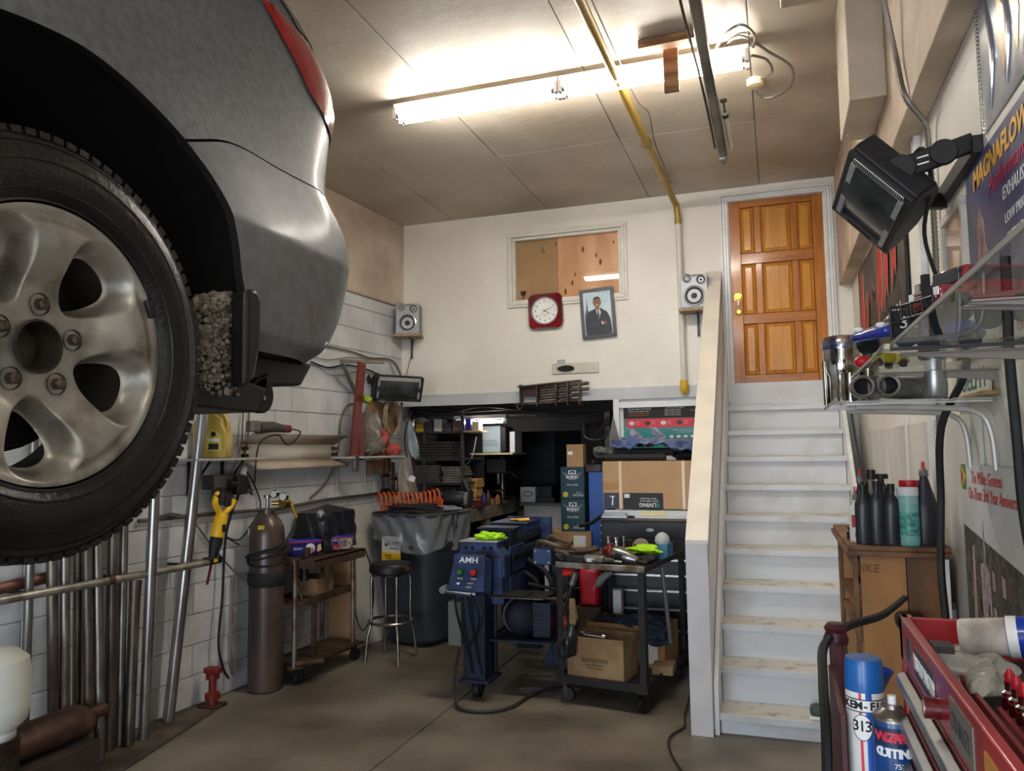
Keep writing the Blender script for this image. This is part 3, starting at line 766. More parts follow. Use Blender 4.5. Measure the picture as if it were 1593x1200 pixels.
g = G().prism([(-.02,.05),(.085,.05),(.085,.16),(.02,.205),(-.02,.15)], -.0605, -.0585, 'y', m=rj); lbj = obj('label', g, mat('jug_label', (206,186,90), .5), jug, smooth=False)
obj('label_patch', G().prism([(0,.06),(.07,.06),(.07,.10),(0,.10)], -.062, -.0606, 'y', m=rj), black_ink, lbj, smooth=False)
obj('label_patch', G().cyl(rj @ V((.032,-.0606,.165)), rj @ V((.032,-.062,.165)), .018), black_ink, lbj, smooth=False)
obj('label_patch', G().prism([(-.005,.115),(.075,.115),(.075,.135),(-.005,.135)], -.062, -.0606, 'y', m=rj), white_ink, lbj, smooth=False)
# ---------------- spare light fixture trough on the wall
s0, s1 = SP((-3.694,4.828,1.724)), SP((-3.613,5.989,1.720))
z1, z2, z3, z4 = 1.823, 1.764, 1.651, 1.586
tr = thing('light_trough', 'empty enamelled fluorescent light housing fixed sideways on the block wall', 'light fixture', tuple(LP((s0+s1)/2, z3)))
g = G()
def lstrip(g, s0, s1, pts):
    A = [LP(s0, z, o) for o, z in pts]; B_ = [LP(s1, z, o) for o, z in pts]
    for i in range(len(pts)-1): g.poly([A[i], A[i+1], B_[i+1], B_[i]])
    return g
lstrip(g, s0, s1, [(.02, z2+.005),(.02, z3-.005)]); obj('reflector', g, mat('cream_enamel', (236,230,216), .4), tr, thick=.004)
g = lstrip(G(), s0, s1-.02, [(.02, z2+.004),(.13, z1+.012),(.13, z1+.022)]); obj('upper_flange', g, mat('dusty_flange', (176,162,146), .6, var=.15), tr, thick=.004)
g = lstrip(G(), s0, s1-.02, [(.02, z3-.004),(.15, z4+.01),(.15, z4-.012)]); obj('lower_flange', g, mat('dusty_flange2', (184,168,150), .6, var=.15), tr, thick=.004)
for s_ in (s0-.03, s1+.02):
    for z_ in (z2-.03, z3+.03):
        g = G(); lbox(g, s_-.02, s_+.02, z_-.012, z_+.012, .02, .06); obj('lamp_socket', g, dsteel, tr, bev=.002)
# corded grinder lying on top of the trough
p = LP(s0-.02, z1+.06, .16)
t = thing('angle_grinder', 'dark corded angle grinder lying at the near end of the light housing', 'grinder', tuple(p))
obj('body', G().tube([p, p+dirw*.16+V((0,0,.01)), p+dirw*.30], [.045,.042,.03], 14), mat('dark_grey_tool', (70,62,60), .5), t)
obj('head', G().cyl(p-dirw*.04-V((0,0,.03)), p-dirw*.04+V((0,0,.05)), .052, n=18), mat('tool_grey_metal', (112,104,100), .45, .5), t, bev=.006)
obj('red_band', G().cyl(p+dirw*.28, p+dirw*.36, .031, n=14), mat('tool_red', (120,44,40), .5), t)
obj('cable', wire([p+dirw*.36, p+dirw*.5+V((0,0,-.02)), p+dirw*.42+V((.0,0,-.10)), p+dirw*.3+V((.02,0,-.12)), p+dirw*.2+V((.02,0,-.05)), p+V((.02,0,-.12)), p-dirw*.02+V((.0,0,-.4))], .006), rubber, t)
# ---------------- wall transformer / dark tool holder under the shelf, with cables
p = LP(SP((-3.693,4.558,1.501)), 1.50, .09)
t = thing('tool_holder', 'dark steel tool holder hanging from the wall under the oil jug shelf', 'holder', tuple(p))
g = G().ob(p, (.12,.22,.10), LR).ob(p+dirw*.02-V((0,0,.10)), (.10,.10,.12), LR); obj('body', g, mat('holder_grey', (92,88,84), .5, .5, var=.3), t, bev=.008)
g = G().cyl(p+nrm*.08+V((0,0,-.01)), p+nrm*.08+dirw*.18+V((0,0,-.04)), .028, n=14); obj('clamp', g, dsteel, t)
obj('hook', wire([p+nrm*.05-V((0,0,.04)), p+nrm*.12-V((0,0,.10)), p+nrm*.10-V((0,0,.16)), p+nrm*.05-V((0,0,.13))], .006), dsteel, t)
# yellow reciprocating saw hanging by its cord
q0, q1 = V((-3.580,4.465,1.439)), V((-3.609,4.327,0.834))
yl = mat('yellow_tool_plastic', (232,182,22), .4, var=.08)
t = thing('reciprocating_saw', 'yellow and black reciprocating saw hanging blade down on the wall', 'saw', tuple(q0))
def L2(a): return q0.lerp(q1, a)
ax = (q1-q0).normalized(); sd = dirw
obj('motor_body', G().tube([L2(.24), L2(.30), L2(.42), L2(.52)], [.035,.045,.046,.040], 12), yl, t)
obj('grip', G().tube(spline([L2(.26)-sd*.00, L2(.14)-sd*.075, L2(.05)-sd*.085, L2(.0)-sd*.06], 5), .021, 10), yl, t)
obj('rear_handle', G().tube(spline([L2(.27)+sd*.0, L2(.18)+sd*.07, L2(.10)+sd*.09], 5), .022, 10), yl, t)
obj('black_grip', G().tube(spline([L2(-.04)-sd*.07, L2(.0)-sd*.062, L2(.06)-sd*.087], 4), .023, 10), blk, t)
obj('trigger', G().ob(L2(.12)+sd*.035, (.03,.05,.06), LR), blk, t, bev=.006)
obj('boot', G().tube([L2(.50), L2(.56), L2(.66), L2(.72)], [.042,.044,.033,.026], 12), rubber, t)
obj('shoe', G().ob(L2(.745), (.06,.14,.05), LR), blk, t, bev=.012)
obj('shoe_badge', G().ob(L2(.745)+nrm*.032+V((0,0,0)), (.002,.035,.022), LR), yl, t)
obj('blade', G().bar(L2(.76), L2(1.0), .022, .003, tuple(sd)), mat('red_saw_blade', (110,44,38), .5, .4), t)
obj('badge', G().ob(L2(.40)+nrm*.046, (.003,.03,.05), LR), black_ink, t)
# power adapter above
p = V((-3.626,4.659,1.474))
t = thing('power_adapter', 'black plug adapter with cables hanging beside the yellow saw', 'adapter', tuple(p))
obj('block', G().ob(p, (.08,.10,.13), LR), blk, t, bev=.008)
obj('plug', G().cyl(p+dirw*.03+V((0,0,.07)), p+dirw*.06+V((0,0,.12)), .022), mat('grey_plug', (170,170,168), .5), t)
obj('cable', wire([p+V((0,0,-.06)), (-3.708,4.633,1.137), (-3.710,4.606,0.696), (-3.712,4.577,0.396), (-3.709,4.624,0.211), (-3.686,4.659,0.133)], .009), rubber, t)
# hanging cables along the block wall
cab = mat('grey_cable', (120,112,104), .6); cabd = mat('dark_cable', (40,38,38), .6)
def cable(lbl, pts, r_=.006, m_=None, cat='cable', group=None, k=6):
    o = obj('cable', wire(pts, r_, 6, k), m_ or cabd); tag(o, lbl, cat, group); return o
cable('grey cable falling from behind the bumper to the angle grinder', [(-3.745,4.962,2.407), (-3.748,4.921,2.014), (-3.740,4.887,1.773), (-3.718,4.776,1.538), (-3.736,4.663,1.314)], .007, cab)
cable('pale cable pair dropping beside the oil jug to the adapter', [(-3.741,4.873,2.398), (-3.743,4.842,1.963), (-3.717,4.785,1.725), (-3.688,4.626,1.534)], .006, cab)
cable('long dark cable looping from the adapter down to the gas cylinder regulator', [(-3.657,4.791,1.514), (-3.708,4.913,1.391), (-3.678,4.769,1.483), (-3.676,4.807,1.560), (-3.732,5.005,1.410), (-3.729,5.043,1.287), (-3.735,4.954,1.174), (-3.745,4.821,1.070), (-3.764,4.690,1.107), (-3.745,4.822,1.033)], .006)
cable('black cable drooping behind the tall tube and across the blocks', [(-3.808,4.060,1.296), (-3.796,4.228,1.303), (-3.785,4.386,1.239), (-3.773,4.567,1.053), (-3.748,4.781,0.846), (-3.707,4.927,0.732)], .007, cab)
cable('bundled cable rising from the light housing to the red post', [(-3.696,5.665,1.322), (-3.680,5.884,1.446), (-3.671,6.012,1.636), (-3.659,6.053,1.777), (-3.666,6.086,1.977), (-3.659,6.183,2.113), (-3.651,6.304,2.137)], .009, mat('brown_cable', (104,92,80), .6))
cable('upper sagging cable clipped along the block wall behind the bumper', [(-3.686,5.798,2.622), (-3.673,5.984,2.621), (-3.653,6.281,2.615), (-3.634,6.547,2.589), (-3.607,6.927,2.610), (-3.595,7.099,2.496), (-3.592,7.149,2.303)], .008, mat('brown_cable', (104,92,80), .6))
cable('thin cable sagging lowest under the upper cable bundle', [(-3.699,5.623,2.519), (-3.680,5.891,2.503), (-3.656,6.230,2.562), (-3.630,6.602,2.570), (-3.611,6.879,2.586), (-3.599,7.049,2.388)], .004, cab)
cable('dark cable run crossing behind the red steel post to the small heater', [(-3.696,5.658,2.463), (-3.680,5.892,2.436), (-3.660,6.180,2.486), (-3.638,6.493,2.474), (-3.618,6.773,2.436), (-3.590,6.893,2.414)], .008, cabd)
cable('thin drooping pale cable loop behind the top shelf bar', [(-3.694,5.693,2.455), (-3.680,5.893,2.379), (-3.663,6.131,2.388), (-3.645,6.386,2.464)], .003, cab)

# ---------------- red steel post with top bar and shelf
P = lambda x, y, w: V((x, y, w))
pb, pt = V((-3.492,6.001,1.629)), V((-3.483,6.135,2.490))
redp = mat('red_oxide_steel', (118,52,42), .5, .2, var=.25, scale=8)
t = thing('red_steel_post', 'red oxide steel channel standing upright against the block wall', 'post', tuple(pb))
obj('channel', G().bar(pb, pt, .10, .03, tuple(nrm)), redp, t, bev=.004)
obj('lower_channel', G().bar(pb+dirw*.12+V((0,0,.0)), pb+dirw*.12+V((0,0,.42)), .08, .03, tuple(nrm)), redp, t, bev=.004)
obj('clip', G().ob(pb+nrm*.03+V((0,0,-.03)), (.03,.06,.14), LR), steel, t, bev=.003)
a, b = V((-3.540,5.892,2.485)), V((-3.494,6.541,2.539))
t = thing('steel_bar', 'short pale steel bar resting across the top of the red post', 'bar', tuple((a+b)/2))
obj('bar', G().bar(a, b, .05, .03), mat('pale_bar', (160,150,140), .5, .5, var=.3), t, bev=.003)
obj('strut', G().bar(a+V((0,0,-.01)), V((-3.641,6.299,2.236)), .03, .02), mat('grey_strut', (120,122,120), .5, .4), t)
z_ = 1.659; s0, s1 = SP((-3.546,5.942,1.664)), SP((-3.478,6.920,1.665))
sh = thing('tool_shelf', 'thin white shelf beside the red post, loaded with gloves and bags', 'shelf', tuple(LP((s0+s1)/2, z_)))
g = G(); lbox(g, s0, s1, z_-.018, z_, .005, .24); obj('shelf_board', g, mat('shelf_white', (198,196,190), .5, var=.2), sh, bev=.003)
for s_ in (s0-.1, s0-.55): obj('bracket', G().bar(LP(s_, z_-.30, .012), LP(s_, z_-.02, .012), .02, .006, tuple(nrm)).bar(LP(s_, z_-.03, .012), LP(s_, z_-.03, .20), .02, .006), mat('shelf_white', (198,196,190), .5), sh)
ZS = z_
# things on that shelf
def blob(name, label, cat, c, sx, sy, sz, m_, amt=.15, rot=(0,0,0), seed=1, sub=3, group=None):
    """crumpled cloth or bag"""
    g = G(); bmesh.ops.create_icosphere(g.bm, subdivisions=sub, radius=1)
    rn = random.Random(seed); fs = [(V((rn.uniform(-1,1), rn.uniform(-1,1), rn.uniform(-1,1))).normalized(), rn.uniform(3, 9), rn.random()*6) for _ in range(7)]
    E_ = Euler(rot).to_matrix()
    for v in g.bm.verts:
        d = v.co.normalized(); k = 1+amt*sum(math.sin(f.dot(d)*q+p) for f, q, p in fs)/3
        co = d*k; co.z = max(co.z, -.75)
        v.co = E_ @ V((co.x*sx, co.y*sy, (co.z+.0)*sz)) + V(c)
    o = obj(name, g, m_); tag(o, label, cat, group); return o
grey_glove = mat('grey_glove_cloth', (118,112,104), .9, var=.3, scale=12, bump=.5)
pink = mat('red_work_glove', (190,84,78), .8, var=.25, scale=12)
q = V((-3.503,6.422,1.735)); 
t = thing('work_glove', 'grey gauntlet glove with a red cuff lying on the tool shelf', 'glove', tuple(q))
obj('gauntlet', G().tube([q-dirw*.14+V((0,0,-.02)), q, q+dirw*.10+V((0,0,.05))], [.06,.055,.045], 14), grey_glove, t)
obj('cuff', G().tube(spline([q+dirw*.09+V((0,0,.04)), q+dirw*.16+V((0,0,.10)), q+dirw*.12+V((0,0,.16))], 4), [.045]*3+[.04]*3+[.03]*3, 12), pink, t)
for k in range(4): obj('finger', G().tube([q-dirw*.13+V((0,0,-.02))+nrm*(-.03+k*.02), q-dirw*(.2+.01*(k%2))+V((0,0,-.035))+nrm*(-.035+k*.022)], [.018,.013], 8), grey_glove, t)
blob('red_glove', 'crumpled red rubber glove at the end of the tool shelf', 'glove', tuple(LP(SP((-3.498,6.770,1.741)), ZS+.06, .14)), .07, .09, .07, pink, seed=4)
def panelbag(name, label, cat, p0, p1, w0, w1, m_, wob=.02, th=.03, seed=1):
    """hanging bag: from top p0 to bottom p1, width w0 to w1 along the wall"""
    p0, p1 = V(p0), V(p1); rn = random.Random(seed); ph = [rn.random()*6 for _ in range(4)]
    def f(u, v):
        a = u*2*PI; w = (w0+(w1-w0)*v)*.5
        p = p0.lerp(p1, v)
        k = 1+.18*math.sin(5*a+ph[0]+3*v)+.1*math.sin(9*v+ph[1])
        return p+dirw*(w*math.cos(a)*k)+nrm*(th*math.sin(a)*(1+.5*math.sin(7*v+ph[2]+2*a)))+V((0,0,wob*math.sin(3*a+ph[3])))
    g = G().grid(f, 28, 14); o = obj(name, g, m_, weld=True); tag(o, label, cat); return o
kraft = mat('brown_kraft', (150,112,70), .8, rgb2=(112,78,46), scale=5, bump=.4)
clearp = mat('clear_plastic_bag', (170,164,156), .25, rgb2=(120,112,104), scale=6, alpha=.6, bump=.6)
panelbag('kraft_sack', 'brown paper sack hanging on the wall below the small heater', 'bag', (-3.588,6.628,2.176), (-3.585,6.674,1.504), .32, .30, kraft, seed=2)
panelbag('brown_cloth', 'tan cloth hanging beside the paper sack by the small heater', 'cloth', (-3.551,6.873,2.169), (-3.556,6.802,1.891), .3, .2, mat('tan_cloth', (142,116,78), .9, rgb2=(96,76,50), scale=6), seed=7)
panelbag('plastic_bag', 'clear crumpled plastic bag of parts hanging beside the red post', 'bag', (-3.535,6.394,2.072), (-3.503,6.411,1.717), .20, .30, clearp, seed=5)
panelbag('clear_bag', 'pale clear bag hung at the nook corner above the grey sack', 'bag', (-3.408,6.950,1.998), (-3.361,6.950,1.639), .10, .16, mat('pale_clear_bag', (176,190,194), .2, rgb2=(120,134,140), alpha=.6, scale=9, bump=.6), seed=9)
gs = panelbag('grey_plastic_sack', 'grey plastic sack with a white sticker hanging under the tool shelf', 'bag', (-3.340,6.700,1.623), (-3.245,6.600,1.268), .16, .36, mat('grey_sack', (132,124,116), .45, var=.25, scale=6, bump=.4), seed=11)
t = obj('sticker', G().ob((-3.179,6.520,1.448), (.06,.004,.05), (0,.3,0)), white_p, gs)
t = obj('coiled_hose', G().tube([V((-3.474,6.696,2.022))+dirw*(.13*math.cos(a*.4))*(1+.05*math.sin(a))+V((0,0,.17*math.sin(a*.4)))+nrm*(.02*math.sin(a*1.7)) for a in range(48)], .008, 6), mat('pale_hose', (150,134,112), .5)); tag(t, 'pale coiled hose hanging below the small wall heater', 'hose')
cable('black cord hanging in a loop at the corner of the nook', [(-3.370,6.900,2.090), (-3.401,6.850,1.932), (-3.415,6.850,1.777), (-3.349,6.800,1.591), (-3.309,6.800,1.481)], .008)
t = obj('tape_measure', G().cyl(V((-3.478,6.198,2.166)), V((-3.413,6.128,2.171)), .035, n=20), mat('green_yellow_plastic', (170,196,40), .4, rgb2=(40,120,50), scale=14), bev=.006); tag(t, 'small green and yellow tape measure hung on the red post', 'tape measure')
# dark clutter under the shelf: clamps
for (x_, y_, L_, lb_) in ((596,742,.28,'rusty C clamp hanging under the tool shelf beside its bracket'), (610,748,.24,'dark pipe wrench hanging under the tool shelf near the grey sack')):
    p = V((-3.564,6.686,1.473)) if x_ == 596 else V((-3.551,6.872,1.436))
    t = thing('hanging_clamp' if x_ == 596 else 'pipe_wrench', lb_, 'clamp' if x_ == 596 else 'wrench', tuple(p))
    obj('bar', G().bar(p+V((0,0,.16)), p-V((0,0,.16)), .03, .015), rust, t, bev=.002)
    obj('jaw', G().ob(p+V((0,0,-.14))+dirw*.04, (.03,.13,.03), LR), dsteel, t, bev=.003); obj('jaw', G().ob(p+V((0,0,.0))+dirw*.04, (.03,.13,.03), LR), dsteel, t, bev=.003)
    obj('screw', G().cyl(p+dirw*.08-V((0,0,.12)), p+dirw*.08+V((0,0,.05)), .008, n=8), dsteel, t)

# ---------------- infrared heaters (one on each wall)
def heater(lbl, c, face, up, w_, h_, arm_to, name='wall_heater'):
    """c centre of the front grille, face = direction it looks, up = its own up, arm_to = wall fixing points"""
    c = V(c); z = V(face).normalized(); y = V(up); y = (y-z*z.dot(y)).normalized(); x = y.cross(z)
    R = Matrix((x, y, z)).transposed(); M_ = Matrix.Translation(c) @ R.to_4x4()
    t = thing(name, lbl, 'heater', tuple(c))
    hs = mat('heater_black', (30,31,34), .5)
    prof = [(-h_/2, .0),(-h_/2,-.05),(-h_*.38,-.12),(-h_*.1,-.15),(h_*.15,-.15),(h_*.42,-.10),(h_/2,-.03),(h_/2,.0)]
    A = [M_ @ V((-w_/2, a, b)) for a, b in prof]; B_ = [M_ @ V((w_/2, a, b)) for a, b in prof]
    g = G(); va = [g.bm.verts.new(q) for q in A]; vb = [g.bm.verts.new(q) for q in B_]; g.skin(va, vb); g.bm.faces.new(va[::-1]); g.bm.faces.new(vb)
    obj('housing', g, hs, t, bev=.008)
    g = G()
    for a, b, cc, d in ((-w_/2, w_/2, h_/2-.03, h_/2), (-w_/2, w_/2, -h_/2, -h_/2+.03), (-w_/2, -w_/2+.025, -h_/2+.03, h_/2-.03), (w_/2-.025, w_/2, -h_/2+.03, h_/2-.03)):
        g.box(a, b, cc, d, .0, .02, M_)
    obj('front_frame', g, hs, t, bev=.004)
    gl = mat('heater_glass', (46,50,52), .25, .1, rgb2=(70,74,76), scale=8, coat=.4)
    obj('glass_front', G().grid(lambda u, v: M_ @ V(((u-.5)*(w_-.05), (v-.5)*(h_-.07), .006+.02*math.sin(PI*v))), 2, 12), gl, t)
    obj('vent_strip', G().box(-w_/2+.03, w_/2-.03, h_/2-.038, h_/2-.006, .0195, .0225, M_), mat('vent_strip_grey', (214,214,210), .4, .2), t)
    for k in range(26):
        x_ = -w_/2+.035+(w_-.07)*k/25
        obj('vent_slot', G().box(x_-.0022, x_+.0022, h_/2-.034, h_/2-.010, .0222, .0238, M_), blkm, t, smooth=False)
        if k < 6 or k > 19: obj('vent_slot', G().box(x_-.003, x_+.003, -h_/2+.006, -h_/2+.026, .0195, .0215, M_), steel, t, smooth=False)
    for s_ in (-1, 1): obj('silver_strip', G().box(s_*(w_/2-.034)-.010, s_*(w_/2-.034)+.010, -h_/2+.03, h_/2-.04, .012, .024, M_), mat('silver_strip', (190,192,192), .35, .5), t)
    for (sx_, q) in arm_to:
        a = M_ @ V((sx_*w_/2, 0, -.09)); q = V(q)
        obj('arm', G().bar(a-(q-a)*.05, a.lerp(q, .55), .07, .02, tuple(x)), hs, t, bev=.008)
        obj('arm_tip', G().bar(a.lerp(q, .48), q, .07, .018, tuple(x)), hs, t, bev=.004)
        obj('pivot', G().cyl(a.lerp(q, .5)-x*.02, a.lerp(q, .5)+x*.02, .03, n=16), hs, t)
        obj('arm_mark', G().bar(a.lerp(q, .22), a.lerp(q, .30), .025, .024, tuple(x)), white_ink, t)
    for k in range(5): obj('rear_slot', G().box(-w_/2-.0015, -w_/2+.001, -.12+k*.045, -.10+k*.045, -.12, -.04, M_), blkm, t, smooth=False)
    return t
hc = V((-3.356,6.600,2.288))
heater('small black infrared heater with glass front on the left wall by the nook', hc, (.62,-.72,-.42), (.25,-.25,.94), .46, .24, [(-1, LP(SP((-3.636,6.515,2.415)), hc.z+.12, .02))])

# ---------------- speakers on bracket shelves
def speaker(lbl, sl, c, yaw):
    """c = centre of the bottom of the cabinet"""
    c = V(c); M_ = Matrix.Translation(c) @ Euler((0,0,yaw)).to_matrix().to_4x4()
    t = thing('bookshelf_speaker', lbl, 'speaker', tuple(c))
    sv = mat('silver_plastic', (150,152,156), .4, .3); sd_ = mat('speaker_side_grey', (120,118,116), .5)
    obj('cabinet', G().box(-.115, .115, -.07, .12, 0, .30, M_), sd_, t, bev=.006)
    obj('front_panel', G().prism([(-.118,0),(.118,0),(.118,.29),(.10,.30),(.0,.275),(-.07,.315),(-.118,.29)], -.09, -.07, 'y', m=M_), sv, t, bev=.005)
    def cone(x, z, r, r2, nm):
        mm = M_ @ Matrix.Translation((x, -.09, z)) @ Euler((PI/2,0,0)).to_matrix().to_4x4()
        rg = obj(nm, G().lathe([(r,-.002),(r,.012),(r*.86,.016),(r2,.006)], 28, m=mm, cap=False), mat('silver_ring', (200,202,206), .2, .7), t)
        obj('cone', G().lathe([(r2,.006),(r2*.9,.001),(r2*.4,-.004),(r2*.3,.004),(.001,.007)], 28, m=mm, cap=False), mat('speaker_cone', (46,46,50), .6), rg)
    cone(.0, .105, .092, .074, 'woofer'); cone(.062, .245, .042, .030, 'port'); cone(-.06, .265, .040, .020, 'tweeter')
    s = thing('speaker_shelf', sl, 'shelf', (c.x, c.y, c.z-.02))
    obj('board', G().box(-.14, .13, -.10, .13, -.026, -.001, M_), mat('chipboard_edge', (176,150,116), .7, var=.3, scale=20), s)
    obj('bracket', G().box(.0, .022, -.02, .12, -.032, -.0265, M_).box(.0, .022, .112, .118, -.23, -.03, M_), mat('grey_steel_bracket', (60,66,72), .5, .5), s)
speaker('silver bookshelf speaker in the left corner of the back wall', 'small chipboard shelf under the left corner speaker', (-3.454,7.020,2.865), .30)
speaker('silver bookshelf speaker beside the yellow pipe and the stair parapet', 'small chipboard shelf under the speaker by the yellow pipe', (-0.640,7.040,2.928), .0)
cable('thin wire trailing down from the left corner speaker', [(-3.453,7.150,2.876), (-3.495,7.160,2.695), (-3.553,7.160,2.467), (-3.553,7.100,2.331)], .003)
# ================================================================ LEFT FLOOR GROUP
def caster(g_parent, x, y, r=.05, yaw=0.0, z=0.0):
    d = V((math.sin(yaw), math.cos(yaw), 0)); s = V((d.y, -d.x, 0))
    c = V((x, y, z+r))
    wq = obj('caster', G().cyl(c-s*.016, c+s*.016, r, n=22), rubber, g_parent, bev=.004)
    obj('hub', G().cyl(c-s*.0175, c+s*.0175, r*.45, n=14), dsteel, wq)
    g = G(); 
    for k in (-1, 1): g.bar(c+s*k*.022, c+s*k*.022-d*.012+V((0,0,r+.022)), .028, .003, tuple(s))
    g.ob(c-d*.012+V((0,0,r+.024)), (.06,.06,.006)); obj('fork', g, dsteel, wq)
# gas cylinder
cx_, cy_ = -3.56, 4.90
t = thing('gas_cylinder', 'tall brown gas cylinder chained to the welding cart', 'gas cylinder', (cx_, cy_, 0))
cm = mat('cylinder_brown', (92,74,66), .4, .25, rgb2=(66,54,50), scale=4, stretch=(1,1,.4), coat=.2)
obj('body', G().lathe([(.10,0),(.122,.01),(.125,.03),(.125,1.10),(.12,1.15),(.10,1.20),(.065,1.245),(.045,1.26),(.045,1.29),(.02,1.295)], 36, c=(cx_, cy_, 0)), cm, t)
obj('neck_ring', G().cyl((cx_,cy_,1.255), (cx_,cy_,1.285), .05, n=24), cm, t)
br = mat('brass', (190,150,70), .3, 1.0)
obj('valve', G().cyl((cx_,cy_,1.285), (cx_,cy_,1.37), .014).cyl((cx_,cy_,1.37), (cx_,cy_,1.39), .03, n=12), steel, t)
obj('regulator', G().cyl((cx_+.02,cy_+.02,1.33), (cx_+.10,cy_+.06,1.33), .016).cyl((cx_+.10,cy_+.03,1.33), (cx_+.10,cy_+.10,1.33), .034, n=18).cyl((cx_+.13,cy_+.10,1.33),(cx_+.16,cy_+.13,1.22),.012), br, t)
for dx, dz in ((.07,.07),(.15,.05)):
    gg = obj('gauge', G().cyl((cx_+dx,cy_-.0,1.33+dz), (cx_+dx,cy_-.03,1.33+dz), .03, n=20), chrome, t); obj('dial', G().cyl((cx_+dx,cy_-.0305,1.33+dz), (cx_+dx,cy_-.032,1.33+dz), .025, n=20), white_p, gg)
obj('sticker', G().ob((cx_-.10,cy_-.085,1.13), (.05,.002,.05), (0,0,-.8)), white_p, t); obj('sticker', G().ob((cx_+.03,cy_-.113,1.165), (.05,.002,.03), (-.3,0,.2)), mat('yellow_sticker', (200,180,60), .5), t)
for z_, r_ in ((.93,.135),(.97,.137),(1.0,.134)):
    pts = [(cx_+r_*math.cos(a*PI/12), cy_+r_*math.sin(a*PI/12), z_+.04*math.sin(a*PI/12+z_*20)) for a in range(24)]
    o = obj('hose', G().tube(pts, .008, 6, closed=True), rubber, t)
obj('hose', wire([(cx_+.16,cy_+.13,1.22),(cx_+.17,cy_+.05,1.12),(cx_+.15,cy_-.05,1.02),(cx_+.03,cy_-.14,.98),(cx_-.12,cy_-.09,.95)], .009), rubber, t)
obj('strap', G().lathe([(.128,.74),(.134,.75),(.134,.83),(.128,.84)], 30, c=(cx_,cy_,0), cap=False), mat('black_strap', (22,22,22), .7), t)
# black welding bag and cable behind the cylinder
blob('tool_bag', 'black tool bag strapped between the gas cylinder and the wall', 'bag', (-3.68, 5.12, .80), .05, .10, .14, mat('black_fabric', (26,26,28), .8, bump=.3), seed=8)
cable('welding cable hanging in a loose knot behind the gas cylinder', [(-3.72,4.72,.82),(-3.71,4.70,.6),(-3.70,4.68,.42),(-3.68,4.66,.25),(-3.70,4.72,.15),(-3.72,4.70,.4),(-3.71,4.73,.6)], .011, cab)
# welding cart
t = thing('welding_cart', 'rusty steel welding cart with a tray top beside the gas cylinder', 'cart', (-3.48, 5.4, 0))
rt = mat('rusty_tray', (92,72,60), .6, .4, rgb2=(64,48,40), scale=7, bump=.2)
gp = mat('worn_grey_post', (136,132,126), .45, .6, rgb2=(98,66,46), scale=6)
obj('tray_top', G().box(-3.70,-3.40,5.03,5.84,.900,.915), rt, t, bev=.003)
obj('tray_leaf', G().box(-3.40,-3.28,5.08,5.84,.885,.90).box(-3.285,-3.28,5.08,5.84,.83,.90), rt, t, bev=.002)
g = G()
obj('side_flap', G().box(-3.42,-3.275,5.075,5.083,.835,.905), rt, t, bev=.002)
for (x_, y_) in ((-3.42,5.045),(-3.35,5.76)):
    obj('leg', G().tube(spline([(x_-.16,y_,.895),(x_-.04,y_,.885),(x_,y_,.84),(x_,y_,.12)], 6), .018, 12), gp, t)
for (x_, y_) in ((-3.67,5.06),(-3.66,5.8)): obj('leg', G().cyl((x_,y_,.12), (x_,y_,.90), .016), gp, t)
obj('inner_post', G().bar((-3.38,5.24,.12), (-3.38,5.24,.60), .03, .03), rust, t)
obj('middle_shelf', G().box(-3.69,-3.36,5.05,5.78,.585,.60).box(-3.37,-3.355,5.05,5.78,.56,.615), rt, t, bev=.002)
obj('base_frame', G().cyl((-3.42,5.05,.15),(-3.24,5.16,.16),.022).bar((-3.67,5.06,.12),(-3.42,5.05,.12),.04,.03).bar((-3.42,5.05,.12),(-3.35,5.76,.12),.03,.03), rust, t)
obj('base_plate', G().ob((-3.47,5.46,.145), (.36,.74,.012), (0,0,-.06)), rt, t, bev=.002)
obj('foot_plate', G().ob((-3.40,5.07,.128), (.10,.08,.012)), rust, t)
caster(t, -3.40, 5.08, .052, .1); caster(t, -3.34, 5.78, .048, .3); caster(t, -3.66, 5.80, .048, .3); caster(t, -3.66, 5.06, .048, 0)
obj('hanging_cup', G().lathe([(.03,0),(.032,.12),(.028,.12),(.026,.004)], 16, c=(-3.44,5.2,.73)), dsteel, t)
obj('hook', wire([(-3.37,5.08,.60),(-3.40,5.06,.68),(-3.42,5.05,.76)], .004), steel, t)
# welder under black plastic
g = G().grid(lambda u, v: V((0,0,0)), 1, 1); g.bm.free()
g = G()
prf = [(-3.70,5.35,.92),(-3.45,5.35,.92),(-3.45,5.85,.92),(-3.70,5.85,.92)]
bm_ = G(); bm_.prism([(-.15,-.28),(.15,-.28),(.15,.28),(-.15,.28)], .0, .30)
t = thing('covered_welder', 'boxy machine under a black plastic bag at the back of the welding cart', 'welder', (-3.55, 5.66, .917))
g = G()
nn = 24
def cov(u, v):
    a = u*2*PI; ca, sa = math.cos(a), math.sin(a)
    k = 1/max(abs(ca), abs(sa)); k = min(k, 1.3)
    if v < .8: zz = .30*v/.8; w_ = 1-.03*math.sin(a*11+v*9)-.04*v
    else: zz = .30+.055*((v-.8)/.2); w_ = (1-(v-.8)/.2)*.96
    return V((-3.535+.150*k*ca*w_+.006*math.sin(9*a+20*v), 5.66+.25*k*sa*w_, .917+zz))
obj('bag', G().grid(cov, 64, 20), mat('black_bag_plastic', (34,36,42), .3, var=.2, scale=10, bump=.5, bscale=14), t, weld=True)
cl = obj('bag_knot', G().tube(spline([(-3.46,5.44,1.20),(-3.43,5.40,1.22),(-3.41,5.37,1.19)], 4), [.02]*3+[.03]*3+[.01]*3, 8), mat('clear_knot', (150,156,160), .2, bump=.6), t)
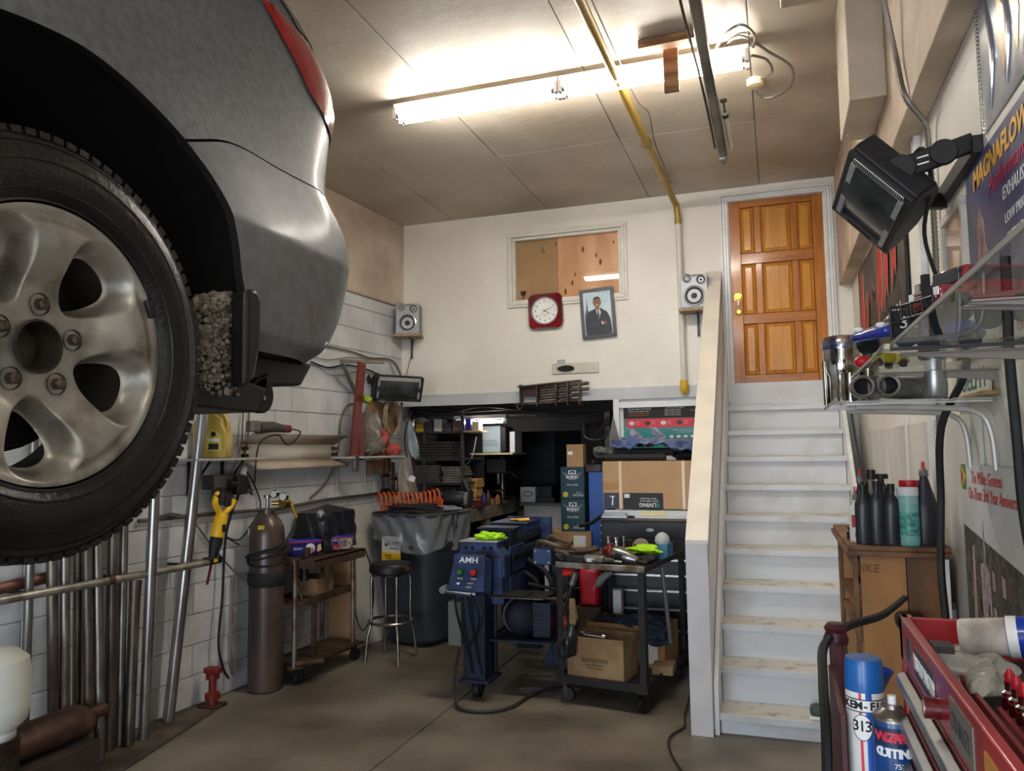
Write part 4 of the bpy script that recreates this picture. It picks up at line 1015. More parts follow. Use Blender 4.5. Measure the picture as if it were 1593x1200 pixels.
# biscuit tubs, cup
def tub(lbl, c, yaw, l, w_, h, cf, lidc):
    M_ = Matrix.Translation(c) @ Euler((0,0,yaw)).to_matrix().to_4x4()
    t = thing('biscuit_tub', lbl, 'tub', tuple(c))
    g = G(); A = [M_ @ V((x, y, 0)) for x, y in ((-l*.45,-w_*.45),(l*.45,-w_*.45),(l*.45,w_*.45),(-l*.45,w_*.45))]; B_ = [M_ @ V((x, y, h)) for x, y in ((-l/2,-w_/2),(l/2,-w_/2),(l/2,w_/2),(-l/2,w_/2))]
    va = [g.bm.verts.new(q) for q in A]; vb = [g.bm.verts.new(q) for q in B_]; g.skin(va, vb); g.bm.faces.new(va[::-1]); g.bm.faces.new(vb)
    obj('tub_body', g, cf, t, bev=.008)
    obj('lid', G().box(-l*.52, l*.52, -w_*.52, w_*.52, h, h+.014, M_), lidc, t, bev=.006)
    obj('lid_rim', G().box(-l*.53, l*.53, -w_*.53, w_*.53, h-.004, h+.004, M_), mat('red_rim', (178,30,70), .4), t, bev=.002)
    return t, M_
blu = mat('tub_blue', (34,40,120), .35, var=.15); lidb = mat('lid_blue', (40,50,160), .3)
t, M_ = tub('blue biscuit tub with a red rim and crest on the welding cart', (-3.50, 5.26, .917), .95, .24, .17, .10, blu, lidb)
obj('crest', G().cyl(M_ @ V((.03,-.083,.05)), M_ @ V((.03,-.086,.05)), .038, n=20), white_ink, t, smooth=False)
for k in range(4): obj('crest_stripe', G().box(.004+k*.014, .011+k*.014, -.0885, -.086, .02, .05, M_), mat('stripe_red', (180,40,50), .5), t, smooth=False)
obj('cracker_picture', G().prism([(.085,.02),(.12,.03),(.115,.08),(.09,.07)], -.0845, -.0825, 'y', m=M_), mat('cracker', (222,190,120), .6), t, smooth=False)
text('Bakery', .03, tuple(M_ @ V((-.06,-.083,.055))), Euler((PI/2,0,.95)).to_matrix(), white_ink, t)
t, M_ = tub('smaller patterned biscuit tub with a blue lid, far end of the cart top', (-3.40, 5.62, .917), .95, .20, .15, .095, mat('patterned_tub', (170,160,140), .5, rgb2=(70,60,90), scale=40), lidb)
for k in range(5): obj('tub_stripe', G().box(-.09+k*.016, -.082+k*.016, -.0725, -.0695, .015, .05, M_), mat('stripe_red', (180,40,50), .5), t, smooth=False)
obj('oval_badge', G().cyl(M_ @ V((-.055,-.0705,.065)), M_ @ V((-.055,-.073,.065)), .024, n=18), blu, t, smooth=False)
o = obj('rusty_cup', G().lathe([(.022,0),(.027,.005),(.027,.07),(.022,.07),(.022,.01)], 18, c=(-3.37,5.12,.917), cap=False), rust); tag(o, 'small rusty cup in front of the blue biscuit tub', 'cup')
# carton on the shelf, cardboard and white board behind
def carton(name, label, cat, c, l, w_, h, yaw, m_, open_=False, flap=.06):
    M_ = Matrix.Translation(c) @ Euler((0,0,yaw)).to_matrix().to_4x4(); t = thing(name, label, cat, tuple(c)); T_ = .004
    for a in ((-l/2, l/2, -w_/2, -w_/2+T_), (-l/2, l/2, w_/2-T_, w_/2), (-l/2, -l/2+T_, -w_/2+T_, w_/2-T_), (l/2-T_, l/2, -w_/2+T_, w_/2-T_)):
        obj('side', G().box(a[0], a[1], a[2], a[3], 0, h, M_), m_, t, bev=.001)
    obj('bottom', G().box(-l/2+T_, l/2-T_, -w_/2+T_, w_/2-T_, .0, .006, M_), m_, t)
    if not open_: 
        obj('top_flap', G().box(-l/2, l/2, -w_/2, -.001, h-.001, h+.003, M_), m_, t, bev=.001); obj('top_flap', G().box(-l/2, l/2, .001, w_/2, h-.001, h+.003, M_), m_, t, bev=.001)
    return t, M_
t, M_ = carton('cardboard_tray', 'small open cardboard box on the middle shelf of the welding cart', 'box', (-3.49, 5.40, .602), .20, .28, .13, .1, mat('dirty_card', (146,118,84), .8, rgb2=(104,82,58), scale=7), True)
a = V((-3.42,6.02,0)); 
o = obj('brown_cardboard', G().box(-3.68,-3.42,5.935,5.942,0,.86), card); tag(o, 'tall sheet of brown cardboard standing behind the welding cart', 'cardboard')
wbd = G()
A = [(-3.56,6.0,.0),(-3.44,6.62,.0),(-3.56,6.66,1.17),(-3.665,5.98,1.22)]
n_ = V((.98,-.19,.1)).normalized()*.012
va = [wbd.bm.verts.new(V(q)) for q in A]; vb = [wbd.bm.verts.new(V(q)+n_) for q in A]; wbd.skin(va, vb); wbd.bm.faces.new(va[::-1]); wbd.bm.faces.new(vb)
o = obj('white_board', wbd, mat('white_laminate', (214,212,206), .4, var=.08), smooth=False); tag(o, 'large white laminate board leaning on the wall between cart and bin', 'board')
cable('thin black cable looping from the cart top down behind its far leg', [(-3.30,5.87,.89),(-3.25,5.90,.7),(-3.235,5.90,.45),(-3.27,5.88,.28),(-3.33,5.88,.22),(-3.39,5.88,.35),(-3.41,5.88,.6)], .006)
# stool
sx, sy = -3.06, 5.88
t = thing('bar_stool', 'round bar stool with a cracked black seat and chrome legs', 'stool', (sx, sy, 0))
dch = mat('dull_chrome', (160,152,140), .3, .9, var=.3, scale=20)
obj('seat', G().lathe([(.02,.70),(.165,.70),(.178,.712),(.180,.74),(.178,.765),(.165,.782),(.12,.79),(.01,.792)], 36, c=(sx,sy,0)), mat('cracked_black_vinyl', (30,29,28), .45, rgb2=(88,76,60), scale=10, lo=.30, hi=.42, bump=.4), t)
for k in range(4):
    a = k*PI/2+.75; c_, s_ = math.cos(a), math.sin(a)
    obj('leg', G().tube(spline([(sx+.06*c_,sy+.06*s_,.695),(sx+.14*c_,sy+.14*s_,.685),(sx+.165*c_,sy+.165*s_,.63),(sx+.165*c_,sy+.165*s_,.33),(sx+.195*c_,sy+.195*s_,.20),(sx+.215*c_,sy+.215*s_,.0)], 6), .0125, 10), dch, t)
obj('foot_ring', G().tube([(sx+.182*math.cos(i*PI/18), sy+.182*math.sin(i*PI/18), .315) for i in range(36)], .0125, 8, closed=True), dch, t)
obj('swivel_plate', G().cyl((sx,sy,.68), (sx,sy,.70), .10, n=24), blk, t)
# wheeled bin
bx, by = -3.10, 6.55
t = thing('wheeled_bin', 'large grey wheeled bin lined with a clear plastic bag', 'bin', (bx, by, 0), .0)
binm = mat('bin_grey', (52,56,64), .5, var=.15, scale=5)
def binp(u, v, sc=1.0):
    a = u*2*PI; ca, sa = math.cos(a), math.sin(a); n_ = 5
    k = (abs(ca)**n_+abs(sa)**n_)**(-1/n_)
    h = 1.10*v; w_ = (.255+.085*min(1, v*1.1))*sc; d_ = (.24+.11*v)*sc
    b = .012*math.sin(PI*min(1, max(0, (v-.72)/.05))) if v > .72 else 0
    ax_ = w_*k*ca+b*ca; ay = d_*k*sa+b*sa; y_ = -.22
    return V((bx+ax_*math.cos(y_)-ay*math.sin(y_), by+ax_*math.sin(y_)+ay*math.cos(y_), .04+h))
obj('bin_body', G().grid(binp, 64, 40), binm, t, weld=True, thick=.006)
obj('bin_floor', G().poly and G().cyl((bx,by,.035), (bx,by,.05), .25, n=24), binm, t)
g = G().tube([binp(i/64, 1.0, 1.02) for i in range(64)], .018, 8, closed=True); obj('rim', g, binm, t)
linm = mat('clear_liner', (176,178,180), .15, alpha=.38, bump=.7, scale=9, coat=.4)
def lin_(u, v):
    p = binp(u, 1.0, 1.05); q = binp(u, .80-.10*(.5+.5*math.sin(u*2*PI*2.5+1)), 1.06)
    r = p.lerp(q, v); r += V((.010*math.sin(31*u*PI+v*5), .010*math.cos(27*u*PI-v*7), 0)); return r
obj('bin_liner', G().grid(lin_, 128, 16), linm, t)
obj('liner_top', G().grid(lambda u, v: binp(u, 1.0, 1-v*.98)+V((0,0,.02-.03*v+.008*math.sin(40*u+9*v))), 64, 10), mat('dusty_plastic_top', (96,92,86), .25, alpha=.85, bump=.7, scale=9), t)
Rb = Euler((0,0,-.22)).to_matrix()
lb_c = V((bx,by,0)) + Rb @ V((-.075,-.318,.83))
Rl = Euler((PI/2,0,-.22)).to_matrix()
lb = obj('label', G().ob(lb_c+Rb @ V((0,-.018,0)), (.21,.003,.25), Rb), mat('label_white', (206,202,192), .5), t)
obj('label_band', G().ob(lb_c+Rb @ V((0,-.0205,-.07)), (.21,.002,.11), Rb), mat('label_yellow', (226,184,30), .5), lb)
text('RPM', .062, tuple(lb_c+Rb @ V((.03,-.0215,.06))), Rl, black_ink, lb, sx=1.15)
obj('label_print', G().ob(lb_c+Rb @ V((.03,-.0205,.02)), (.10,.001,.008), Rb), black_ink, lb)
obj('label_print', G().ob(lb_c+Rb @ V((-.03,-.022,-.04)), (.08,.001,.008), Rb), black_ink, lb)
obj('label_print', G().ob(lb_c+Rb @ V((-.03,-.022,-.06)), (.06,.001,.008), Rb), black_ink, lb)
obj('label_diamond', G().ob(lb_c+Rb @ V((-.055,-.0205,.05)), (.03,.001,.03), Rb @ Euler((0,PI/4,0)).to_matrix()), mat('dark_grey_ink', (80,80,84), .6), lb)
obj('handle_recess', G().ob(V((bx,by,0))+Rb @ V((.10,-.318,.80)), (.16,.03,.03), Rb), blkm, t, bev=.01)
for k in (-1, 1):
    c0 = V((bx,by,0)) + Rb @ V((.31, .12+k*.12-.0, .145))
w0 = V((bx,by,.145)) + Rb @ V((.285, .14, 0)); sx_ = Rb @ V((1,0,0))
wq = obj('wheel', G().lathe([(.10,-.028),(.14,-.028),(.148,-.018),(.148,.018),(.14,.028),(.10,.028)], 36, m=Matrix.Translation(w0+sx_*.05) @ (frame(Rb @ V((0,1,0)), (0,0,1))).to_4x4(), cap=False), mat('brown_grey_tyre', (78,68,62), .7, var=.2), t)
obj('wheel_disc', G().lathe([(.001,.020),(.03,.024),(.05,.012),(.095,.012),(.103,.026),(.103,-.02),(.001,-.02)], 32, m=Matrix.Translation(w0+sx_*.05) @ (frame(Rb @ V((0,1,0)), (0,0,1))).to_4x4(), cap=False), mat('dark_wheel_disc', (46,44,44), .6), wq)
obj('axle', G().cyl(w0-sx_*.5, w0+sx_*.05, .012), dsteel, t)
# orange coil hose, gloves and small grinder on the bin
oc = []
for i in range(16*14+1):
    a = i/16*2*PI; s_ = i/(16*14)
    base = V((-3.44,6.36,1.235)).lerp(V((-2.98,6.70,1.265)), s_); R_ = .088-.014*math.sin(3*s_)
    ax_ = V((.80,.60,.0)).normalized(); yv = V((-.60,.80,0)); oc.append(base+yv*(R_*math.cos(a))+V((0,0,R_*math.sin(a)+.01*math.sin(s_*7))))
oc += [V((-2.96,6.72,1.24)), V((-2.93,6.62,1.22)), V((-2.90,6.58,1.16))]
o = obj('coiled_air_hose', G().tube(oc, .0075, 6), mat('orange_hose', (226,96,34), .35, var=.1)); tag(o, 'bright orange coiled air hose lying across the bin', 'hose')
blob('black_rag', 'crumpled black rags on the bin in front of the orange hose', 'rag', (-3.10,6.42,1.20), .24, .10, .035, mat('black_cloth', (34,33,34), .8, bump=.5), amt=.35, seed=21, sub=4)
blob('plastic_scrap', 'crinkled clear plastic sheet on the right side of the bin top', 'plastic sheet', (-2.88,6.52,1.185), .16, .10, .02, mat('crinkled_clear', (190,192,196), .12, alpha=.55, bump=.8, scale=14), amt=.3, seed=22, sub=4)
"""bench grinder stands on the bench end just behind the bin"""
# ================================================================ WORKBENCH NOOK
bt = mat('worn_bench_wood', (120,108,94), .7, rgb2=(86,74,64), scale=6, stretch=(8,1,8))
BX0, BX1, BY0, BY1, BZ = -3.66, -2.98, 7.0, 9.4, 1.10
t = thing('workbench', 'long worn wooden workbench running back into the nook', 'workbench', ((BX0+BX1)/2, 8.2, 0))
for k in range(4):
    a = BX0+k*(BX1-BX0)/4; obj('top_plank', G().box(a+.002, a+(BX1-BX0)/4-.002, BY0, BY1, BZ-.04, BZ), bt, t, bev=.003)
obj('front_rail', G().box(BX1-.04, BX1+.012, BY0, BY1, BZ-.13, BZ-.005), mat('bench_front_grey', (150,142,130), .6, rgb2=(116,104,92), scale=5), t, bev=.004)
for y_ in (BY0+.05, BY0+1.0, BY1-.1): obj('leg', G().box(BX1-.09, BX1, y_-.045, y_+.045, 0, BZ-.13), mat('bench_front_grey', (150,142,130), .6), t, bev=.004)
for y_ in (BY0+.05, BY1-.1): obj('leg', G().box(BX0, BX0+.09, y_-.045, y_+.045, 0, BZ-.04), bt, t, bev=.004)
obj('lower_shelf', G().box(BX0, BX1-.01, BY0, BY1, .50, .53).box(BX1-.03, BX1+.01, BY0, BY1, .42, .56), mat('bench_front_grey', (150,142,130), .6), t, bev=.003)
rnk = random.Random(11)
ORD = ['first','second','third','fourth','fifth','sixth','seventh','eighth','ninth']
def jar(lbl, x, y, z, r, h, m_, cm_=None, cat='jar', group=None, n=16):
    t = obj('jar', G().lathe([(r*.9,0),(r,.006),(r,h*.74),(r*.55,h*.86),(r*.55,h)], n, c=(x,y,z)), m_); tag(t, lbl, cat, group)
    if cm_: obj('lid', G().cyl((x,y,z+h), (x,y,z+h+.02), r*.6, n=n), cm_, t)
    return t
def dbox(name, lbl, cat, x0, x1, y0_, y1, z0, z1, m_, group=None, bev=.003):
    o = obj(name, G().box(x0,x1,y0_,y1,z0,z1), m_, bev=bev); tag(o, lbl, cat, group); return o
# lower shelf of the bench: cartons
for k in range(8):
    y_ = 7.15+k*.24; h = rnk.uniform(.10,.26); m_ = [mat('old_card', (120,84,56), .8), mat('brick_red_box', (112,58,44), .7), mat('grey_part', (80,78,78), .6), mat('dim_card', (140,108,74), .8)][k % 4]
    o = dbox('small_carton', ORD[k]+' dusty carton from the near end, lower shelf of the workbench', 'box', BX1-.30-rnk.random()*.1, BX1-.05, y_, y_+.2, .531, .531+h, m_, group='parts cartons under the workbench')
# nook lamp
NL = fluoro('bench_light', 'lit single fluorescent tube hanging over the workbench', -3.20, -2.62, 7.6, 2.08, 1, 1)
for o_ in kids(NL):
    if o_.name.startswith('tube') and 'cap' not in o_.name and 'holder' not in o_.name: o_.data.materials[0] = mat('bench_tube_lit', (255,246,240), .4, emis=30.0)
for x_ in (-3.15,-2.7): obj('hanger', G().cyl((x_,7.6,2.07), (x_,7.6,2.22), .004), steel, NL)
dbox('board_backing', 'pale hardboard sheet on the wall behind the bench lamp', 'board', -3.62, -3.60, 7.7, 9.2, 1.15, 1.95, mat('pale_backing', (196,192,184), .7, var=.2))
# shelves on the left of the nook
dst = mat('dark_shelf', (60,56,54), .7, var=.3)
t = thing('nook_shelving', 'dark shelving unit full of parts at the left of the nook', 'shelving', (-3.3, 7.75, 1.36))
for z_ in (1.37,1.62,1.90): obj('shelf', G().box(-3.64,-3.06,7.45,8.02,z_-.02,z_), dst, t, bev=.002)
for x_ in (-3.64,-3.08): obj('upright', G().box(x_,x_+.03,7.45,7.48,1.30,2.12), dst, t)
obj('back', G().box(-3.64,-3.06,8.02,8.03,1.30,2.12), blkm, t)
for k in range(7):
    z_ = 1.372+k*.026
    o = dbox('binder', ORD[k]+' flat binder from the bottom, stack on the lowest nook shelf', 'binder', -3.62+rnk.random()*.02, -3.34+rnk.random()*.02, 7.47, 7.78, z_, z_+.023, mat('binder_grey', (84,80,76), .6, var=.3), group='flat binders on the bottom nook shelf')
for k in range(7):
    z_ = 1.372+k*.024
    o = dbox('paper_stack', ORD[k]+' sheaf of catalogues from the bottom, beside the binders', 'paper', -3.31+rnk.random()*.03, -3.10+rnk.random()*.03, 7.46, 7.76, z_, z_+.02, mat('catalogue_grey', (120,116,108), .7, var=.4, scale=9), group='catalogues on the bottom nook shelf')
for k in range(6):
    z_ = 1.622+k*.03
    dbox('binder', ORD[k]+' dark binder from the bottom, stack on the middle nook shelf', 'binder', -3.61+rnk.random()*.02, -3.2+rnk.random()*.03, 7.48, 7.78, z_, z_+.024, mat('binder_brown', (62,52,48), .6, var=.3), group='binders on the middle nook shelf')
cols_ = [((200,170,50),'yellow filter box'),((60,58,60),'black spare part box'),((190,182,168),'pale spare part box'),((60,60,66),'dark grey part box'),((96,70,60),'brown part box')]
for k in range(5):
    c_, nm = cols_[k]
    dbox('part_box', nm+' on the top shelf of the nook shelving', 'box', -3.60+k*.105, -3.51+k*.105, 7.47, 7.62, 1.902, 1.99+.02*(k%3), mat('box_col%d' % k, c_, .6))
dbox('part_box', 'small blue box at the lit end of the nook shelving', 'box', -3.05, -2.99, 7.5, 7.62, 1.905, 2.03, mat('box_blue', (30,46,150), .5)); dbox('part_box', 'cream box beside the small blue box by the bench lamp', 'box', -2.97, -2.90, 7.5, 7.62, 1.905, 2.0, mat('box_cream', (214,196,160), .6))
obj_ = dbox('shelf_plank', 'short brown plank shelf carrying the blue and cream boxes', 'shelf', -3.06, -2.86, 7.45, 7.66, 1.885, 1.903, wood_b)
for k, (x_, a_) in enumerate(((-3.50,.5),(-3.38,-.4),(-3.25,.2))):
    o = obj('folded_board', G().ob((x_,7.56,2.07), (.16,.02,.07), (.3,a_,.1)), mat('grey_foam', (90,88,86), .8, var=.3)); tag(o, 'bent grey sheet scrap piled on top of the nook shelving', 'sheet', 'grey sheet scraps on the nook shelving')
# old monitor on its shelf
t = thing('old_monitor', 'pale blue-grey old monitor lying on its side on a nook shelf', 'monitor', (-3.0, 8.2, 1.67))
obj('case', G().prism([(-3.15,1.672),(-2.86,1.672),(-2.86,1.965),(-3.13,1.965),(-3.17,1.93),(-3.17,1.70)], 8.05, 8.40, 'y'), mat('monitor_case', (168,186,192), .45), t, bev=.01)
obj('bezel', G().prism([(-2.86,1.672),(-2.80,1.69),(-2.80,1.945),(-2.86,1.965)], 8.06, 8.39, 'y'), blk, t, bev=.006)
for k in range(4): obj('vent', G().box(-3.10,-2.90,8.048,8.051,1.75+k*.018,1.756+k*.018), mat('vent_grey', (110,122,128), .6), t)
dbox('monitor_shelf', 'thin board shelf under the old monitor', 'shelf', -3.2, -2.70, 8.0, 8.45, 1.65, 1.671, mat('shelf_cream', (196,184,140), .6))
dbox('white_book', 'white binder standing at the right of the old monitor', 'binder', -2.77, -2.71, 8.1, 8.35, 1.672, 1.90, white_p)
dbox('notice_sheet', 'white paper sheet pinned under the bench lamp', 'paper', -3.44, -3.14, 8.30, 8.304, 1.55, 2.0, white_p, bev=0)
# drill press
t = thing('drill_press', 'dark bench drill press standing in the middle of the workbench', 'drill press', (-2.98, 8.45, BZ))
obj('base', G().box(-3.14,-2.86,8.3,8.6,BZ,BZ+.04), dsteel, t, bev=.006); obj('column', G().cyl((-3.0,8.5,BZ+.04),(-3.0,8.5,1.62),.03), steel, t)
obj('head', G().box(-3.10,-2.85,8.2,8.58,1.44,1.61), mat('press_dark', (36,36,38), .5), t, bev=.02); obj('chuck', G().cyl((-2.97,8.28,1.44),(-2.97,8.28,1.32),.03,.015), steel, t)
obj('handle', G().cyl((-2.86,8.3,1.48),(-2.74,8.22,1.40),.007), steel, t); obj('table', G().cyl((-2.98,8.34,1.24),(-2.98,8.34,1.255),.10,n=20), dsteel, t)
# wooden drawers stack
t = thing('drawer_unit', 'little stack of pale wooden drawer boxes on the workbench', 'drawers', (-3.10, 7.9, BZ))
for k in range(3):
    d_ = obj('drawer', G().box(-3.20+.01*k,-3.06+.01*k,7.80,8.0,BZ+.002+k*.10,BZ+.096+k*.10), mat('pale_drawer', (206,160,96), .6, var=.2, scale=8), t, bev=.003); obj('knob', G().sphere((-3.13+.01*k,7.795,BZ+.05+k*.10), .008, 8), steel, d_)
t = thing('red_block', 'dark red machined block on the workbench beside the wooden drawers', 'block', (-2.98,7.7,BZ)); obj('block', G().box(-3.05,-2.93,7.62,7.75,BZ,BZ+.05).box(-3.03,-2.95,7.64,7.73,BZ+.05,BZ+.08), mat('maroon', (96,34,34), .5), t, bev=.004)
# bench grinder and lamp head
gx, gy, gz = -3.02, 7.12, BZ
t = thing('bench_grinder', 'dark blue bench grinder with two guarded wheels at the near bench end', 'grinder', (gx,gy,gz))
gd = mat('grinder_dark', (40,46,58), .45, .3)
obj('base', G().box(gx-.09,gx+.09,gy-.07,gy+.07,gz,gz+.05), gd, t, bev=.01)
obj('motor', G().lathe([(.02,-.12),(.065,-.11),(.08,-.08),(.08,.08),(.065,.11),(.02,.12)], 24, m=Matrix.Translation((gx,gy,gz+.13)) @ Euler((0,PI/2,.2)).to_matrix().to_4x4()), gd, t)
for s_ in (-1, 1):
    obj('guard', G().cyl((gx+s_*.13,gy+s_*.03,gz+.13), (gx+s_*.17,gy+s_*.035,gz+.13), .09, n=24), gd, t, bev=.006); obj('stone', G().cyl((gx+s_*.135,gy-.035,gz+.12), (gx+s_*.165,gy-.03,gz+.12), .078, n=24), mat('grey_stone', (120,118,116), .9), t)
    obj('rest', G().box(gx+s_*.15-.03,gx+s_*.15+.03,gy-.12,gy-.07,gz+.08,gz+.085), steel, t)
t = thing('work_lamp', 'black adjustable work lamp head above the bench grinder', 'lamp', (-2.98,7.35,BZ))
obj('arm', G().cyl((-3.10,7.4,BZ), (-2.98,7.34,BZ+.24), .008), steel, t); obj('head', G().lathe([(.022,.16),(.035,.12),(.04,.02),(.045,0),(.04,0)], 18, m=Matrix.Translation((-2.92,7.30,BZ+.16)) @ Euler((0,-.5,0)).to_matrix().to_4x4()), blk, t); obj('bulb', G().sphere((-2.92,7.30,BZ+.165), .028, 10), white_p, t)
for k in range(12):
    x_ = -3.58+rnk.random()*.50; y_ = 7.3+rnk.random()*1.8; h = rnk.uniform(.05,.18); c_ = [(72,60,52),(40,42,48),(120,96,66),(64,66,70)][k%4]
    if abs(y_-8.45) < .25 or abs(y_-7.9) < .2 or (y_ < 7.45): y_ += .45
    if k%3 == 0: jar('grimy jar among the clutter on the workbench', x_, min(y_, 9.2), BZ, .035, h+.05, mat('grimy_c%d'%(k%4), c_, .5), dsteel, group='jars among the workbench clutter')
    else: dbox('bench_part', 'dark car part among the clutter on the workbench', 'car part', x_-.05, x_+.05, min(y_,9.2)-.06, min(y_,9.2)+.06, BZ, BZ+h*.8, mat('grimy_c%d'%(k%4), c_, .5), group='parts among the workbench clutter', bev=.012)
cable('pale cable lying in loops on the workbench edge', [(-3.12,7.62,BZ+.008),(-3.02,7.55,BZ+.008),(-3.0,7.75,BZ+.06),(-3.08,7.85,BZ+.01),(-3.03,8.0,BZ+.01),(-3.14,7.7,BZ+.01),(-3.2,7.5,BZ+.01)], .006, cab)
cable('white cable drooping from the bench lamp past the monitor', [(-3.2,7.9,2.0),(-3.22,7.75,1.7),(-3.16,7.72,1.55),(-3.10,7.8,1.62),(-3.08,7.9,1.85)], .005, mat('white_cable', (190,188,182), .5))
cable('dark cable strung under the nook ceiling', [(-3.55,7.35,2.12),(-3.2,7.36,2.08),(-2.8,7.38,2.14),(-2.2,7.40,2.07),(-1.7,7.4,2.10)], .010)
cable('second dark cable sagging under the nook ceiling', [(-3.4,7.42,2.14),(-3.0,7.43,2.10),(-2.5,7.43,2.10),(-1.9,7.42,2.03),(-1.45,7.42,2.05)], .008)
# far white counter and things on it
t = thing('white_counter', 'white base cabinet with a grey worktop at the back of the nook', 'cabinet', (-2.40, 9.1, 0))
obj('body', G().box(-2.88,-1.75,8.92,9.5,0,1.04), mat('counter_white', (206,204,200), .5, var=.08), t, bev=.003); obj('worktop', G().box(-2.92,-1.72,8.88,9.52,1.04,1.075), mat('worktop_grey', (120,118,116), .5), t, bev=.003)
t = thing('white_machine', 'white electrical box with a loop logo on the back counter', 'box', (-2.84,9.0,1.076)); obj('box', G().box(-2.93,-2.74,8.93,9.1,1.078,1.26), white_p, t, bev=.008); obj('loop', G().tube([(-2.835+.06*math.cos(a),8.926,1.18+.03*math.sin(a)) for a in [i*PI/8 for i in range(16)]], .004, 5, closed=True), blk, t)
dbox('black_box', 'black battery-like box on the back counter', 'box', -2.70, -2.54, 8.95, 9.15, 1.078, 1.27, blk, bev=.008); dbox('black_box', 'low black case in front of the battery-like box', 'box', -2.72, -2.50, 8.9, 8.94, 1.078, 1.14, mat('case_black', (40,40,44), .5))
o = obj('dark_flask', G().lathe([(.03,0),(.035,.01),(.035,.13),(.02,.15),(.02,.18)], 16, c=(-2.42,9.0,1.078)), blk); tag(o, 'slim dark flask standing beside the battery-like box', 'flask')
t = obj('soap_bottle', G().lathe([(.03,0),(.034,.01),(.034,.08),(.012,.10),(.012,.12)], 16, c=(-2.28,8.96,1.078)), mat('pale_blue_bottle', (150,190,214), .3)); tag(t, 'small pale blue pump bottle on the back counter', 'bottle'); obj('pump', G().cyl((-2.28,8.96,1.195),(-2.28,8.96,1.225),.012).box(-2.30,-2.245,8.955,8.965,1.22,1.23), white_p, t)
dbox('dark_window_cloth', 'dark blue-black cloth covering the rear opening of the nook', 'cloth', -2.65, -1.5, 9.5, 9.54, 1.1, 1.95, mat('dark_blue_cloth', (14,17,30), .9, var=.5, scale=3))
# grimy engine-like parts hanging at the right of the nook
t = thing('hanging_exhaust_parts', 'cluster of dark exhaust clamps and straps hung at the nook post', 'car parts', (-1.52,7.3,1.95))
obj('strap', wire([(-1.75,7.3,1.95),(-1.74,7.3,1.82),(-1.66,7.3,1.78),(-1.56,7.3,1.80),(-1.52,7.3,1.88)], .018, 8), blk, t)
obj('bracket', G().bar((-1.52,7.32,1.3),(-1.52,7.32,2.05),.05,.02), dsteel, t)
for k in range(4): obj('rod', G().cyl((-1.60+k*.03,7.28,1.86+.02*k),(-1.50+k*.02,7.25,2.0-.02*k),.006), dsteel, t)
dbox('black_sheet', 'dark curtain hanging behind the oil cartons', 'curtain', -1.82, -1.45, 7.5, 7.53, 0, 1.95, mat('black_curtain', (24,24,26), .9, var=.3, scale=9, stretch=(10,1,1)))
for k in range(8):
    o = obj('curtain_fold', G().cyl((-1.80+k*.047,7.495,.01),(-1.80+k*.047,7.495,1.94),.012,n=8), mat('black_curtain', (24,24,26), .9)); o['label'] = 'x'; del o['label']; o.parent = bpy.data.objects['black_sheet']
# spring and shelf rod on the beam: coil spring rack above the nook
t = thing('tube_rack_block', 'bundle of rusty coil-wrapped metal rods fixed over the nook beam', 'metal rack', tuple((-1.984,7.080,2.252)))
cB = V((-1.999,7.090,2.253)); sprm = mat('bronze_metal', (112,98,88), .4, .7, rgb2=(78,62,54), scale=12)
w2 = .37
obj('end_plate', G().ob(cB+V((-.30,0,-.03)), (.012,.10,.19)), sprm, t); obj('top_plate', G().ob(cB+V((-.02,.0,.065)), (.62,.08,.014), (0,-.06,0)), sprm, t, bev=.002)
obj('left_block', G().ob(cB+V((-.22,.02,.0)), (.15,.02,.10)), mat('dark_red_brown', (62,40,36), .6), t)
for k in range(4):
    zz = cB.z+.045-k*.052; x0_ = cB.x-.14+(.0 if k < 3 else -.22); x1_ = cB.x+(.36 if k in (0, 1) else .27)
    obj('rod', G().cyl((x0_,YD-.085,zz-.012),(x1_,YD-.085,zz+.012),.016,n=14), sprm, t)
    if k < 3: obj('coil', G().tube([(x0_+.02+i*.0026, YD-.085+.021*math.cos(i*.9), zz+.021*math.sin(i*.9)) for i in range(120)], .0035, 5), sprm, t)
for x_ in (-.13,.06,.17,.28): obj('retainer', G().ob(cB+V((x_,-.02,-.04)), (.012,.09,.21)), sprm, t, bev=.002)
obj('hook', wire([cB+V((-.31,-.02,-.11)), cB+V((-.34,-.02,-.14)), cB+V((-.31,-.02,-.17)), cB+V((-.28,-.02,-.13))], .007), sprm, t)
# aluminium plate with a slot on the wall and sticker
p0_, p1_ = V((-2.011,7.165,2.425)), V((-1.558,7.165,2.502))
t = thing('slotted_plate', 'pale metal plate with an oval slot screwed to the white wall', 'plate', tuple((p0_+p1_)/2))
obj('plate', G().ob((p0_+p1_)/2, (abs(p1_.x-p0_.x)-.0,.012,.10)), mat('pale_metal', (198,192,176), .4, .4, var=.15), t, bev=.004)
sc = V((-1.874,7.155,2.461)); obj('slot', G().lathe([(.001,0),(1,0),(1,.004),(.001,.004)], 24, m=Matrix.Translation(sc) @ Euler((PI/2,0,0)).to_matrix().to_4x4() @ Matrix.Diagonal((.085,.03,1,1))), blkm, t)
obj('slot_rim', G().tube([sc+V((.085*math.cos(a), -.002, .03*math.sin(a))) for a in [i*PI/12 for i in range(24)]], .004, 5, closed=True), steel, t)
o = obj('foil_sticker', G().ob((-1.922,7.172,2.533), (.08,.002,.04)), mat('foil', (176,180,184), .3, .6)); tag(o, 'small silver sticker above the slotted plate', 'sticker')

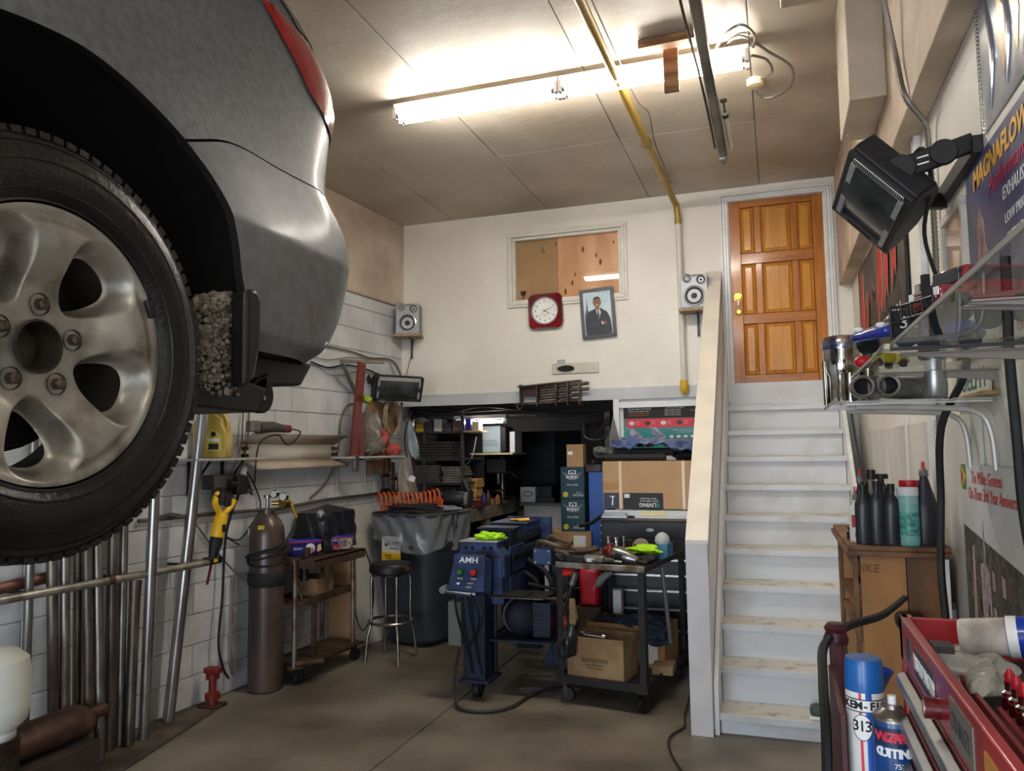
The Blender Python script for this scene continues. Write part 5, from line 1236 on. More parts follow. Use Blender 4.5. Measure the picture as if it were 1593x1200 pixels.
# small lit clutter on the bench under the lamp
for k, (nm, lb_, ct, x_, y_, w_, h_, col) in enumerate((
    ('spray_bottle','white spray bottle on the workbench beside the nook shelving','bottle',-3.20,7.55,.03,.20,(206,206,200)),
    ('red_tin','small red tin on the workbench under the bench lamp','tin',-3.10,7.52,.035,.09,(150,36,30)),
    ('yellow_carton','small yellow carton standing on the workbench by the red tin','box',-3.03,7.50,.03,.12,(206,170,60)),
    ('parts_tub','clear-grey parts tub behind the yellow carton on the workbench','tub',-3.08,7.66,.05,.07,(150,150,150)),
    ('brown_bottle','brown glass bottle on the workbench near its front edge','bottle',-3.02,8.08,.03,.16,(96,56,34)),
    ('blue_bottle','dark blue bottle beside the wooden drawer stack','bottle',-3.02,7.95,.028,.15,(30,50,120)),
    ('copper_fitting','copper-coloured pipe fitting standing on the workbench','fitting',-2.96,8.22,.03,.11,(166,104,70)),
    ('wood_offcut','pale wooden block on the workbench at the drill press foot','block',-3.06,8.22,.05,.06,(196,160,110)))):
    m_ = mat('bench_item_%d' % k, col, .45)
    if ct in ('box', 'block'): o = obj(nm, G().box(x_-w_, x_+w_, y_-w_, y_+w_, BZ+.0005, BZ+h_), m_, bev=.003)
    else: o = obj(nm, G().lathe([(w_*.9,0),(w_,.006),(w_,h_*.7),(w_*.45,h_*.85),(w_*.45,h_)], 18, c=(x_,y_,BZ+.0005)), m_)
    tag(o, lb_, ct)
pg = thing('peg_board', 'small pale pegboard with hanging tools beside the old monitor', 'pegboard', (-3.3,8.33,1.6))
obj('board', G().box(-3.46,-3.16,8.33,8.34,1.30,2.0), mat('pale_peg', (190,184,170), .7, var=.2), pg)
for k in range(5):
    x_ = -3.42+k*.055; obj('hanging_tool', G().cyl((x_,8.322,1.62),(x_,8.322,1.48-.02*(k%2)),.008,n=8).cyl((x_,8.322,1.48-.02*(k%2)),(x_,8.322,1.38),.012,n=8), [steel, rust, blk][k%3], pg)
# ================================================================ CENTRE: BENDER, CART, CHEST
# hydraulic tube bender
t = thing('tube_bender', 'blue hydraulic tube bender with a tilted control panel and a die head', 'machine', (-2.0, 5.9, 0))
mb = mat('machine_blue', (50,72,118), .42, .2, rgb2=(38,50,80), scale=8); mdk = mat('machine_dark_blue', (34,42,66), .5, .3, rgb2=(24,28,40), scale=8); grs = mat('greasy_black', (26,26,28), .4, .4)
# front column
obj('front_column', G().box(-2.10,-1.94,5.10,5.28,.13,.82).box(-2.08,-1.92,5.28,5.30,.13,.82), mdk, t, bev=.006)
obj('column_foot', G().box(-2.12,-1.90,5.06,5.32,.12,.14), mdk, t, bev=.003)
c0 = V((-2.02,5.17,.055)); cw = obj('caster', G().cyl(c0-V((.022,0,0)), c0+V((.022,0,0)), .055, n=24), rubber, t, bev=.004); obj('hub', G().cyl(c0-V((.024,0,0)), c0+V((.024,0,0)), .022, n=14), dsteel, cw); obj('fork', G().box(-2.055,-2.05,5.13,5.21,.055,.12).box(-1.99,-1.985,5.13,5.21,.055,.12), mdk, cw)
# head: die block facing the camera (outline in x,z)
hx0, hx1, hy = -2.235, -1.845, 5.25
o_ = [(hx0,.80),(hx0,.955),(hx0+.04,.965),(hx0+.055,1.0),(hx0+.055,1.045),(hx1-.055,1.045),(hx1-.055,1.0),(hx1-.02,.965),(hx1,.955),(hx1,.80),(hx1-.10,.80),(hx1-.10,.93),(hx0+.10,.93),(hx0+.10,.80)]
obj('die_head', G().prism(o_, hy, hy+.16, 'y'), mb, t, bev=.005)
obj('head_top_plate', G().box(hx0+.05,hx1-.05,hy-.005,hy+.20,1.045,1.055), mat('bright_plate', (186,186,182), .35, .7), t, bev=.002)
for x_ in (hx0+.10,hx0+.15,hx1-.15,hx1-.10): obj('pin_hole', G().cyl((x_,hy-.001,1.005),(x_,hy-.003,1.005),.014,n=16), blkm, t, smooth=False)
obj('die_bar', G().box(hx0+.13,hx1-.13,hy-.02,hy+.01,.945,.965), rust, t, bev=.003)
for x_ in (hx0+.05, hx1-.05):
    obj('side_block', G().prism([(x_-.045,.62),(x_+.045,.62),(x_+.05,.66),(x_+.035,.68),(x_+.035,.90),(x_+.05,.93),(x_-.05,.93),(x_-.035,.90),(x_-.035,.68),(x_-.05,.66)], hy-.015, hy+.13, 'y'), mb, t, bev=.004)
obj('side_plate', G().box(hx1-.015,hx1,hy+.13,hy+.46,.62,1.0), mb, t, bev=.004); obj('tower_side', G().box(hx0,hx0+.015,hy+.13,hy+.46,.62,1.0), mb, t, bev=.004)
# control panel: tilted box
Mc = Matrix.Translation((-2.03,5.03,.86)) @ Euler((-.32,0,-.02)).to_matrix().to_4x4()
pb = obj('control_box', G().prism([(-.135,-.125),(.135,-.125),(.115,.105),(.10,.125),(-.10,.125),(-.115,.105)], -.02, .13, 'y', m=Mc), mb, t, bev=.008)
Rc = Euler((PI/2-.32,0,-.02)).to_matrix()
text('AMH', .056, tuple(Mc @ V((.0,-.0205,.085))), Rc, white_ink, pb, bold=.0008, sx=1.15)
for x_, cc, nm in ((-.05,(30,110,60),'green_button'),(.05,(190,30,40),'red_button')):
    obj(nm, G().cyl(Mc @ V((x_,-.02,.0)), Mc @ V((x_,-.042,.0)), .019, n=18), mat('btn_'+nm, cc, .35), pb); obj('button_ring', G().cyl(Mc @ V((x_,-.019,.0)), Mc @ V((x_,-.026,.0)), .026, n=20), blk, pb)
    obj('button_plate', G().box(x_-.02,x_+.02,-.0215,-.0202,-.045,-.033,Mc), mat('btn_plate', (150,150,156), .5), pb, smooth=False)
text('LOCK', .016, tuple(Mc @ V((.03,-.0205,-.07))), Rc, white_ink, pb); text('OPEN', .016, tuple(Mc @ V((.02,-.0205,-.095))), Rc, white_ink, pb)
obj('panel_arrow', G().prism([(-.075,-.07),(-.055,-.085),(-.045,-.065)], -.0215, -.0202, 'y', m=Mc), white_ink, pb, smooth=False)
obj('pedal_bar', G().cyl((-2.19,5.0,.745),(-1.97,5.02,.725),.020,n=12).cyl((-2.20,4.97,.75),(-2.20,5.05,.75),.026,n=12), mat('worn_bar', (140,140,142), .35, .7), t, bev=.003)
obj('junction_box', G().box(-2.20,-2.10,5.06,5.18,.36,.66), mat('grey_green_box', (108,114,106), .5, .2), t, bev=.008)
for pts, r_ in (([(-2.12,5.0,.72),(-2.10,4.99,.60),(-2.07,5.05,.40),(-2.05,5.08,.30),(-2.03,5.09,.18)], .010), ([(-2.0,5.0,.73),(-1.95,5.0,.62),(-1.97,5.05,.5),(-2.06,5.07,.36)], .008), ([(-2.04,5.04,.70),(-2.02,5.06,.5),(-1.99,5.08,.3),(-1.96,5.09,.18)], .008)):
    obj('cable', wire(pts, r_), rubber, t)
# bed running back, rear tower and top box
obj('bed', G().box(-2.19,-1.85,5.41,6.62,.83,.96), mdk, t, bev=.006); obj('bed_rail', G().box(-1.87,-1.83,5.41,6.62,.90,.94).box(-1.87,-1.84,5.41,6.62,.80,.82), grs, t, bev=.003)
obj('carriage', G().box(-2.14,-1.90,5.55,5.72,.96,1.10).box(-2.17,-1.87,5.55,5.72,1.10,1.12), mdk, t, bev=.005)
obj('top_box', G().box(-2.22,-1.93,6.02,6.42,.96,1.11).box(-2.23,-1.92,6.01,6.43,1.10,1.115), mb, t, bev=.005)
obj('ram_cylinder', G().cyl((-1.95,5.72,1.0),(-1.95,6.35,1.0),.05,n=20), grs, t); obj('end_plate', G().box(-2.22,-1.83,6.40,6.44,.90,1.13), mb, t, bev=.004)
obj('rear_column', G().box(-2.12,-1.92,6.30,6.50,.06,.83), mdk, t, bev=.006); obj('base_beam', G().box(-2.06,-1.96,5.28,6.45,.33,.40).box(-2.05,-1.6,5.95,6.05,.33,.40), mdk, t, bev=.005)
obj('rear_leg', G().box(-1.70,-1.56,5.92,6.1,.04,.80), mdk, t, bev=.006); obj('rear_foot', G().prism([(-1.78,.04),(-1.45,.04),(-1.45,.08),(-1.52,.16),(-1.62,.26),(-1.70,.26)], 5.93, 6.05, 'y'), mdk, t, bev=.004)
obj('cross_foot', G().box(-1.90,-1.50,5.85,5.93,.30,.36), mdk, t, bev=.004)
# motor and tray
obj('motor', G().lathe([(.02,-.18),(.10,-.17),(.125,-.15),(.128,.10),(.11,.13),(.06,.15),(.02,.16)], 30, m=Matrix.Translation((-1.78,5.42,.52)) @ Euler((PI/2,0,.5)).to_matrix().to_4x4()), mat('motor_dark', (34,38,52), .65, .2, var=.3, scale=14), t)
mfc = V((-1.78,5.42,.52)); ax_ = (Euler((PI/2,0,.5)).to_matrix() @ V((0,0,1)))
obj('fan_cover', G().lathe([(.128,-.0),(.137,.0),(.137,.03),(.128,.03)], 30, m=Matrix.Translation(mfc-ax_*.02) @ Euler((PI/2,0,.5)).to_matrix().to_4x4()), mat('motor_band', (110,110,116), .4, .5), t)
for k in range(9): obj('cooling_fin', G().box(-1.66+.0,-1.54,5.30,5.306+.0,.40+k*.028,.408+k*.028, Matrix.Translation((0,0,0))), mdk, t)
obj('pump_block', G().box(-1.665,-1.53,5.307,5.46,.40,.63), mdk, t, bev=.006)
obj('oil_tray', G().box(-2.0,-1.55,5.18,5.50,.675,.682), mat('shiny_tray', (110,108,102), .25, .8), t, bev=.002); obj('tray_cloth', G().box(-1.92,-1.68,5.20,5.40,.683,.692), blkm, t, bev=.003)
obj('motor_shelf', G().box(-1.98,-1.5,5.2,5.55,.375,.385), mdk, t)
# valve block and hoses
obj('valve_block', G().box(-1.72,-1.58,5.52,5.64,.86,.98), mb, t, bev=.006)
for x_ in (-1.70,-1.60):
    for z_ in (.88,.96): obj('bolt', G().cyl((x_,5.52,z_),(x_,5.512,z_),.008,n=6), steel, t)
ho = mat('bronze_hose', (104,86,70), .45, .4); 
for pts, r_, m_ in (([(-1.66,5.58,.98),(-1.60,5.56,1.06),(-1.52,5.50,1.05),(-1.46,5.45,1.04),(-1.40,5.43,1.035)],.016,ho), ([(-1.70,5.58,.98),(-1.66,5.52,1.03),(-1.50,5.48,1.0),(-1.42,5.45,1.0)],.018,ho),
    ([(-1.60,5.60,.96),(-1.50,5.60,.94),(-1.44,5.62,.86),(-1.45,5.64,.72),(-1.52,5.60,.62),(-1.70,5.56,.60),(-1.84,5.52,.60)],.018,ho), ([(-1.6,5.7,.9),(-1.44,5.7,.8),(-1.5,5.7,.66),(-1.8,5.65,.7)],.014,rubber), ([(-1.55,5.5,.60),(-1.48,5.5,.58),(-1.45,5.55,.55)],.02,ho), ([(-1.9,5.7,.8),(-1.75,5.72,.7),(-1.8,5.7,.5),(-1.7,5.6,.45)],.016,rubber), ([(-1.85,5.8,.86),(-1.7,5.8,.76),(-1.66,5.8,.6),(-1.8,5.8,.45)],.02,rubber)):
    obj('hydraulic_hose', wire(pts, r_, 8), m_, t)
obj('red_knob', G().lathe([(.02,-.05),(.06,-.04),(.062,.03),(.03,.05)], 18, m=Matrix.Translation((-1.475,5.50,.46)) @ Euler((PI/2,0,.3)).to_matrix().to_4x4()), mat('knob_red', (150,30,30), .4), t)
cable('thick black power cable snaking from the bender over the floor under the cart', [(-2.12,5.08,.34),(-2.13,5.02,.2),(-2.10,4.95,.05),(-2.02,4.86,.012),(-1.85,4.86,.012),(-1.72,5.0,.012),(-1.66,5.3,.012),(-1.5,5.55,.012),(-1.3,5.62,.012),(-1.1,5.75,.012)], .012)
for k, (x_, y_, a_, b_, lb_) in enumerate(((-1.70,5.42,.11,.07,'wet white spill patch on the floor just in front of the bender motor'),(-1.45,5.95,.22,.14,'large dried white spill patch behind the cart legs'),(-1.72,6.2,.07,.05,'tiny ring-shaped stain on the floor behind the motor'))):
    o = obj('floor_stain', G().lathe([(.001,0),(1,0),(1,.001),(.001,.0015)], 28, m=Matrix.Translation((x_,y_,.0005)) @ Matrix.Diagonal((a_,b_,1,1))), mat('stain_pale', (158,160,168), .3, rgb2=(130,128,126), scale=12), smooth=False); tag(o, lb_, 'stain')
def rag(lbl, c, sx, sy, sz, m_, seed, cat='rag', name='rag', amt=.3): return blob(name, lbl, cat, c, sx, sy, sz, m_, amt=amt, seed=seed, sub=4)
lime = mat('lime_cloth', (178,238,30), .7, var=.15, bump=.4, scale=14)
rag('lime green rag draped on top of the bender die head', (-1.99,5.36,1.075), .10, .07, .028, lime, 31)
o = obj('brass_coupler', G().cyl((-2.02,6.1,1.125),(-1.93,6.12,1.13),.02,n=12).cyl((-2.1,6.14,1.125),(-1.96,6.2,1.128),.012,n=10), br); tag(o, 'brass couplers lying on the blue box at the back of the bender', 'fitting')

# oil cartons stack
def litres(lbl, z):
    x0, x1, y0_, y1, h = -1.865,-1.645,6.86,7.08,.285
    t = thing('oil_carton', lbl, 'box', (-1.755,6.97,z)); gm = mat('carton_teal', (28,62,74), .55, var=.12, scale=3)
    obj('carton', G().box(x0,x1,y0_,y1,z,z+h), gm, t, bev=.004); f = y0_-.0005
    obj('logo_tab', G().prism([(-.035+(x0+x1)/2,z+h*.78),(.035+(x0+x1)/2,z+h*.78),(.035+(x0+x1)/2,z+h*.90),(-.035+(x0+x1)/2,z+h*.90)], f-.001, f, 'y'), white_ink, t, smooth=False)
    obj('logo_animal', G().prism([(-.026+(x0+x1)/2,z+h*.80),(-.012+(x0+x1)/2,z+h*.80),(-.008+(x0+x1)/2,z+h*.83),(.006+(x0+x1)/2,z+h*.83),(.01+(x0+x1)/2,z+h*.80),(.02+(x0+x1)/2,z+h*.80),(.03+(x0+x1)/2,z+h*.85),(.02+(x0+x1)/2,z+h*.88),(-.02+(x0+x1)/2,z+h*.88)], f-.002, f-.001, 'y'), gm, t, smooth=False)
    obj('wing', G().prism([(x0+.01,z+h*.86),(x0+.05,z+h*.72),(x1-.05,z+h*.72),(x1-.01,z+h*.86),(x1-.06,z+h*.80),(x0+.06,z+h*.80)], f-.0008, f, 'y'), mat('carton_grey', (90,112,122), .5), t, smooth=False)
    text('RHINO', .036, ((x0+x1)/2, f-.001, z+h*.68), rY, white_ink, t, bold=.001); text('POWER OIL', .012, ((x0+x1)/2, f-.001, z+h*.615), rY, white_ink, t)
    text('4X5 LITRES', .022, ((x0+x1)/2, f-.001, z+h*.44), rY, white_ink, t)
    yb = obj('yellow_badge', G().lathe([(.001,0),(.024,0),(.024,.0015),(.001,.0015)], 22, m=Matrix.Translation((x0+.045,f,z+h*.14)) @ Euler((PI/2,0,0)).to_matrix().to_4x4()), mat('badge_yellow', (200,186,60), .5), t, smooth=False)
    text('11', .026, (x0+.045, f-.002, z+h*.14), rY, black_ink, yb); text('OOOO', .03, (x1-.06, f-.001, z+h*.12), rY, white_ink, t); text('RECYCLE', .012, (x1-.05, f-.001, z+h*.20), rY, white_ink, t)
    return t
litres('dark teal oil carton, lower of the stack of two by the blue sheet', .965); litres('dark teal oil carton, upper of the stack of two by the blue sheet', 1.252)
t, M_ = carton('brown_box', 'small brown carton with a white label on top of the teal oil cartons', 'box', (-1.74,6.97,1.538), .15, .16, .20, .06, card); obj('label', G().box(-.065,-.02,-.0825,-.0805,.11,.14,M_), white_p, t)
t, M_ = carton('brown_box', 'brown carton under the teal oil cartons with white panels', 'box', (-1.80,6.97,.80), .42, .24, .16, .0, card); obj('label', G().box(-.19,-.11,-.1225,-.1205,.03,.13,M_), white_p, t); obj('label', G().box(.05,.16,-.1225,-.1205,.03,.13,M_), white_p, t)
t = thing('side_table', 'dark metal table carrying the cartons beside the tool chest', 'table', (-1.78,6.95,0)); obj('table_top', G().box(-2.05,-1.52,6.78,7.1,.775,.80), grs, t, bev=.003)
for x_ in (-2.03,-1.55):
    for y_ in (6.80,7.07): obj('leg', G().box(x_-.015,x_+.015,y_-.015,y_+.015,0,.775), grs, t)
o = obj('blue_sheet', G().box(-1.625,-1.46,6.90,6.915,.35,1.49).box(-1.625,-1.615,6.90,6.93,.35,1.49), mat('bright_blue_paint', (26,84,170), .35, var=.1)); tag(o, 'bright blue painted upright between the oil cartons and the chest', 'upright')
t = thing('roll_of_parts', 'dark motor part standing on the blue upright', 'part', (-1.56,6.95,1.49)); obj('block', G().box(-1.64,-1.50,6.89,7.0,1.492,1.56).cyl((-1.58,6.95,1.56),(-1.58,6.95,1.60),.03), dsteel, t, bev=.004); obj('shaft', G().cyl((-1.50,6.95,1.53),(-1.42,6.95,1.535),.012), steel, t)

# black tool chest
t = thing('black_tool_chest', 'wide black tool chest with silver drawer pulls behind the cart', 'tool chest', (-.98,6.5,0))
kb = mat('chest_black', (26,27,29), .4, var=.2)
CX0, CX1, CY0, CY1 = -1.38, -.565, 6.28, 6.85
obj('carcass', G().box(CX0,CX1,CY0+.01,CY1,.10,1.12), kb, t, bev=.006); obj('chest_top', G().box(CX0-.005,CX1,CY0-.01,CY1,1.12,1.14), mat('chest_top_grey', (116,104,92), .6, var=.2), t, bev=.003)
zz = [.12,.30,.46,.60,.72,.84,.98,1.11]
for k, (a, b) in enumerate(zip(zz, zz[1:])):
    d_ = obj('drawer', G().box(CX0+.02,CX1-.01,CY0-.005,CY0+.01,a+.004,b-.004), kb, t, bev=.003)
    if k not in (5, 6): obj('drawer_pull', G().box(CX0+.03,CX1-.02,CY0-.022,CY0-.005,b-.032,b-.014), mat('pull_aluminium', (186,188,190), .3, .8), d_, bev=.004)
    if k == 6: obj('badge', G().lathe([(.001,0),(.022,0),(.022,.002),(.001,.002)], 20, m=Matrix.Translation((-.98,CY0-.0055,b-.06)) @ Euler((PI/2,0,0)).to_matrix().to_4x4() @ Matrix.Diagonal((1.4,.6,1,1))), steel, d_); 
for k in range(5): obj('rivet', G().cyl((CX0+.005,CY0-.0,1.08-.03*k*2),(CX0+.005,CY0-.014,1.08-.03*k*2),.006,n=8), steel, t)
for x_ in (CX0+.08, CX1-.08): caster(t, x_, CY0+.06, .045); caster(t, x_, CY1-.06, .045)
for k, x_ in enumerate((-1.27,-1.13,-1.0,-.86)): obj('sticker', G().box(x_,x_+.085,CY0-.0075,CY0-.0055,.84,.865), white_p, t, smooth=False)
o = dbox('white_straightedge', 'long white level with a yellow centre lying on the black tool chest', 'level', -1.35,-.56,6.30,6.35,1.158,1.20, mat('level_white', (206,210,214), .35), bev=.002)
p_ = obj('vial_block', G().box(-1.05,-.85,6.296,6.30,1.162,1.196), mat('level_yellow', (222,210,150), .4), o); obj('lower_ledge', G().box(-1.1,-.56,6.28,6.36,1.142,1.157), white_p, o)
o = obj('sander_rod', G().box(-1.36,-1.15,6.22,6.27,1.142,1.165).box(-1.35,-1.16,6.225,6.265,1.165,1.18), mat('grey_aluminium', (150,154,156), .35, .7), bev=.004); tag(o, 'short grey aluminium block at the left end of the chest top', 'block')
o = obj('dark_rod', G().tube(spline([(-1.56,6.3,1.07),(-1.45,6.28,1.10),(-1.37,6.27,1.155),(-1.33,6.27,1.165)],4), .016, 8), blk); tag(o, 'dark rod poking out left past the chest top', 'rod')
# big carton with strapping
bz0 = 1.205
t, M_ = carton('large_carton', 'big brown furniture carton strapped with clear tape on the tool chest', 'box', (-.975,6.64,bz0), .80, .50, .385, 0, mat('box_kraft', (190,154,114), .75, var=.08, scale=3))
f = -.2505
for x_ in (-.255, .255): obj('tape', G().box(x_-.012,x_+.012,f-.002,f,.0,.385,M_).box(x_-.012,x_+.012,f,.25,.388,.390,M_), mat('clear_tape', (206,176,136), .2), t, smooth=False)
obj('patch', G().box(-.40,-.27,f-.0015,f,.16,.215,M_), mat('kraft_tape', (176,128,78), .5), t, smooth=False)
pl = obj('print_panel', G().box(-.395,-.25,f-.0015,f,.0,.13,M_), mat('print_dark_blue', (58,66,92), .5, var=.3), t, smooth=False)
obj('picture_lamp', G().prism([(-.33,.03),(-.325,.09),(-.35,.105),(-.30,.105),(-.315,.09),(-.318,.03)], f-.003, f-.0015, 'y', m=M_), white_ink, pl, smooth=False)
pl2 = obj('print_panel', G().box(-.235,.09,f-.0015,f,.0,.13,M_), mat('print_black', (26,28,32), .5), t, smooth=False)
Ru = frame((-1,0,0),(0,0,-1))
obj('teal_square', G().box(.03,.06,f-.003,f-.0015,.015,.045,M_), mat('teal_ink', (30,110,120), .5), pl2, smooth=False)
text('LIVING', .045, tuple(M_ @ V((-.035,f-.002,.035))), frame((-1,0,0),(0,0,-1)), white_ink, pl2, bold=.001)
text('Three Table Lamp', .02, tuple(M_ @ V((-.02,f-.002,.065))), Ru, white_ink, pl2); text('Fiches Techniques', .018, tuple(M_ @ V((-.03,f-.002,.085))), Ru, white_ink, pl2)
obj('label_square', G().box(-.225,-.18,f-.003,f-.0015,.09,.122,M_), white_ink, pl2, smooth=False)
g = G()
for k in range(6): g.box(.315,.39,f-.0015,f,.05+k*.052,.052+k*.052,M_)
g.box(.315,.317,f-.0015,f,.05,.31,M_).box(.388,.39,f-.0015,f,.05,.31,M_); obj('printed_table', g, black_ink, t, smooth=False)
g = G()
for k in range(5): g.box(.34,.365,f-.0015,f,.068+k*.052,.088+k*.052,M_)
obj('printed_icons', g, black_ink, t, smooth=False)
ribm = mat('ribbed_black_mat', (34,34,35), .7, bump=.8, scale=60)
for k, (x0, x1, z_, lb_) in enumerate(((-1.36,-.86,1.625,'rolled black ribbed mat, lower front one on the big carton'),(-1.30,-.80,1.668,'rolled black ribbed mat lying above and behind the front one'))):
    t = obj('rolled_mat', G().lathe([(.012,0),(.03,0),(.032,.01),(.032,x1-x0-.01),(.03,x1-x0),(.012,x1-x0)], 22, m=Matrix.Translation((x0,6.44+k*.05,z_)) @ Euler((0,PI/2+.0,0)).to_matrix().to_4x4()), ribm); tag(t, lb_, 'mat')
    obj('ribs', G().tube([(x0+.02+i*.004,6.44+k*.05+.0325*math.cos(i*1.1),z_+.0325*math.sin(i*1.1)) for i in range(110)], .0014, 4), ribm, t, kind='stuff')
rag('black cloth heap at the right end of the big carton', (-.70,6.6,1.635), .12, .14, .05, mat('black_cloth', (34,33,34), .8), 41, 'cloth', 'black_cloth')
rag('grey twisted rope bundle at the left end of the rolled mats', (-1.39,6.5,1.66), .08, .08, .05, mat('grey_rope_bundle', (110,110,104), .8, rgb2=(70,72,68), scale=30, bump=.6), 42, 'rope', 'rope_bundle')
def jk(u, v):
    x = -1.30+u*.68+.02*math.sin(11*v+3*u); y = 6.39+v*.36+.015*math.sin(13*u)
    fold = .010*math.sin(23*u+9*v)+.008*math.sin(41*u-15*v+2)+.006*abs(math.sin(17*v+31*u))+.016*math.sin(5*u+3*v)
    e = min(v, 1-v)*2; hang = max(0, .16-v)/.16
    return V((x, y-.01*hang, 1.745+fold+.018*math.sin(PI*u)-.030*(1-e)**3-.035*hang*(.6+.4*math.sin(9*u))))
o = obj('blue_jacket', G().grid(jk, 90, 40), mat('shiny_blue_fabric', (72,92,140), .3, rgb2=(44,58,96), scale=5, bump=.6, coat=.5), thick=.016); tag(o, 'shiny blue jacket folded over the black mats', 'jacket')
# muffler brochure poster behind
PX0, PX1, PZ0, PZ1 = -1.335,-.57,1.64,2.085
t = thing('exhaust_poster', 'exhaust parts poster in black, red and teal on the white panel', 'poster', (-.95,7.13,1.86)); py = YD-.002
obj('sheet', G().box(PX0,PX1,py-.004,py+.006,PZ0,PZ1), mat('poster_teal', (38,138,134), .35, var=.15, scale=6), t, smooth=False)
obj('black_header', G().box(PX0,PX1,py-.006,py-.004,PZ1-.115,PZ1), black_ink, t, smooth=False); obj('red_band', G().box(PX0+.02,PX1-.0,py-.0065,py-.004,PZ1-.20,PZ1-.118), mat('poster_red', (206,44,60), .4), t, smooth=False)
oi = mat('orange_ink', (200,120,40), .6)
text('Why do catalytic converters fail?', .026, (PX0+.15,py-.007,PZ1-.025), rY, white_ink, t, sx=.62); text('Common causes of failure', .026, (PX0+.47,py-.007,PZ1-.02), rY, white_ink, t, sx=.6)
for k in range(3): text('converters are designed to last', .015, (PX0+.14,py-.007,PZ1-.048-k*.018), rY, oi if k else white_ink, t)
for k in range(4): text('misfire, rich fuel, oil, impact', .013, (PX0+.45,py-.007,PZ1-.040-k*.016), rY, white_ink, t)
text('catalytic converters', .02, (PX1-.08,py-.007,PZ1-.05), rY, oi, t)
for k in range(5):
    x_ = PX0+.075+k*.145; obj('part_picture', G().lathe([(.001,0),(.024,0),(.024,.002),(.001,.002)], 14, m=Matrix.Translation((x_,py-.007,PZ1-.158)) @ Euler((PI/2,0,0)).to_matrix().to_4x4() @ Matrix.Diagonal((1.1,.8,1,1))), [mat('part_dark', (60,50,56), .5), mat('part_light', (210,206,206), .5)][k in (0, 2)], t, smooth=False)
    text('cause', .014, (x_+.055,py-.007,PZ1-.145), rY, white_ink, t); text('of failure', .010, (x_+.055,py-.007,PZ1-.165), rY, white_ink, t)
for x_ in (PX0+.11, PX0+.32):
    Mm = Matrix.Translation((x_,py-.007,PZ1-.265)) @ Euler((0,.75,0)).to_matrix().to_4x4()
    mf = obj('muffler_picture', G().box(-.075,.06,-.002,0,-.032,.032,Mm).box(-.11,-.075,-.002,0,-.012,.012,Mm).box(.06,.10,-.002,0,-.012,.012,Mm), mat('muffler_print', (176,180,196), .4, rgb2=(110,110,130), scale=20), t, smooth=False)
text('Muffler corrosion is caused by water vapour', .016, (PX1-.20,py-.007,PZ1-.225), rY, white_ink, t, sx=.8); text('and acids in the exhaust gas', .014, (PX1-.20,py-.007,PZ1-.245), rY, white_ink, t)
for k in range(5):
    for j in range(2): obj('oval_picture', G().lathe([(.001,0),(.018,0),(.018,.002),(.001,.002)], 14, m=Matrix.Translation((PX1-.33+k*.062,py-.007,PZ1-.285-j*.045)) @ Euler((PI/2,0,0)).to_matrix().to_4x4() @ Matrix.Diagonal((1.1,.75,1,1))), white_ink, t, smooth=False)
o = obj('grey_fin_panel', G().prism([(-1.42,2.0),(-1.33,1.62),(-1.46,1.60),(-1.46,1.80)], 7.10, 7.105, 'y'), mat('grey_panel', (104,106,108), .5)); tag(o, 'pointed grey plastic panel hanging at the white door post', 'panel')

# service cart in the middle
cq = Matrix.Translation((-1.075,5.62,0)) @ Euler((0,0,-.16)).to_matrix().to_4x4()
t = thing('service_cart', 'dark angle-iron service cart on casters loaded with air tools', 'cart', (-1.075,5.62,0), -.16)
w2, d2 = .31, .47
ai = mat('dark_angle_iron', (44,42,42), .5, .5, rgb2=(62,48,42), scale=6, lo=.3, hi=.5)
for sx_ in (-1, 1):
    for sy_ in (-1, 1):
        g = G(); x_, y_ = sx_*w2, sy_*d2
        g.box(min(x_,x_-sx_*.045),max(x_,x_-sx_*.045),min(y_,y_-sy_*.005),max(y_,y_-sy_*.005),.14,.93,cq).box(min(x_,x_-sx_*.005),max(x_,x_-sx_*.005),min(y_,y_-sy_*.045),max(y_,y_-sy_*.045),.14,.93,cq); obj('post', g, ai, t)
obj('bottom_frame', G().box(-w2-.005,w2+.005,-d2-.005,-d2+.005,.135,.19,cq).box(-w2-.005,w2+.005,d2-.005,d2+.005,.135,.19,cq).box(-w2-.005,-w2+.003,-d2,d2,.135,.19,cq).box(w2-.003,w2+.005,-d2,d2,.135,.19,cq), ai, t)
obj('bottom_tray', G().box(-w2,w2,-d2,d2,.160,.168,cq), mat('tray_dark', (58,48,44), .6, .2, var=.3), t)
obj('top_tray', G().box(-w2,w2,-d2,d2,.900,.908,cq), mat('tray_dark', (58,48,44), .6, .2), t)
obj('front_edge', G().box(-w2-.005,w2+.005,-d2-.006,-d2+.002,.895,.935,cq), mat('worn_chrome_edge', (160,156,148), .3, .8, rgb2=(110,90,70), scale=12), t, bev=.003)
obj('side_edge', G().box(-w2-.005,-w2+.002,-d2,d2,.895,.93,cq).box(w2-.002,w2+.005,-d2,d2,.895,.93,cq).box(-w2,w2,d2-.002,d2+.005,.895,.95,cq), ai, t)
for (x_, y_) in ((-w2+.04,-d2+.05),(w2-.04,-d2+.05),(-w2+.04,d2-.05),(w2-.04,d2-.05)):
    q = cq @ V((x_,y_,0)); caster(t, q.x, q.y, .052, rnk.random()*2)
def C3(x, y, z): return tuple(cq @ V((x,y,z)))
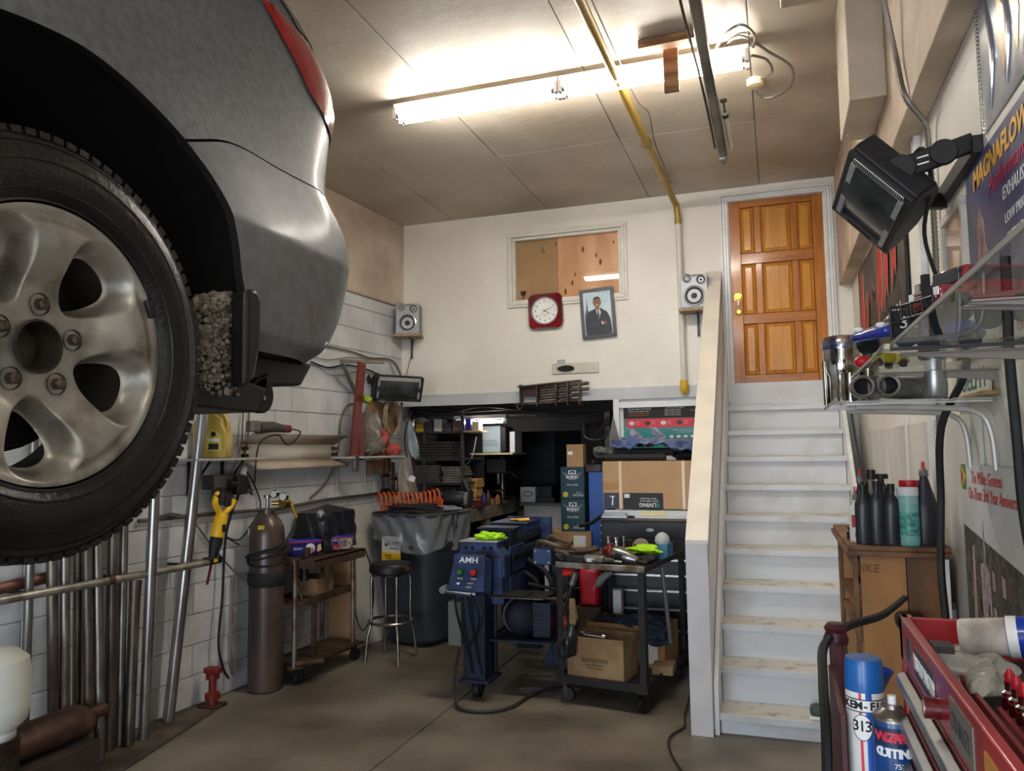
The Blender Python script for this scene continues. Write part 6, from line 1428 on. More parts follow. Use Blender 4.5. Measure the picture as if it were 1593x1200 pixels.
# open box in front, denim box behind
dk = mat('worn_card', (158,130,94), .8, rgb2=(128,100,70), scale=5)
q = C3(-.055,-.30,.170); t, M_ = carton('open_carton', 'open worn carton with stamped lettering at the front of the cart', 'box', q, .40, .28, .27, -.16, dk, True)
obj('front_flap', G().box(-.2,.2,-.139,-.136,.265,.272,M_), dk, t)
text('INDUSTRIES', .035, tuple(M_ @ V((-.0,-.1415,.125))), Euler((PI/2,0,-.16)).to_matrix(), black_ink, t); text('QUALITY PARTS', .018, tuple(M_ @ V((.0,-.1415,.095))), Euler((PI/2,0,-.16)).to_matrix(), black_ink, t); text('MADE IN CANADA', .014, tuple(M_ @ V((.0,-.1415,.075))), Euler((PI/2,0,-.16)).to_matrix(), black_ink, t)
o = obj('chrome_rod', G().cyl(tuple(M_ @ V((-.12,-.08,.275))), tuple(M_ @ V((.06,-.08,.268))), .016, n=14).cyl(tuple(M_ @ V((-.12,-.08,.275))), tuple(M_ @ V((-.09,-.08,.274))), .024, n=14).cyl(tuple(M_ @ V((.035,-.08,.27))), tuple(M_ @ V((.06,-.08,.268))), .024, n=14), chrome); tag(o, 'shiny chrome link rod lying across the open front carton', 'rod')
obj('rod_support', G().box(-.13,.07,-.10,-.06,.006,.25,M_), grs, t)
q = C3(.0,.16,.170); t, M_ = carton('open_carton', 'second open carton filled with blue cloth behind the stamped one', 'box', q, .58, .34, .28, -.16, mat('card_b', (150,112,74), .8, var=.2), True); obj('label', G().box(.08,.24,-.1725,-.1705,.03,.18,M_), mat('paper_label', (196,190,178), .6), t)
denim = mat('denim_rag', (46,62,84), .9, rgb2=(26,34,50), scale=14, bump=.6)
rag('heap of dark blue denim rags in the rear cart carton', C3(.05,.14,.43), .17, .13, .07, denim, 51); rag('black rag beside the denim heap in the rear carton', C3(-.20,.16,.42), .10, .12, .06, mat('black_cloth', (34,33,34), .8), 52)
rag('frayed blue-grey rag hanging over the right side of the rear carton', C3(.24,.0,.40), .08, .10, .08, denim, 53)
o = dbox('brown_tray', 'small brown tray with scraps at the right of the cart bottom', 'tray', *[q_ for q_ in (-.86,-.72)], 5.42, 5.62, .172, .23, dk)
# top-of-cart tools (positions in cart frame)
agr = mat('air_tool_alloy', (150,148,144), .3, .85, rgb2=(112,108,104), scale=20)
def tool(name, lbl, cat, q): return thing(name, lbl, cat, q)
q = C3(-.14,-.40,.945); t = tool('air_ratchet', 'grey air hammer lying at the front left of the cart top', 'air tool', q)
obj('barrel', G().cyl(C3(-.12,-.40,.95),C3(.02,-.41,.95),.037,n=20), agr, t, bev=.004); obj('rear_body', G().box(-.26,-.12,-.44,-.37,.912,.975,cq), blk, t, bev=.012); obj('nose', G().cyl(C3(.02,-.41,.95),C3(.09,-.41,.948),.026,.02,n=16), dsteel, t); obj('anvil', G().cyl(C3(.09,-.41,.948),C3(.14,-.41,.946),.010,n=10), steel, t); obj('label_print', G().box(-.10,-.02,-.4405,-.437,.94,.965,cq), white_p, t)
q = C3(.15,-.34,.95); t = tool('impact_wrench', 'silver air impact wrench lying tilted at the front right of the cart top', 'air tool', q)
obj('body', G().lathe([(.02,-.08),(.05,-.07),(.055,-.03),(.045,.05),(.035,.07),(.028,.10),(.02,.11)], 22, m=Matrix.Translation(C3(.12,-.32,.975)) @ Euler((0,PI/2+.25,-.3)).to_matrix().to_4x4()), agr, t); obj('anvil', G().cyl(C3(.22,-.35,.95),C3(.30,-.38,.94),.013,n=12), dsteel, t); obj('grip', G().cyl(C3(.06,-.30,.965),C3(.04,-.18,.935),.024,n=14), blk, t); obj('label_print', G().ob(C3(.10,-.375,.985),(.05,.002,.02),(0,.25,-.45)), black_ink, t)
q = C3(.0,-.22,.91); jar('dark red round tin standing in the middle of the cart top', *C3(-.02,-.20,.909), .052, .13, mat('tin_maroon', (110,38,32), .35, .3), None, 'tin', n=24)
for k, (x_, y_, h_, r_, lb_) in enumerate(((-.09,-.05,.16,.018,'tall black-capped socket extension at the back left of the cart tools'),(-.12,-.02,.12,.016,'short chrome socket next to the black-capped extension'),(-.05,.0,.15,.022,'chrome socket with a wide head behind the red tin'),(.0,.02,.16,.014,'narrow upright bit behind the red tin'),(.06,-.02,.14,.02,'dark bottle-shaped socket between the tin and the lime cloth'),(.10,.02,.11,.022,'stubby chrome socket behind the lime cloth'),(.13,-.02,.10,.02,'stubby dark socket beside the lime cloth'))):
    t = obj('socket', G().lathe([(r_,0),(r_,h_*.55),(r_*.7,h_*.62),(r_*.7,h_*.9),(r_*1.1,h_*.92),(r_*1.1,h_)], 14, c=C3(x_,y_,.909)), [agr, dsteel, chrome][k % 3]); tag(t, lb_, 'socket')
rag('lime green cloth crumpled on the cart among the sockets', C3(.16,-.02,.985), .11, .09, .03, lime, 61); rag('black gloves heaped at the right of the cart top', C3(.22,-.12,.935), .08, .10, .035, mat('black_cloth', (34,33,34), .8), 62, 'gloves', 'work_gloves')
rag('greasy brown rag and hose end at the left back of the cart top', C3(-.20,-.12,.95), .12, .12, .05, mat('greasy_brown', (84,66,54), .7, rgb2=(40,34,32), scale=9), 63)
o = obj('screwdriver_case', G().box(-.30,-.16,.0,.12,.909,.96,cq), mat('navy_case', (40,48,70), .5), bev=.01); tag(o, 'navy plastic case at the back left corner of the cart top', 'case')
o = obj('blue_box', G().prism([(.20,.909),(.31,.909),(.31,1.02),(.20,1.0)], .05, .2, 'y', m=cq), mat('tissue_blue', (60,128,170), .5, var=.2), bev=.004); tag(o, 'light blue cardboard box at the back right of the cart top', 'box')
t = obj('tissue', G().poly and G().lathe([(.045,0),(.055,.02),(.05,.05),(.03,.075),(.005,.085)], 18, c=C3(.255,.12,1.012)), mat('clear_cup', (200,206,208), .2, alpha=.8)); tag(t, 'translucent upturned cup on the light blue box', 'cup')
o = obj('steel_disc', G().lathe([(.012,0),(.06,0),(.06,.004),(.012,.004)], 26, m=Matrix.Translation(C3(.10,.10,.99)) @ Euler((1.2,0,0)).to_matrix().to_4x4()), mat('grinding_disc', (140,128,118), .6)); tag(o, 'upright grinding disc standing behind the lime cloth', 'disc')
obj('disc_prop', G().box(.07,.13,.10,.14,.909,.96,cq), grs, o)
for k, (x_, y_, a_, b_) in enumerate(((.02,-.30,.12,-.33),(-.1,-.33,.08,-.31),(-.25,-.25,-.05,-.2))):
    o = obj('wrench', G().bar(C3(x_,y_,.915),C3(a_,b_,.916),.018,.006), steel, bev=.002); tag(o, ('steel spanner beside the red tin','steel spanner crossing behind the air hammer','steel spanner half under the brown rag')[k], 'wrench')
# tools hanging on the cart
t = tool('air_gun', 'dark blow gun hanging from the front rail of the cart', 'air gun', C3(.02,-.47,.86)); obj('grip', G().tube(spline([C3(.06,-.455,.88),C3(.0,-.455,.84),C3(-.02,-.455,.79)],4), .016, 10), mat('gun_grey', (88,92,88), .5), t); obj('body', G().tube([C3(.09,-.455,.885),C3(.03,-.455,.845),C3(-.01,-.455,.80)], [.014,.02,.022], 10), mat('gun_grey', (88,92,88), .5), t); obj('nozzle', G().cyl(C3(-.03,-.455,.80),C3(-.05,-.455,.76),.004), steel, t)
t = tool('hanging_air_tool', 'silver and black die grinder hanging on the cart side with rags', 'air tool', C3(-.20,-.5,.8)); obj('head', G().cyl(C3(-.16,-.49,.875),C3(-.19,-.49,.79),.024,n=14), agr, t); obj('coupler', G().cyl(C3(-.19,-.49,.79),C3(-.21,-.49,.72),.016,n=10), blk, t); obj('hose', wire([C3(-.21,-.49,.72),C3(-.24,-.49,.62),C3(-.20,-.49,.5)],.012), rubber, t); obj('tan_strip', G().tube([C3(-.19,-.49,.70),C3(-.18,-.49,.58),C3(-.20,-.49,.50)], [.02,.03,.018], 8), mat('tan_rag', (150,126,84), .8, var=.3), t)
rag('shiny black plastic scrap hanging under the die grinder', C3(-.22,-.50,.40), .06, .04, .12, mat('black_bag_plastic', (34,36,42), .3), 71, 'bag', 'black_plastic_bag')
rag('red plastic tool case hung on the left side of the cart', C3(-.24,-.44,.86), .07, .03, .03, mat('red_tool', (190,36,34), .4), 72, 'case', 'red_case', amt=.12)
o = obj('grey_pry_bar', G().cyl(C3(.315,-.10,.88),C3(.335,-.02,.36),.016,n=12), mat('grey_bar', (130,132,134), .4, .7)); tag(o, 'grey steel bar hanging upright on the right side of the cart', 'bar')
# red petrol can and white box behind the cart
t = thing('petrol_can', 'red plastic fuel can on the floor stand behind the cart', 'fuel can', (-1.42,6.08,.47)); cr = mat('can_red', (186,24,44), .4, var=.15); obj('can_body', G().box(-1.52,-1.36,6.07,6.22,.467,.76), cr, t, bev=.03); obj('spout', G().cyl((-1.48,6.14,.76),(-1.48,6.14,.80),.02), blk, t)
dbox('can_stand', 'low wooden stand holding the red fuel can', 'stand', -1.55,-1.345,6.06,6.24,.0,.465, mat('stand_brown', (70,54,42), .8, var=.3)); 
dbox('white_carton', 'slim white carton standing against the chest behind the cart', 'box', -1.255,-1.19,6.10,6.2,.0,.60, white_p)
t = thing('dark_engine_part', 'large round black hub assembly behind the left cart post', 'car part', (-1.66,6.35,0)); obj('housing', G().lathe([(.02,-.06),(.16,-.05),(.17,.04),(.08,.07),(.03,.08)], 26, m=Matrix.Translation((-1.62,6.3,.72)) @ Euler((PI/2,0,.2)).to_matrix().to_4x4()), grs, t); obj('stand', G().cyl((-1.62,6.36,0),(-1.62,6.36,.62),.05), grs, t); obj('ring', G().tube([(-1.62+.15*math.cos(i*PI/12),6.24,.72+.15*math.sin(i*PI/12)) for i in range(24)], .010, 6, closed=True), steel, t)
cable('thin black cable trailing from the stair parapet over the floor to the camera', [(-.60,5.6,.10),(-.62,5.2,.012),(-.60,4.95,.012),(-.66,4.75,.012),(-.62,4.5,.012),(-.5,4.2,.012),(-.36,3.9,.012)], .007)
# ================================================================ CEILING PIPES AND CABLES
wd = mat('raw_timber', (168,124,84), .7, rgb2=(128,88,58), scale=4, stretch=(1,6,6), detail=8)
t = thing('timber_hanger', 'raw wooden T-shaped bracket screwed to the ceiling over the light', 'bracket', (-.5,4.36,4.0))
obj('cross_board', G().ob((-.495,4.34,4.005),(.34,.075,.05),(0,0,-.05)), wd, t, bev=.003); obj('drop_board', G().ob((-.495,4.425,3.875),(.085,.03,.26),(0,0,-.03)), wd, t, bev=.003)
yp = mat('ochre_painted_pipe', (168,138,66), .4, .2, rgb2=(196,182,150), scale=1.3, stretch=(1,.5,1), lo=.3, hi=.45); wpp = mat('cream_painted_pipe', (224,218,208), .45, var=.1)
t = thing('gas_pipe', 'yellow gas pipe crossing the ceiling and dropping white down the back wall', 'pipe', (-.8,5.5,3.9))
obj('ceiling_run', G().tube([(-.86,2.6,3.93),(-.80,6.95,3.93),(-.782,7.06,3.90),(-.775,7.10,3.80),(-.775,7.105,3.74)], .028, 14), yp, t)
obj('wall_drop', G().tube([(-.775,7.105,3.76),(-.771,7.118,2.28)], .026, 14), wpp, t)
obj('coupling', G().cyl((-.775,7.105,3.79),(-.775,7.105,3.735),.034,n=16), yp, t); obj('elbow', G().tube(spline([(-.771,7.118,2.30),(-.771,7.118,2.235),(-.765,7.14,2.20)],4), .037, 14), mat('yellow_fitting', (216,176,44), .4), t)
for z_ in (3.35,2.95,2.6): obj('joint_band', G().cyl((-.773,7.112,z_),(-.773,7.112,z_+.01),.0285,n=16), wpp, t)
obj('pipe_clamp', G().tube([(-.82+.036*math.cos(a),5.6,3.93+.036*math.sin(a)) for a in [i*PI/8 for i in range(16)]], .004, 5, closed=True), steel, t)
cable('thin pale wire taped along the yellow ceiling pipe', [(-.82,2.8,3.965),(-.79,4.2,3.96),(-.775,4.9,3.95),(-.74,5.2,3.98),(-.77,5.7,3.95),(-.765,6.6,3.95)], .005, cab)
t = thing('ceiling_track', 'long dark steel rail hanging from the ceiling with a rounded far end', 'rail', (-.29,4.6,3.84))
obj('rail', G().box(-.32,-.26,2.6,5.75,3.80,3.86), mat('dark_green_steel', (66,70,66), .35, .7, rgb2=(120,118,112), scale=5, stretch=(1,.4,1)), t, bev=.012)
obj('end_roller', G().cyl((-.30,5.79,3.80),(-.28,5.79,3.80),.035,n=20).box(-.315,-.265,5.72,5.80,3.78,3.86), steel, t, bev=.004)
for y_ in (3.3,5.3): obj('hanger', G().cyl((-.29,y_,3.85),(-.29,y_,CEIL),.006), steel, t)
obj('side_cable', wire([(-.345,2.7,3.87),(-.35,3.6,3.80),(-.345,4.4,3.86),(-.33,5.0,3.80),(-.33,5.5,3.79)], .008), cabd, t)
t = thing('fluorescent_starter', 'white plastic rod with a black cap clipped beside the dark ceiling rail', 'rod', (-.26,5.4,3.9)); obj('rod', G().cyl((-.235,5.15,3.86),(-.225,5.68,3.84),.018,n=12), white_p, t); obj('cap', G().cyl((-.236,5.10,3.862),(-.235,5.15,3.86),.021,n=12).cyl((-.24,5.06,3.92),(-.236,5.10,3.865),.006,n=8).cyl((-.24,5.05,3.93),(-.24,5.06,3.92),.022,n=12), blk, t)
flex = mat('flexible_conduit', (150,146,142), .35, .8)
def conduit(lbl, pts, r_=.012, k=14, parent=None):
    P_ = spline(pts, k); rr_ = [r_*(1 if i % 2 else .80) for i in range(len(P_))]
    # even spacing so that the corrugation reads
    L = [0]
    for a, b in zip(P_, P_[1:]): L.append(L[-1]+(b-a).length)
    n = int(L[-1]/.009); out = []; j = 0
    for i in range(n):
        s_ = L[-1]*i/(n-1)
        while j < len(L)-2 and L[j+1] < s_: j += 1
        out.append(P_[j].lerp(P_[j+1], (s_-L[j])/max(1e-9, L[j+1]-L[j])))
    o = obj('flexible_conduit', G().tube(out, [r_*(1 if i % 2 else .78) for i in range(n)], 8), flex); tag(o, lbl, 'conduit'); return o
conduit('corrugated steel conduit looping across the ceiling and down the right wall', [(-.36,3.3,3.99),(-.2,3.55,3.98),(.05,3.62,3.97),(.3,3.60,3.97),(.40,3.62,3.84),(.50,3.55,3.80),(.50,3.50,3.6),(.535,3.5,3.32),(.545,3.4,3.1),(.62,3.46,3.0),(.635,3.48,2.9),(.64,3.5,2.5),(.64,3.56,2.1),(.64,3.66,1.67),(.64,3.70,1.3),(.64,3.72,1.02)], .013)
conduit('loop of thin conduit hanging from the ceiling past the light end', [(-.27,4.75,3.99),(-.2,4.55,4.02),(-.1,4.45,4.02),(.05,4.62,3.98),(.17,4.75,3.93),(.16,5.0,3.92),(.03,5.15,3.94),(-.05,5.1,3.98)], .009)
conduit('second conduit arc from the light fixture end to the ceiling', [(-.27,4.6,4.0),(-.2,4.35,3.98),(-.1,4.25,3.98),(-.03,4.42,4.0),(-.04,4.56,4.0)], .009)
conduit('short conduit from the light end to the round ceiling box', [(-.05,4.6,3.97),(.03,4.7,3.98),(.06,4.82,3.96),(-.0,4.98,4.0)], .009)
t = thing('junction_box', 'round ceiling junction box next to the conduit loop', 'junction box', (-.04,5.06,4.02)); obj('cover', G().lathe([(.001,-.035),(.05,-.03),(.055,-.01),(.055,.014)], 22, c=(-.04,5.06,CEIL-.014)), mat('box_cream', (196,186,172), .5), t)

# ================================================================ BACK WALL: CLOCK AND PICTURE
cc = V((-2.061,7.130,3.027)); t = thing('wall_clock', 'square red-rimmed wall clock with a white dial', 'clock', tuple(cc))
def sup(r, n_, k): return [(r*(abs(math.cos(a))**(2/n_))*(1 if math.cos(a) > 0 else -1), r*(abs(math.sin(a))**(2/n_))*(1 if math.sin(a) > 0 else -1)) for a in [2*PI*i/k for i in range(k)]]
Mk = Matrix.Translation(cc) @ Euler((0,-.02,0)).to_matrix().to_4x4()
g = G(); rings = []
for r_, y_ in ((.172,.04),(.172,.0),(.160,-.018),(.128,-.014)):
    n_ = 6-3.6*(.172-r_)/.044 if r_ < .172 else 6
    rings.append([g.bm.verts.new(Mk @ V((a, y_, b))) for a, b in sup(r_, max(2, n_), 64)])
for a, b in zip(rings, rings[1:]): g.skin(a, b)
obj('case', g, mat('deep_red_gloss', (130,14,30), .12, rgb2=(70,6,16), scale=3, coat=.7), t)
RX = Euler((PI/2,0,0)).to_matrix().to_4x4()
obj('bezel_ring', G().lathe([(.133,.010),(.133,.018),(.122,.018),(.120,.008)], 48, m=Mk @ RX, cap=False), mat('silver_ring', (200,202,206), .2, .7), t)
obj('dial', G().lathe([(.001,.008),(.124,.008)], 48, m=Mk @ RX, cap=False), mat('dial_white', (236,236,234), .5), t, smooth=False)
for h in range(1, 13):
    a = PI/2-h*PI/6; text(str(h), .034, tuple(Mk @ V((.097*math.cos(a), -.0095, .097*math.sin(a)))), rY, black_ink, t, 'numeral')
for k in range(60):
    a = k*PI/30; obj('minute_tick', G().bar(Mk @ V((.116*math.cos(a),-.0095,.116*math.sin(a))), Mk @ V((.1205*math.cos(a),-.0095,.1205*math.sin(a))), .001, .0006, (0,1,0)), black_ink, t, smooth=False) if k % 1 == 0 else None
for a, L_, w_ in ((math.radians(-35),.06,.006),(math.radians(22),.085,.004),(math.radians(222),.09,.0015)):
    obj('hand', G().bar(Mk @ V((-.02*math.cos(a),-.012,-.02*math.sin(a))), Mk @ V((L_*math.cos(a),-.012,L_*math.sin(a))), w_, .001, (0,1,0)), black_ink, t, smooth=False)
text('QUARTZ', .010, tuple(Mk @ V((0,-.0095,-.045))), rY, black_ink, t)
pc = V((-1.548,7.140,2.974)); Mp = Matrix.Translation(pc) @ Euler((0,-.055,0)).to_matrix().to_4x4()
pw, ph = .325, .47
t = thing('framed_portrait', 'tilted dark-framed portrait of a smiling man in a suit, arms crossed', 'picture', tuple(pc))
g = wframe(G(), 0,0,0,0,0,0,0) if False else G()
for a in ((-pw/2,pw/2,ph/2-.03,ph/2),(-pw/2,pw/2,-ph/2,-ph/2+.03),(-pw/2,-pw/2+.03,-ph/2+.03,ph/2-.03),(pw/2-.03,pw/2,-ph/2+.03,ph/2-.03)): g.box(a[0],a[1],-.012,.02,a[2],a[3],Mp)
obj('frame', g, mat('dark_grey_frame', (72,76,80), .4, var=.2), t, bev=.003)
def flat(nm, pts, m_, lvl, par=t, M=Mp): return obj(nm, G().prism(pts, -lvl, -lvl+.001, 'y', m=M), m_, par, smooth=False)
flat('sky_backdrop', [(-.135,-.205),(.135,-.205),(.135,.205),(-.135,.205)], mat('pale_sky_print', (176,206,220), .4, rgb2=(206,222,228), scale=6), .002, t)
suit = mat('dark_suit_print', (44,48,60), .5); skin_ = mat('brown_skin_print', (150,100,74), .5)
flat('tower', [(-.125,-.205),(-.075,-.205),(-.078,.0),(-.09,.04),(-.095,.10),(-.099,.16),(-.103,.10),(-.108,.04),(-.122,.0)], mat('tower_print', (96,110,126), .5, var=.3, scale=30), .003, t)
flat('suit', [(-.125,-.17),(-.12,-.04),(-.09,.015),(-.02,.045),(.03,.045),(.09,.0),(.115,-.06),(.125,-.17),(.12,-.205),(-.10,-.205)], suit, .004, t)
flat('shirt', [(-.015,.045),(.02,.045),(.03,.0),(.008,-.06),(-.012,.01)], white_ink, .005, t); flat('tie', [(-.0,.03),(.01,.03),(.016,-.03),(.006,-.06),(-.002,-.02)], mat('tie_print', (54,62,84), .5), .006, t)
for s_ in (-1, 1): flat('sleeve', [(-s_*.11,-.10),(-s_*.09,-.14),(s_*.045,-.095),(s_*.05,-.075),(-s_*.03,-.09)], mat('sleeve_print', (58,62,76), .5), .0062+.0006*s_, t)
flat('hand', [(.035,-.09),(.075,-.085),(.08,-.105),(.045,-.115)], skin_, .0075, t); flat('cuff', [(.03,-.085),(.04,-.083),(.048,-.113),(.036,-.115)], white_ink, .0078, t)
flat('neck', [(-.018,.03),(.02,.03),(.018,.07),(-.018,.07)], skin_, .0055, t)
flat('head', [(.036*math.cos(a)+.0, .10+.05*math.sin(a)) for a in [i*PI/12 for i in range(24)]], skin_, .0065, t)
flat('ear', [(-.040,.09),(-.034,.085),(-.034,.115),(-.041,.11)], skin_, .0064, t); flat('ear', [(.040,.09),(.034,.085),(.034,.115),(.041,.11)], skin_, .0064, t)
flat('hair', [(-.036,.11),(-.034,.135),(-.018,.153),(.016,.153),(.033,.135),(.036,.11),(.026,.13),(0,.137),(-.026,.13)], black_ink, .0075, t)
for s_ in (-1, 1): flat('eye', [(s_*.008,.104),(s_*.02,.104),(s_*.019,.108),(s_*.009,.108)], black_ink, .0077, t); flat('brow', [(s_*.006,.114),(s_*.022,.113),(s_*.02,.118),(s_*.008,.118)], black_ink, .0077, t)
flat('nose', [(-.006,.086),(.006,.086),(.003,.10),(-.003,.10)], mat('skin_shadow', (90,56,42), .5), .0077, t); flat('smile', [(-.014,.078),(0,.070),(.014,.078),(.008,.079),(-.008,.079)], white_ink, .0077, t)
text('PRESIDENTIAL PORTRAIT', .0105, tuple(Mp @ V((.055,-.0035,.192))), rY, black_ink, t)
obj('glass', G().box(-.134,.134,-.0105,-.0095,-.204,.204,Mp), glass, t, smooth=False)

# ================================================================ RIGHT WALL
XW = XR-.002
rX = frame((0,-1,0), (0,0,1))      # text on the right wall, read from the room
def wp_(y, z, o=0.0): return (XW-o, y, z)
def wflat(nm, pts, m_, o0, o1, par): return obj(nm, G().prism(pts, XW-o1, XW-o0, 'x'), m_, par, smooth=False)
# lower wall boards
for a, b, nm in ((3.0,4.45,0),(4.46,5.3,1),(5.31,6.4,2)):
    struct('trim_7', G().box(XR-.016, XR, a, b, .0, 1.80-.0*nm), mat('painted_board_%d' % nm, ((226,222,214),(220,216,206),(228,224,218))[nm], .4, rgb2=((204,200,192),(196,190,178),(206,202,196))[nm], scale=3, stretch=(1,1,.3), bump=.15), bev=.004)
struct('trim_8', G().box(XR-.03, XR, 3.78, 3.86, .0, 3.07), trim_white, bev=.004)
struct('trim_9', G().box(XR-.022, XR, 4.5, 4.56, .0, 2.3), trim_white, bev=.004)
# red and black banner
t = thing('flame_banner', 'black banner with red flame lettering high on the right wall', 'banner', wp_(5.4,2.7))
bk = mat('banner_black', (62,56,52), .6, rgb2=(88,82,76), scale=7)
g = G().grid(lambda u, v: V((XW-.006-.006*math.sin(14*u), 6.55-u*2.3, 2.33+v*.70)), 40, 2); obj('cloth', g, bk, t, thick=.003)
rdm = mat('flame_red', (190,36,34), .5, rgb2=(150,26,26), scale=8)
for k, (y_, w_, z0, z1) in enumerate(((6.25,.16,2.45,2.98),(6.0,.14,2.42,2.78),(5.62,.10,2.62,2.76),(5.22,.18,2.46,3.0),(4.95,.14,2.50,2.98),(4.62,.14,2.56,3.0))):
    pts = [(y_+w_,z0),(y_+w_*.9,(z0+z1)/2),(y_+w_*.5,z1-.05),(y_+w_*.2,z1),(y_,z1-.12),(y_-w_*.5,z1-.02),(y_-w_*.4,(z0+z1)/2),(y_-w_*.1,z0+.06),(y_+w_*.3,z0+.12)]
    wflat('flame_edge', [(a+(a-y_)*.08, b+(b-(z0+z1)/2)*.05) for a, b in pts], mat('flame_outline', (226,206,190), .5), .0125, .0135, t); wflat('flame_letter', pts, rdm, .0135, .0145, t)
text('RACE SERVICE REV', .16, (XW-.014, 5.3, 2.39), rX, white_ink, t, sx=1.2)
o = obj('banner_pole', G().cyl((XW-.012,4.24,2.2),(XW-.012,4.24,3.04),.010), blk, t)
# framed glass picture
def wallframe(lbl, y0_, y1, z0, z1, m_, fm, nm='framed_picture', w_=.03):
    t = thing(nm, lbl, 'picture', wp_((y0_+y1)/2,(z0+z1)/2)); g = G()
    for a, b, c, d in ((y0_,y1,z1-w_,z1),(y0_,y1,z0,z0+w_),(y0_,y0_+w_,z0+w_,z1-w_),(y1-w_,y1,z0+w_,z1-w_)): g.box(XW-.022,XW,a,b,c,d)
    obj('frame', g, fm, t, bev=.003); obj('print', G().box(XW-.006,XW-.002,y0_+w_,y1-w_,z0+w_,z1-w_), m_, t, smooth=False)
    obj('glass', G().box(XW-.014,XW-.012,y0_+w_,y1-w_,z0+w_,z1-w_), glass, t, smooth=False); return t
wallframe('glazed picture in a thin pale frame under the heater mount', 3.02,3.38,2.10,2.56, mat('grey_blue_print', (120,134,146), .5, rgb2=(176,170,160), scale=4), mat('pale_frame', (206,200,188), .4))
# performance exhaust poster (purple-blue)
t = thing('purple_poster', 'purple exhaust brand poster with orange lettering beside the heater arm', 'poster', wp_(2.4,2.35))
wflat('sheet', [(3.0,2.0),(1.55,2.0),(1.55,2.62),(3.0,2.62)], mat('poster_purple', (92,92,132), .4, rgb2=(74,78,112), scale=4), .0, .004, t)
orn = mat('orange_letter', (236,176,60), .5)
text('MAGNAFLOW', .088, (XW-.006,2.60,2.555), rX, orn, t, sx=1.05, bold=.003, shear=.2)
text('Performance', .085, (XW-.006,2.50,2.48), rX, mat('magenta_ink', (190,40,80), .5), t, sx=1.0, shear=.4); text('EXHAUST', .055, (XW-.006,2.45,2.415), rX, white_ink, t, shear=.2); text('LOW PRICES', .042, (XW-.006,2.44,2.34), rX, white_ink, t); text('EVERY DAY', .042, (XW-.006,2.44,2.28), rX, white_ink, t)
wflat('figure_print', [(2.93,2.05),(2.74,2.05),(2.76,2.28),(2.80,2.34),(2.80,2.40),(2.84,2.46),(2.88,2.40),(2.87,2.34),(2.92,2.28)], mat('figure_pink', (206,170,160), .5, rgb2=(150,110,110), scale=20), .004, .006, t)
text('MAG', .07, (XW-.006,2.8,2.09), rX, orn, t, bold=.002)
# chrome wheel poster above
t = thing('wheel_poster', 'glossy poster of a chrome wheel with yellow spokes at the top right', 'poster', wp_(2.2,2.95))
wflat('sheet', [(2.72,2.66),(1.6,2.66),(1.6,3.10),(2.72,3.10)], mat('poster_grey', (128,130,138), .25, rgb2=(190,192,198), scale=3, coat=.5), .0, .004, t)
yel = mat('poster_yellow', (236,186,30), .3, rgb2=(210,140,20), scale=6, coat=.4)
for k, (y_, z_, w_, h_, tl) in enumerate(((2.46,2.86,.055,.13,.02),(2.33,2.90,.06,.16,.06),(2.20,2.86,.055,.14,-.02),(2.08,2.93,.06,.15,.05),(1.95,2.88,.06,.16,0))):
    wflat('yellow_spoke', [(y_+w_*.2,z_-h_),(y_+w_,z_+h_*.2),(y_+w_*.4+tl,z_+h_),(y_-w_*.7+tl,z_+h_*.5),(y_-w_*.4,z_-h_*.3)], yel, .0045, .006, t)
for k in range(5):
    y_ = 2.62-k*.17; obj('chrome_arc', G().tube(spline([(XW-.008,y_,2.70),(XW-.008,y_-.05,2.84),(XW-.008,y_-.02,2.98),(XW-.008,y_+.02,3.08)],5), [.003+.004*math.sin(PI*i/15) for i in range(16)], 6), mat('chrome_print', (150,154,162), .15, .6), t)
g = G()
for k in range(34): g.ob((XW-.006,2.728,2.665+k*.0130),(.008,.010,.008))
obj('bead_edge', g, chrome, t, smooth=False, kind='stuff')
# wall heater with two arms
hz = V((.351,2.95,2.545))
ht = heater('big black infrared heater on folding arms beside the posters', tuple(hz), (-.74,-.16,-.64), (0,-1,.1), .27, .42, [])
hs = MATS['heater_black']; 
for a, q, fl in (((.43,2.78,2.66),(.64,2.80,2.665),1),((.50,3.13,2.60),(.64,3.30,2.62),0)):
    a, q = V(a), V(q); a0 = hz+V((.07,(-.17 if fl else .15),.05))
    obj('arm', G().bar(a0, a0.lerp(q,.62), .075, .022, (0,1,0)), hs, ht, bev=.008); obj('arm_tip', G().bar(a0.lerp(q,.55), q, .06, .03, (0,1,0)), hs, ht, bev=.004); obj('pivot', G().cyl(a0.lerp(q,.58)-V((0,.025,0)), a0.lerp(q,.58)+V((0,.0,0)), .042, n=20), hs, ht, bev=.004); obj('pivot', G().cyl(a0-V((0,.022,0)), a0+V((0,.02,0)), .045, n=20), hs, ht, bev=.004)
    if fl:
        for k in (0, 1): obj('arm_mark', G().ob(a0.lerp(q,.30)+V((0,-.0125-.0,.012-.022*k)), (.035,.002,.005), (0,-.2,0)), white_ink, ht)
obj('mount_bar', G().box(XW-.03,XW,2.76,3.38,2.615,2.675), hs, ht, bev=.004)
obj('power_cord', wire([hz+V((.10,-.1,.08)),hz+V((.14,-.15,.12)),hz+V((.17,-.1,.02)),(.50,2.9,2.4),(.53,2.85,2.2),(.55,2.8,2.05)], .007), rubber, ht)
cable('thick black hose hanging from the heater past the glass shelf to behind the cabinet', [(.56,2.82,2.2),(.585,2.82,1.95),(.52,2.92,1.75),(.52,3.0,1.5),(.50,2.95,1.28),(.50,2.92,1.10),(.49,2.90,.9),(.48,2.9,.4),(.48,2.92,.012)], .012, rubber, 'hose')
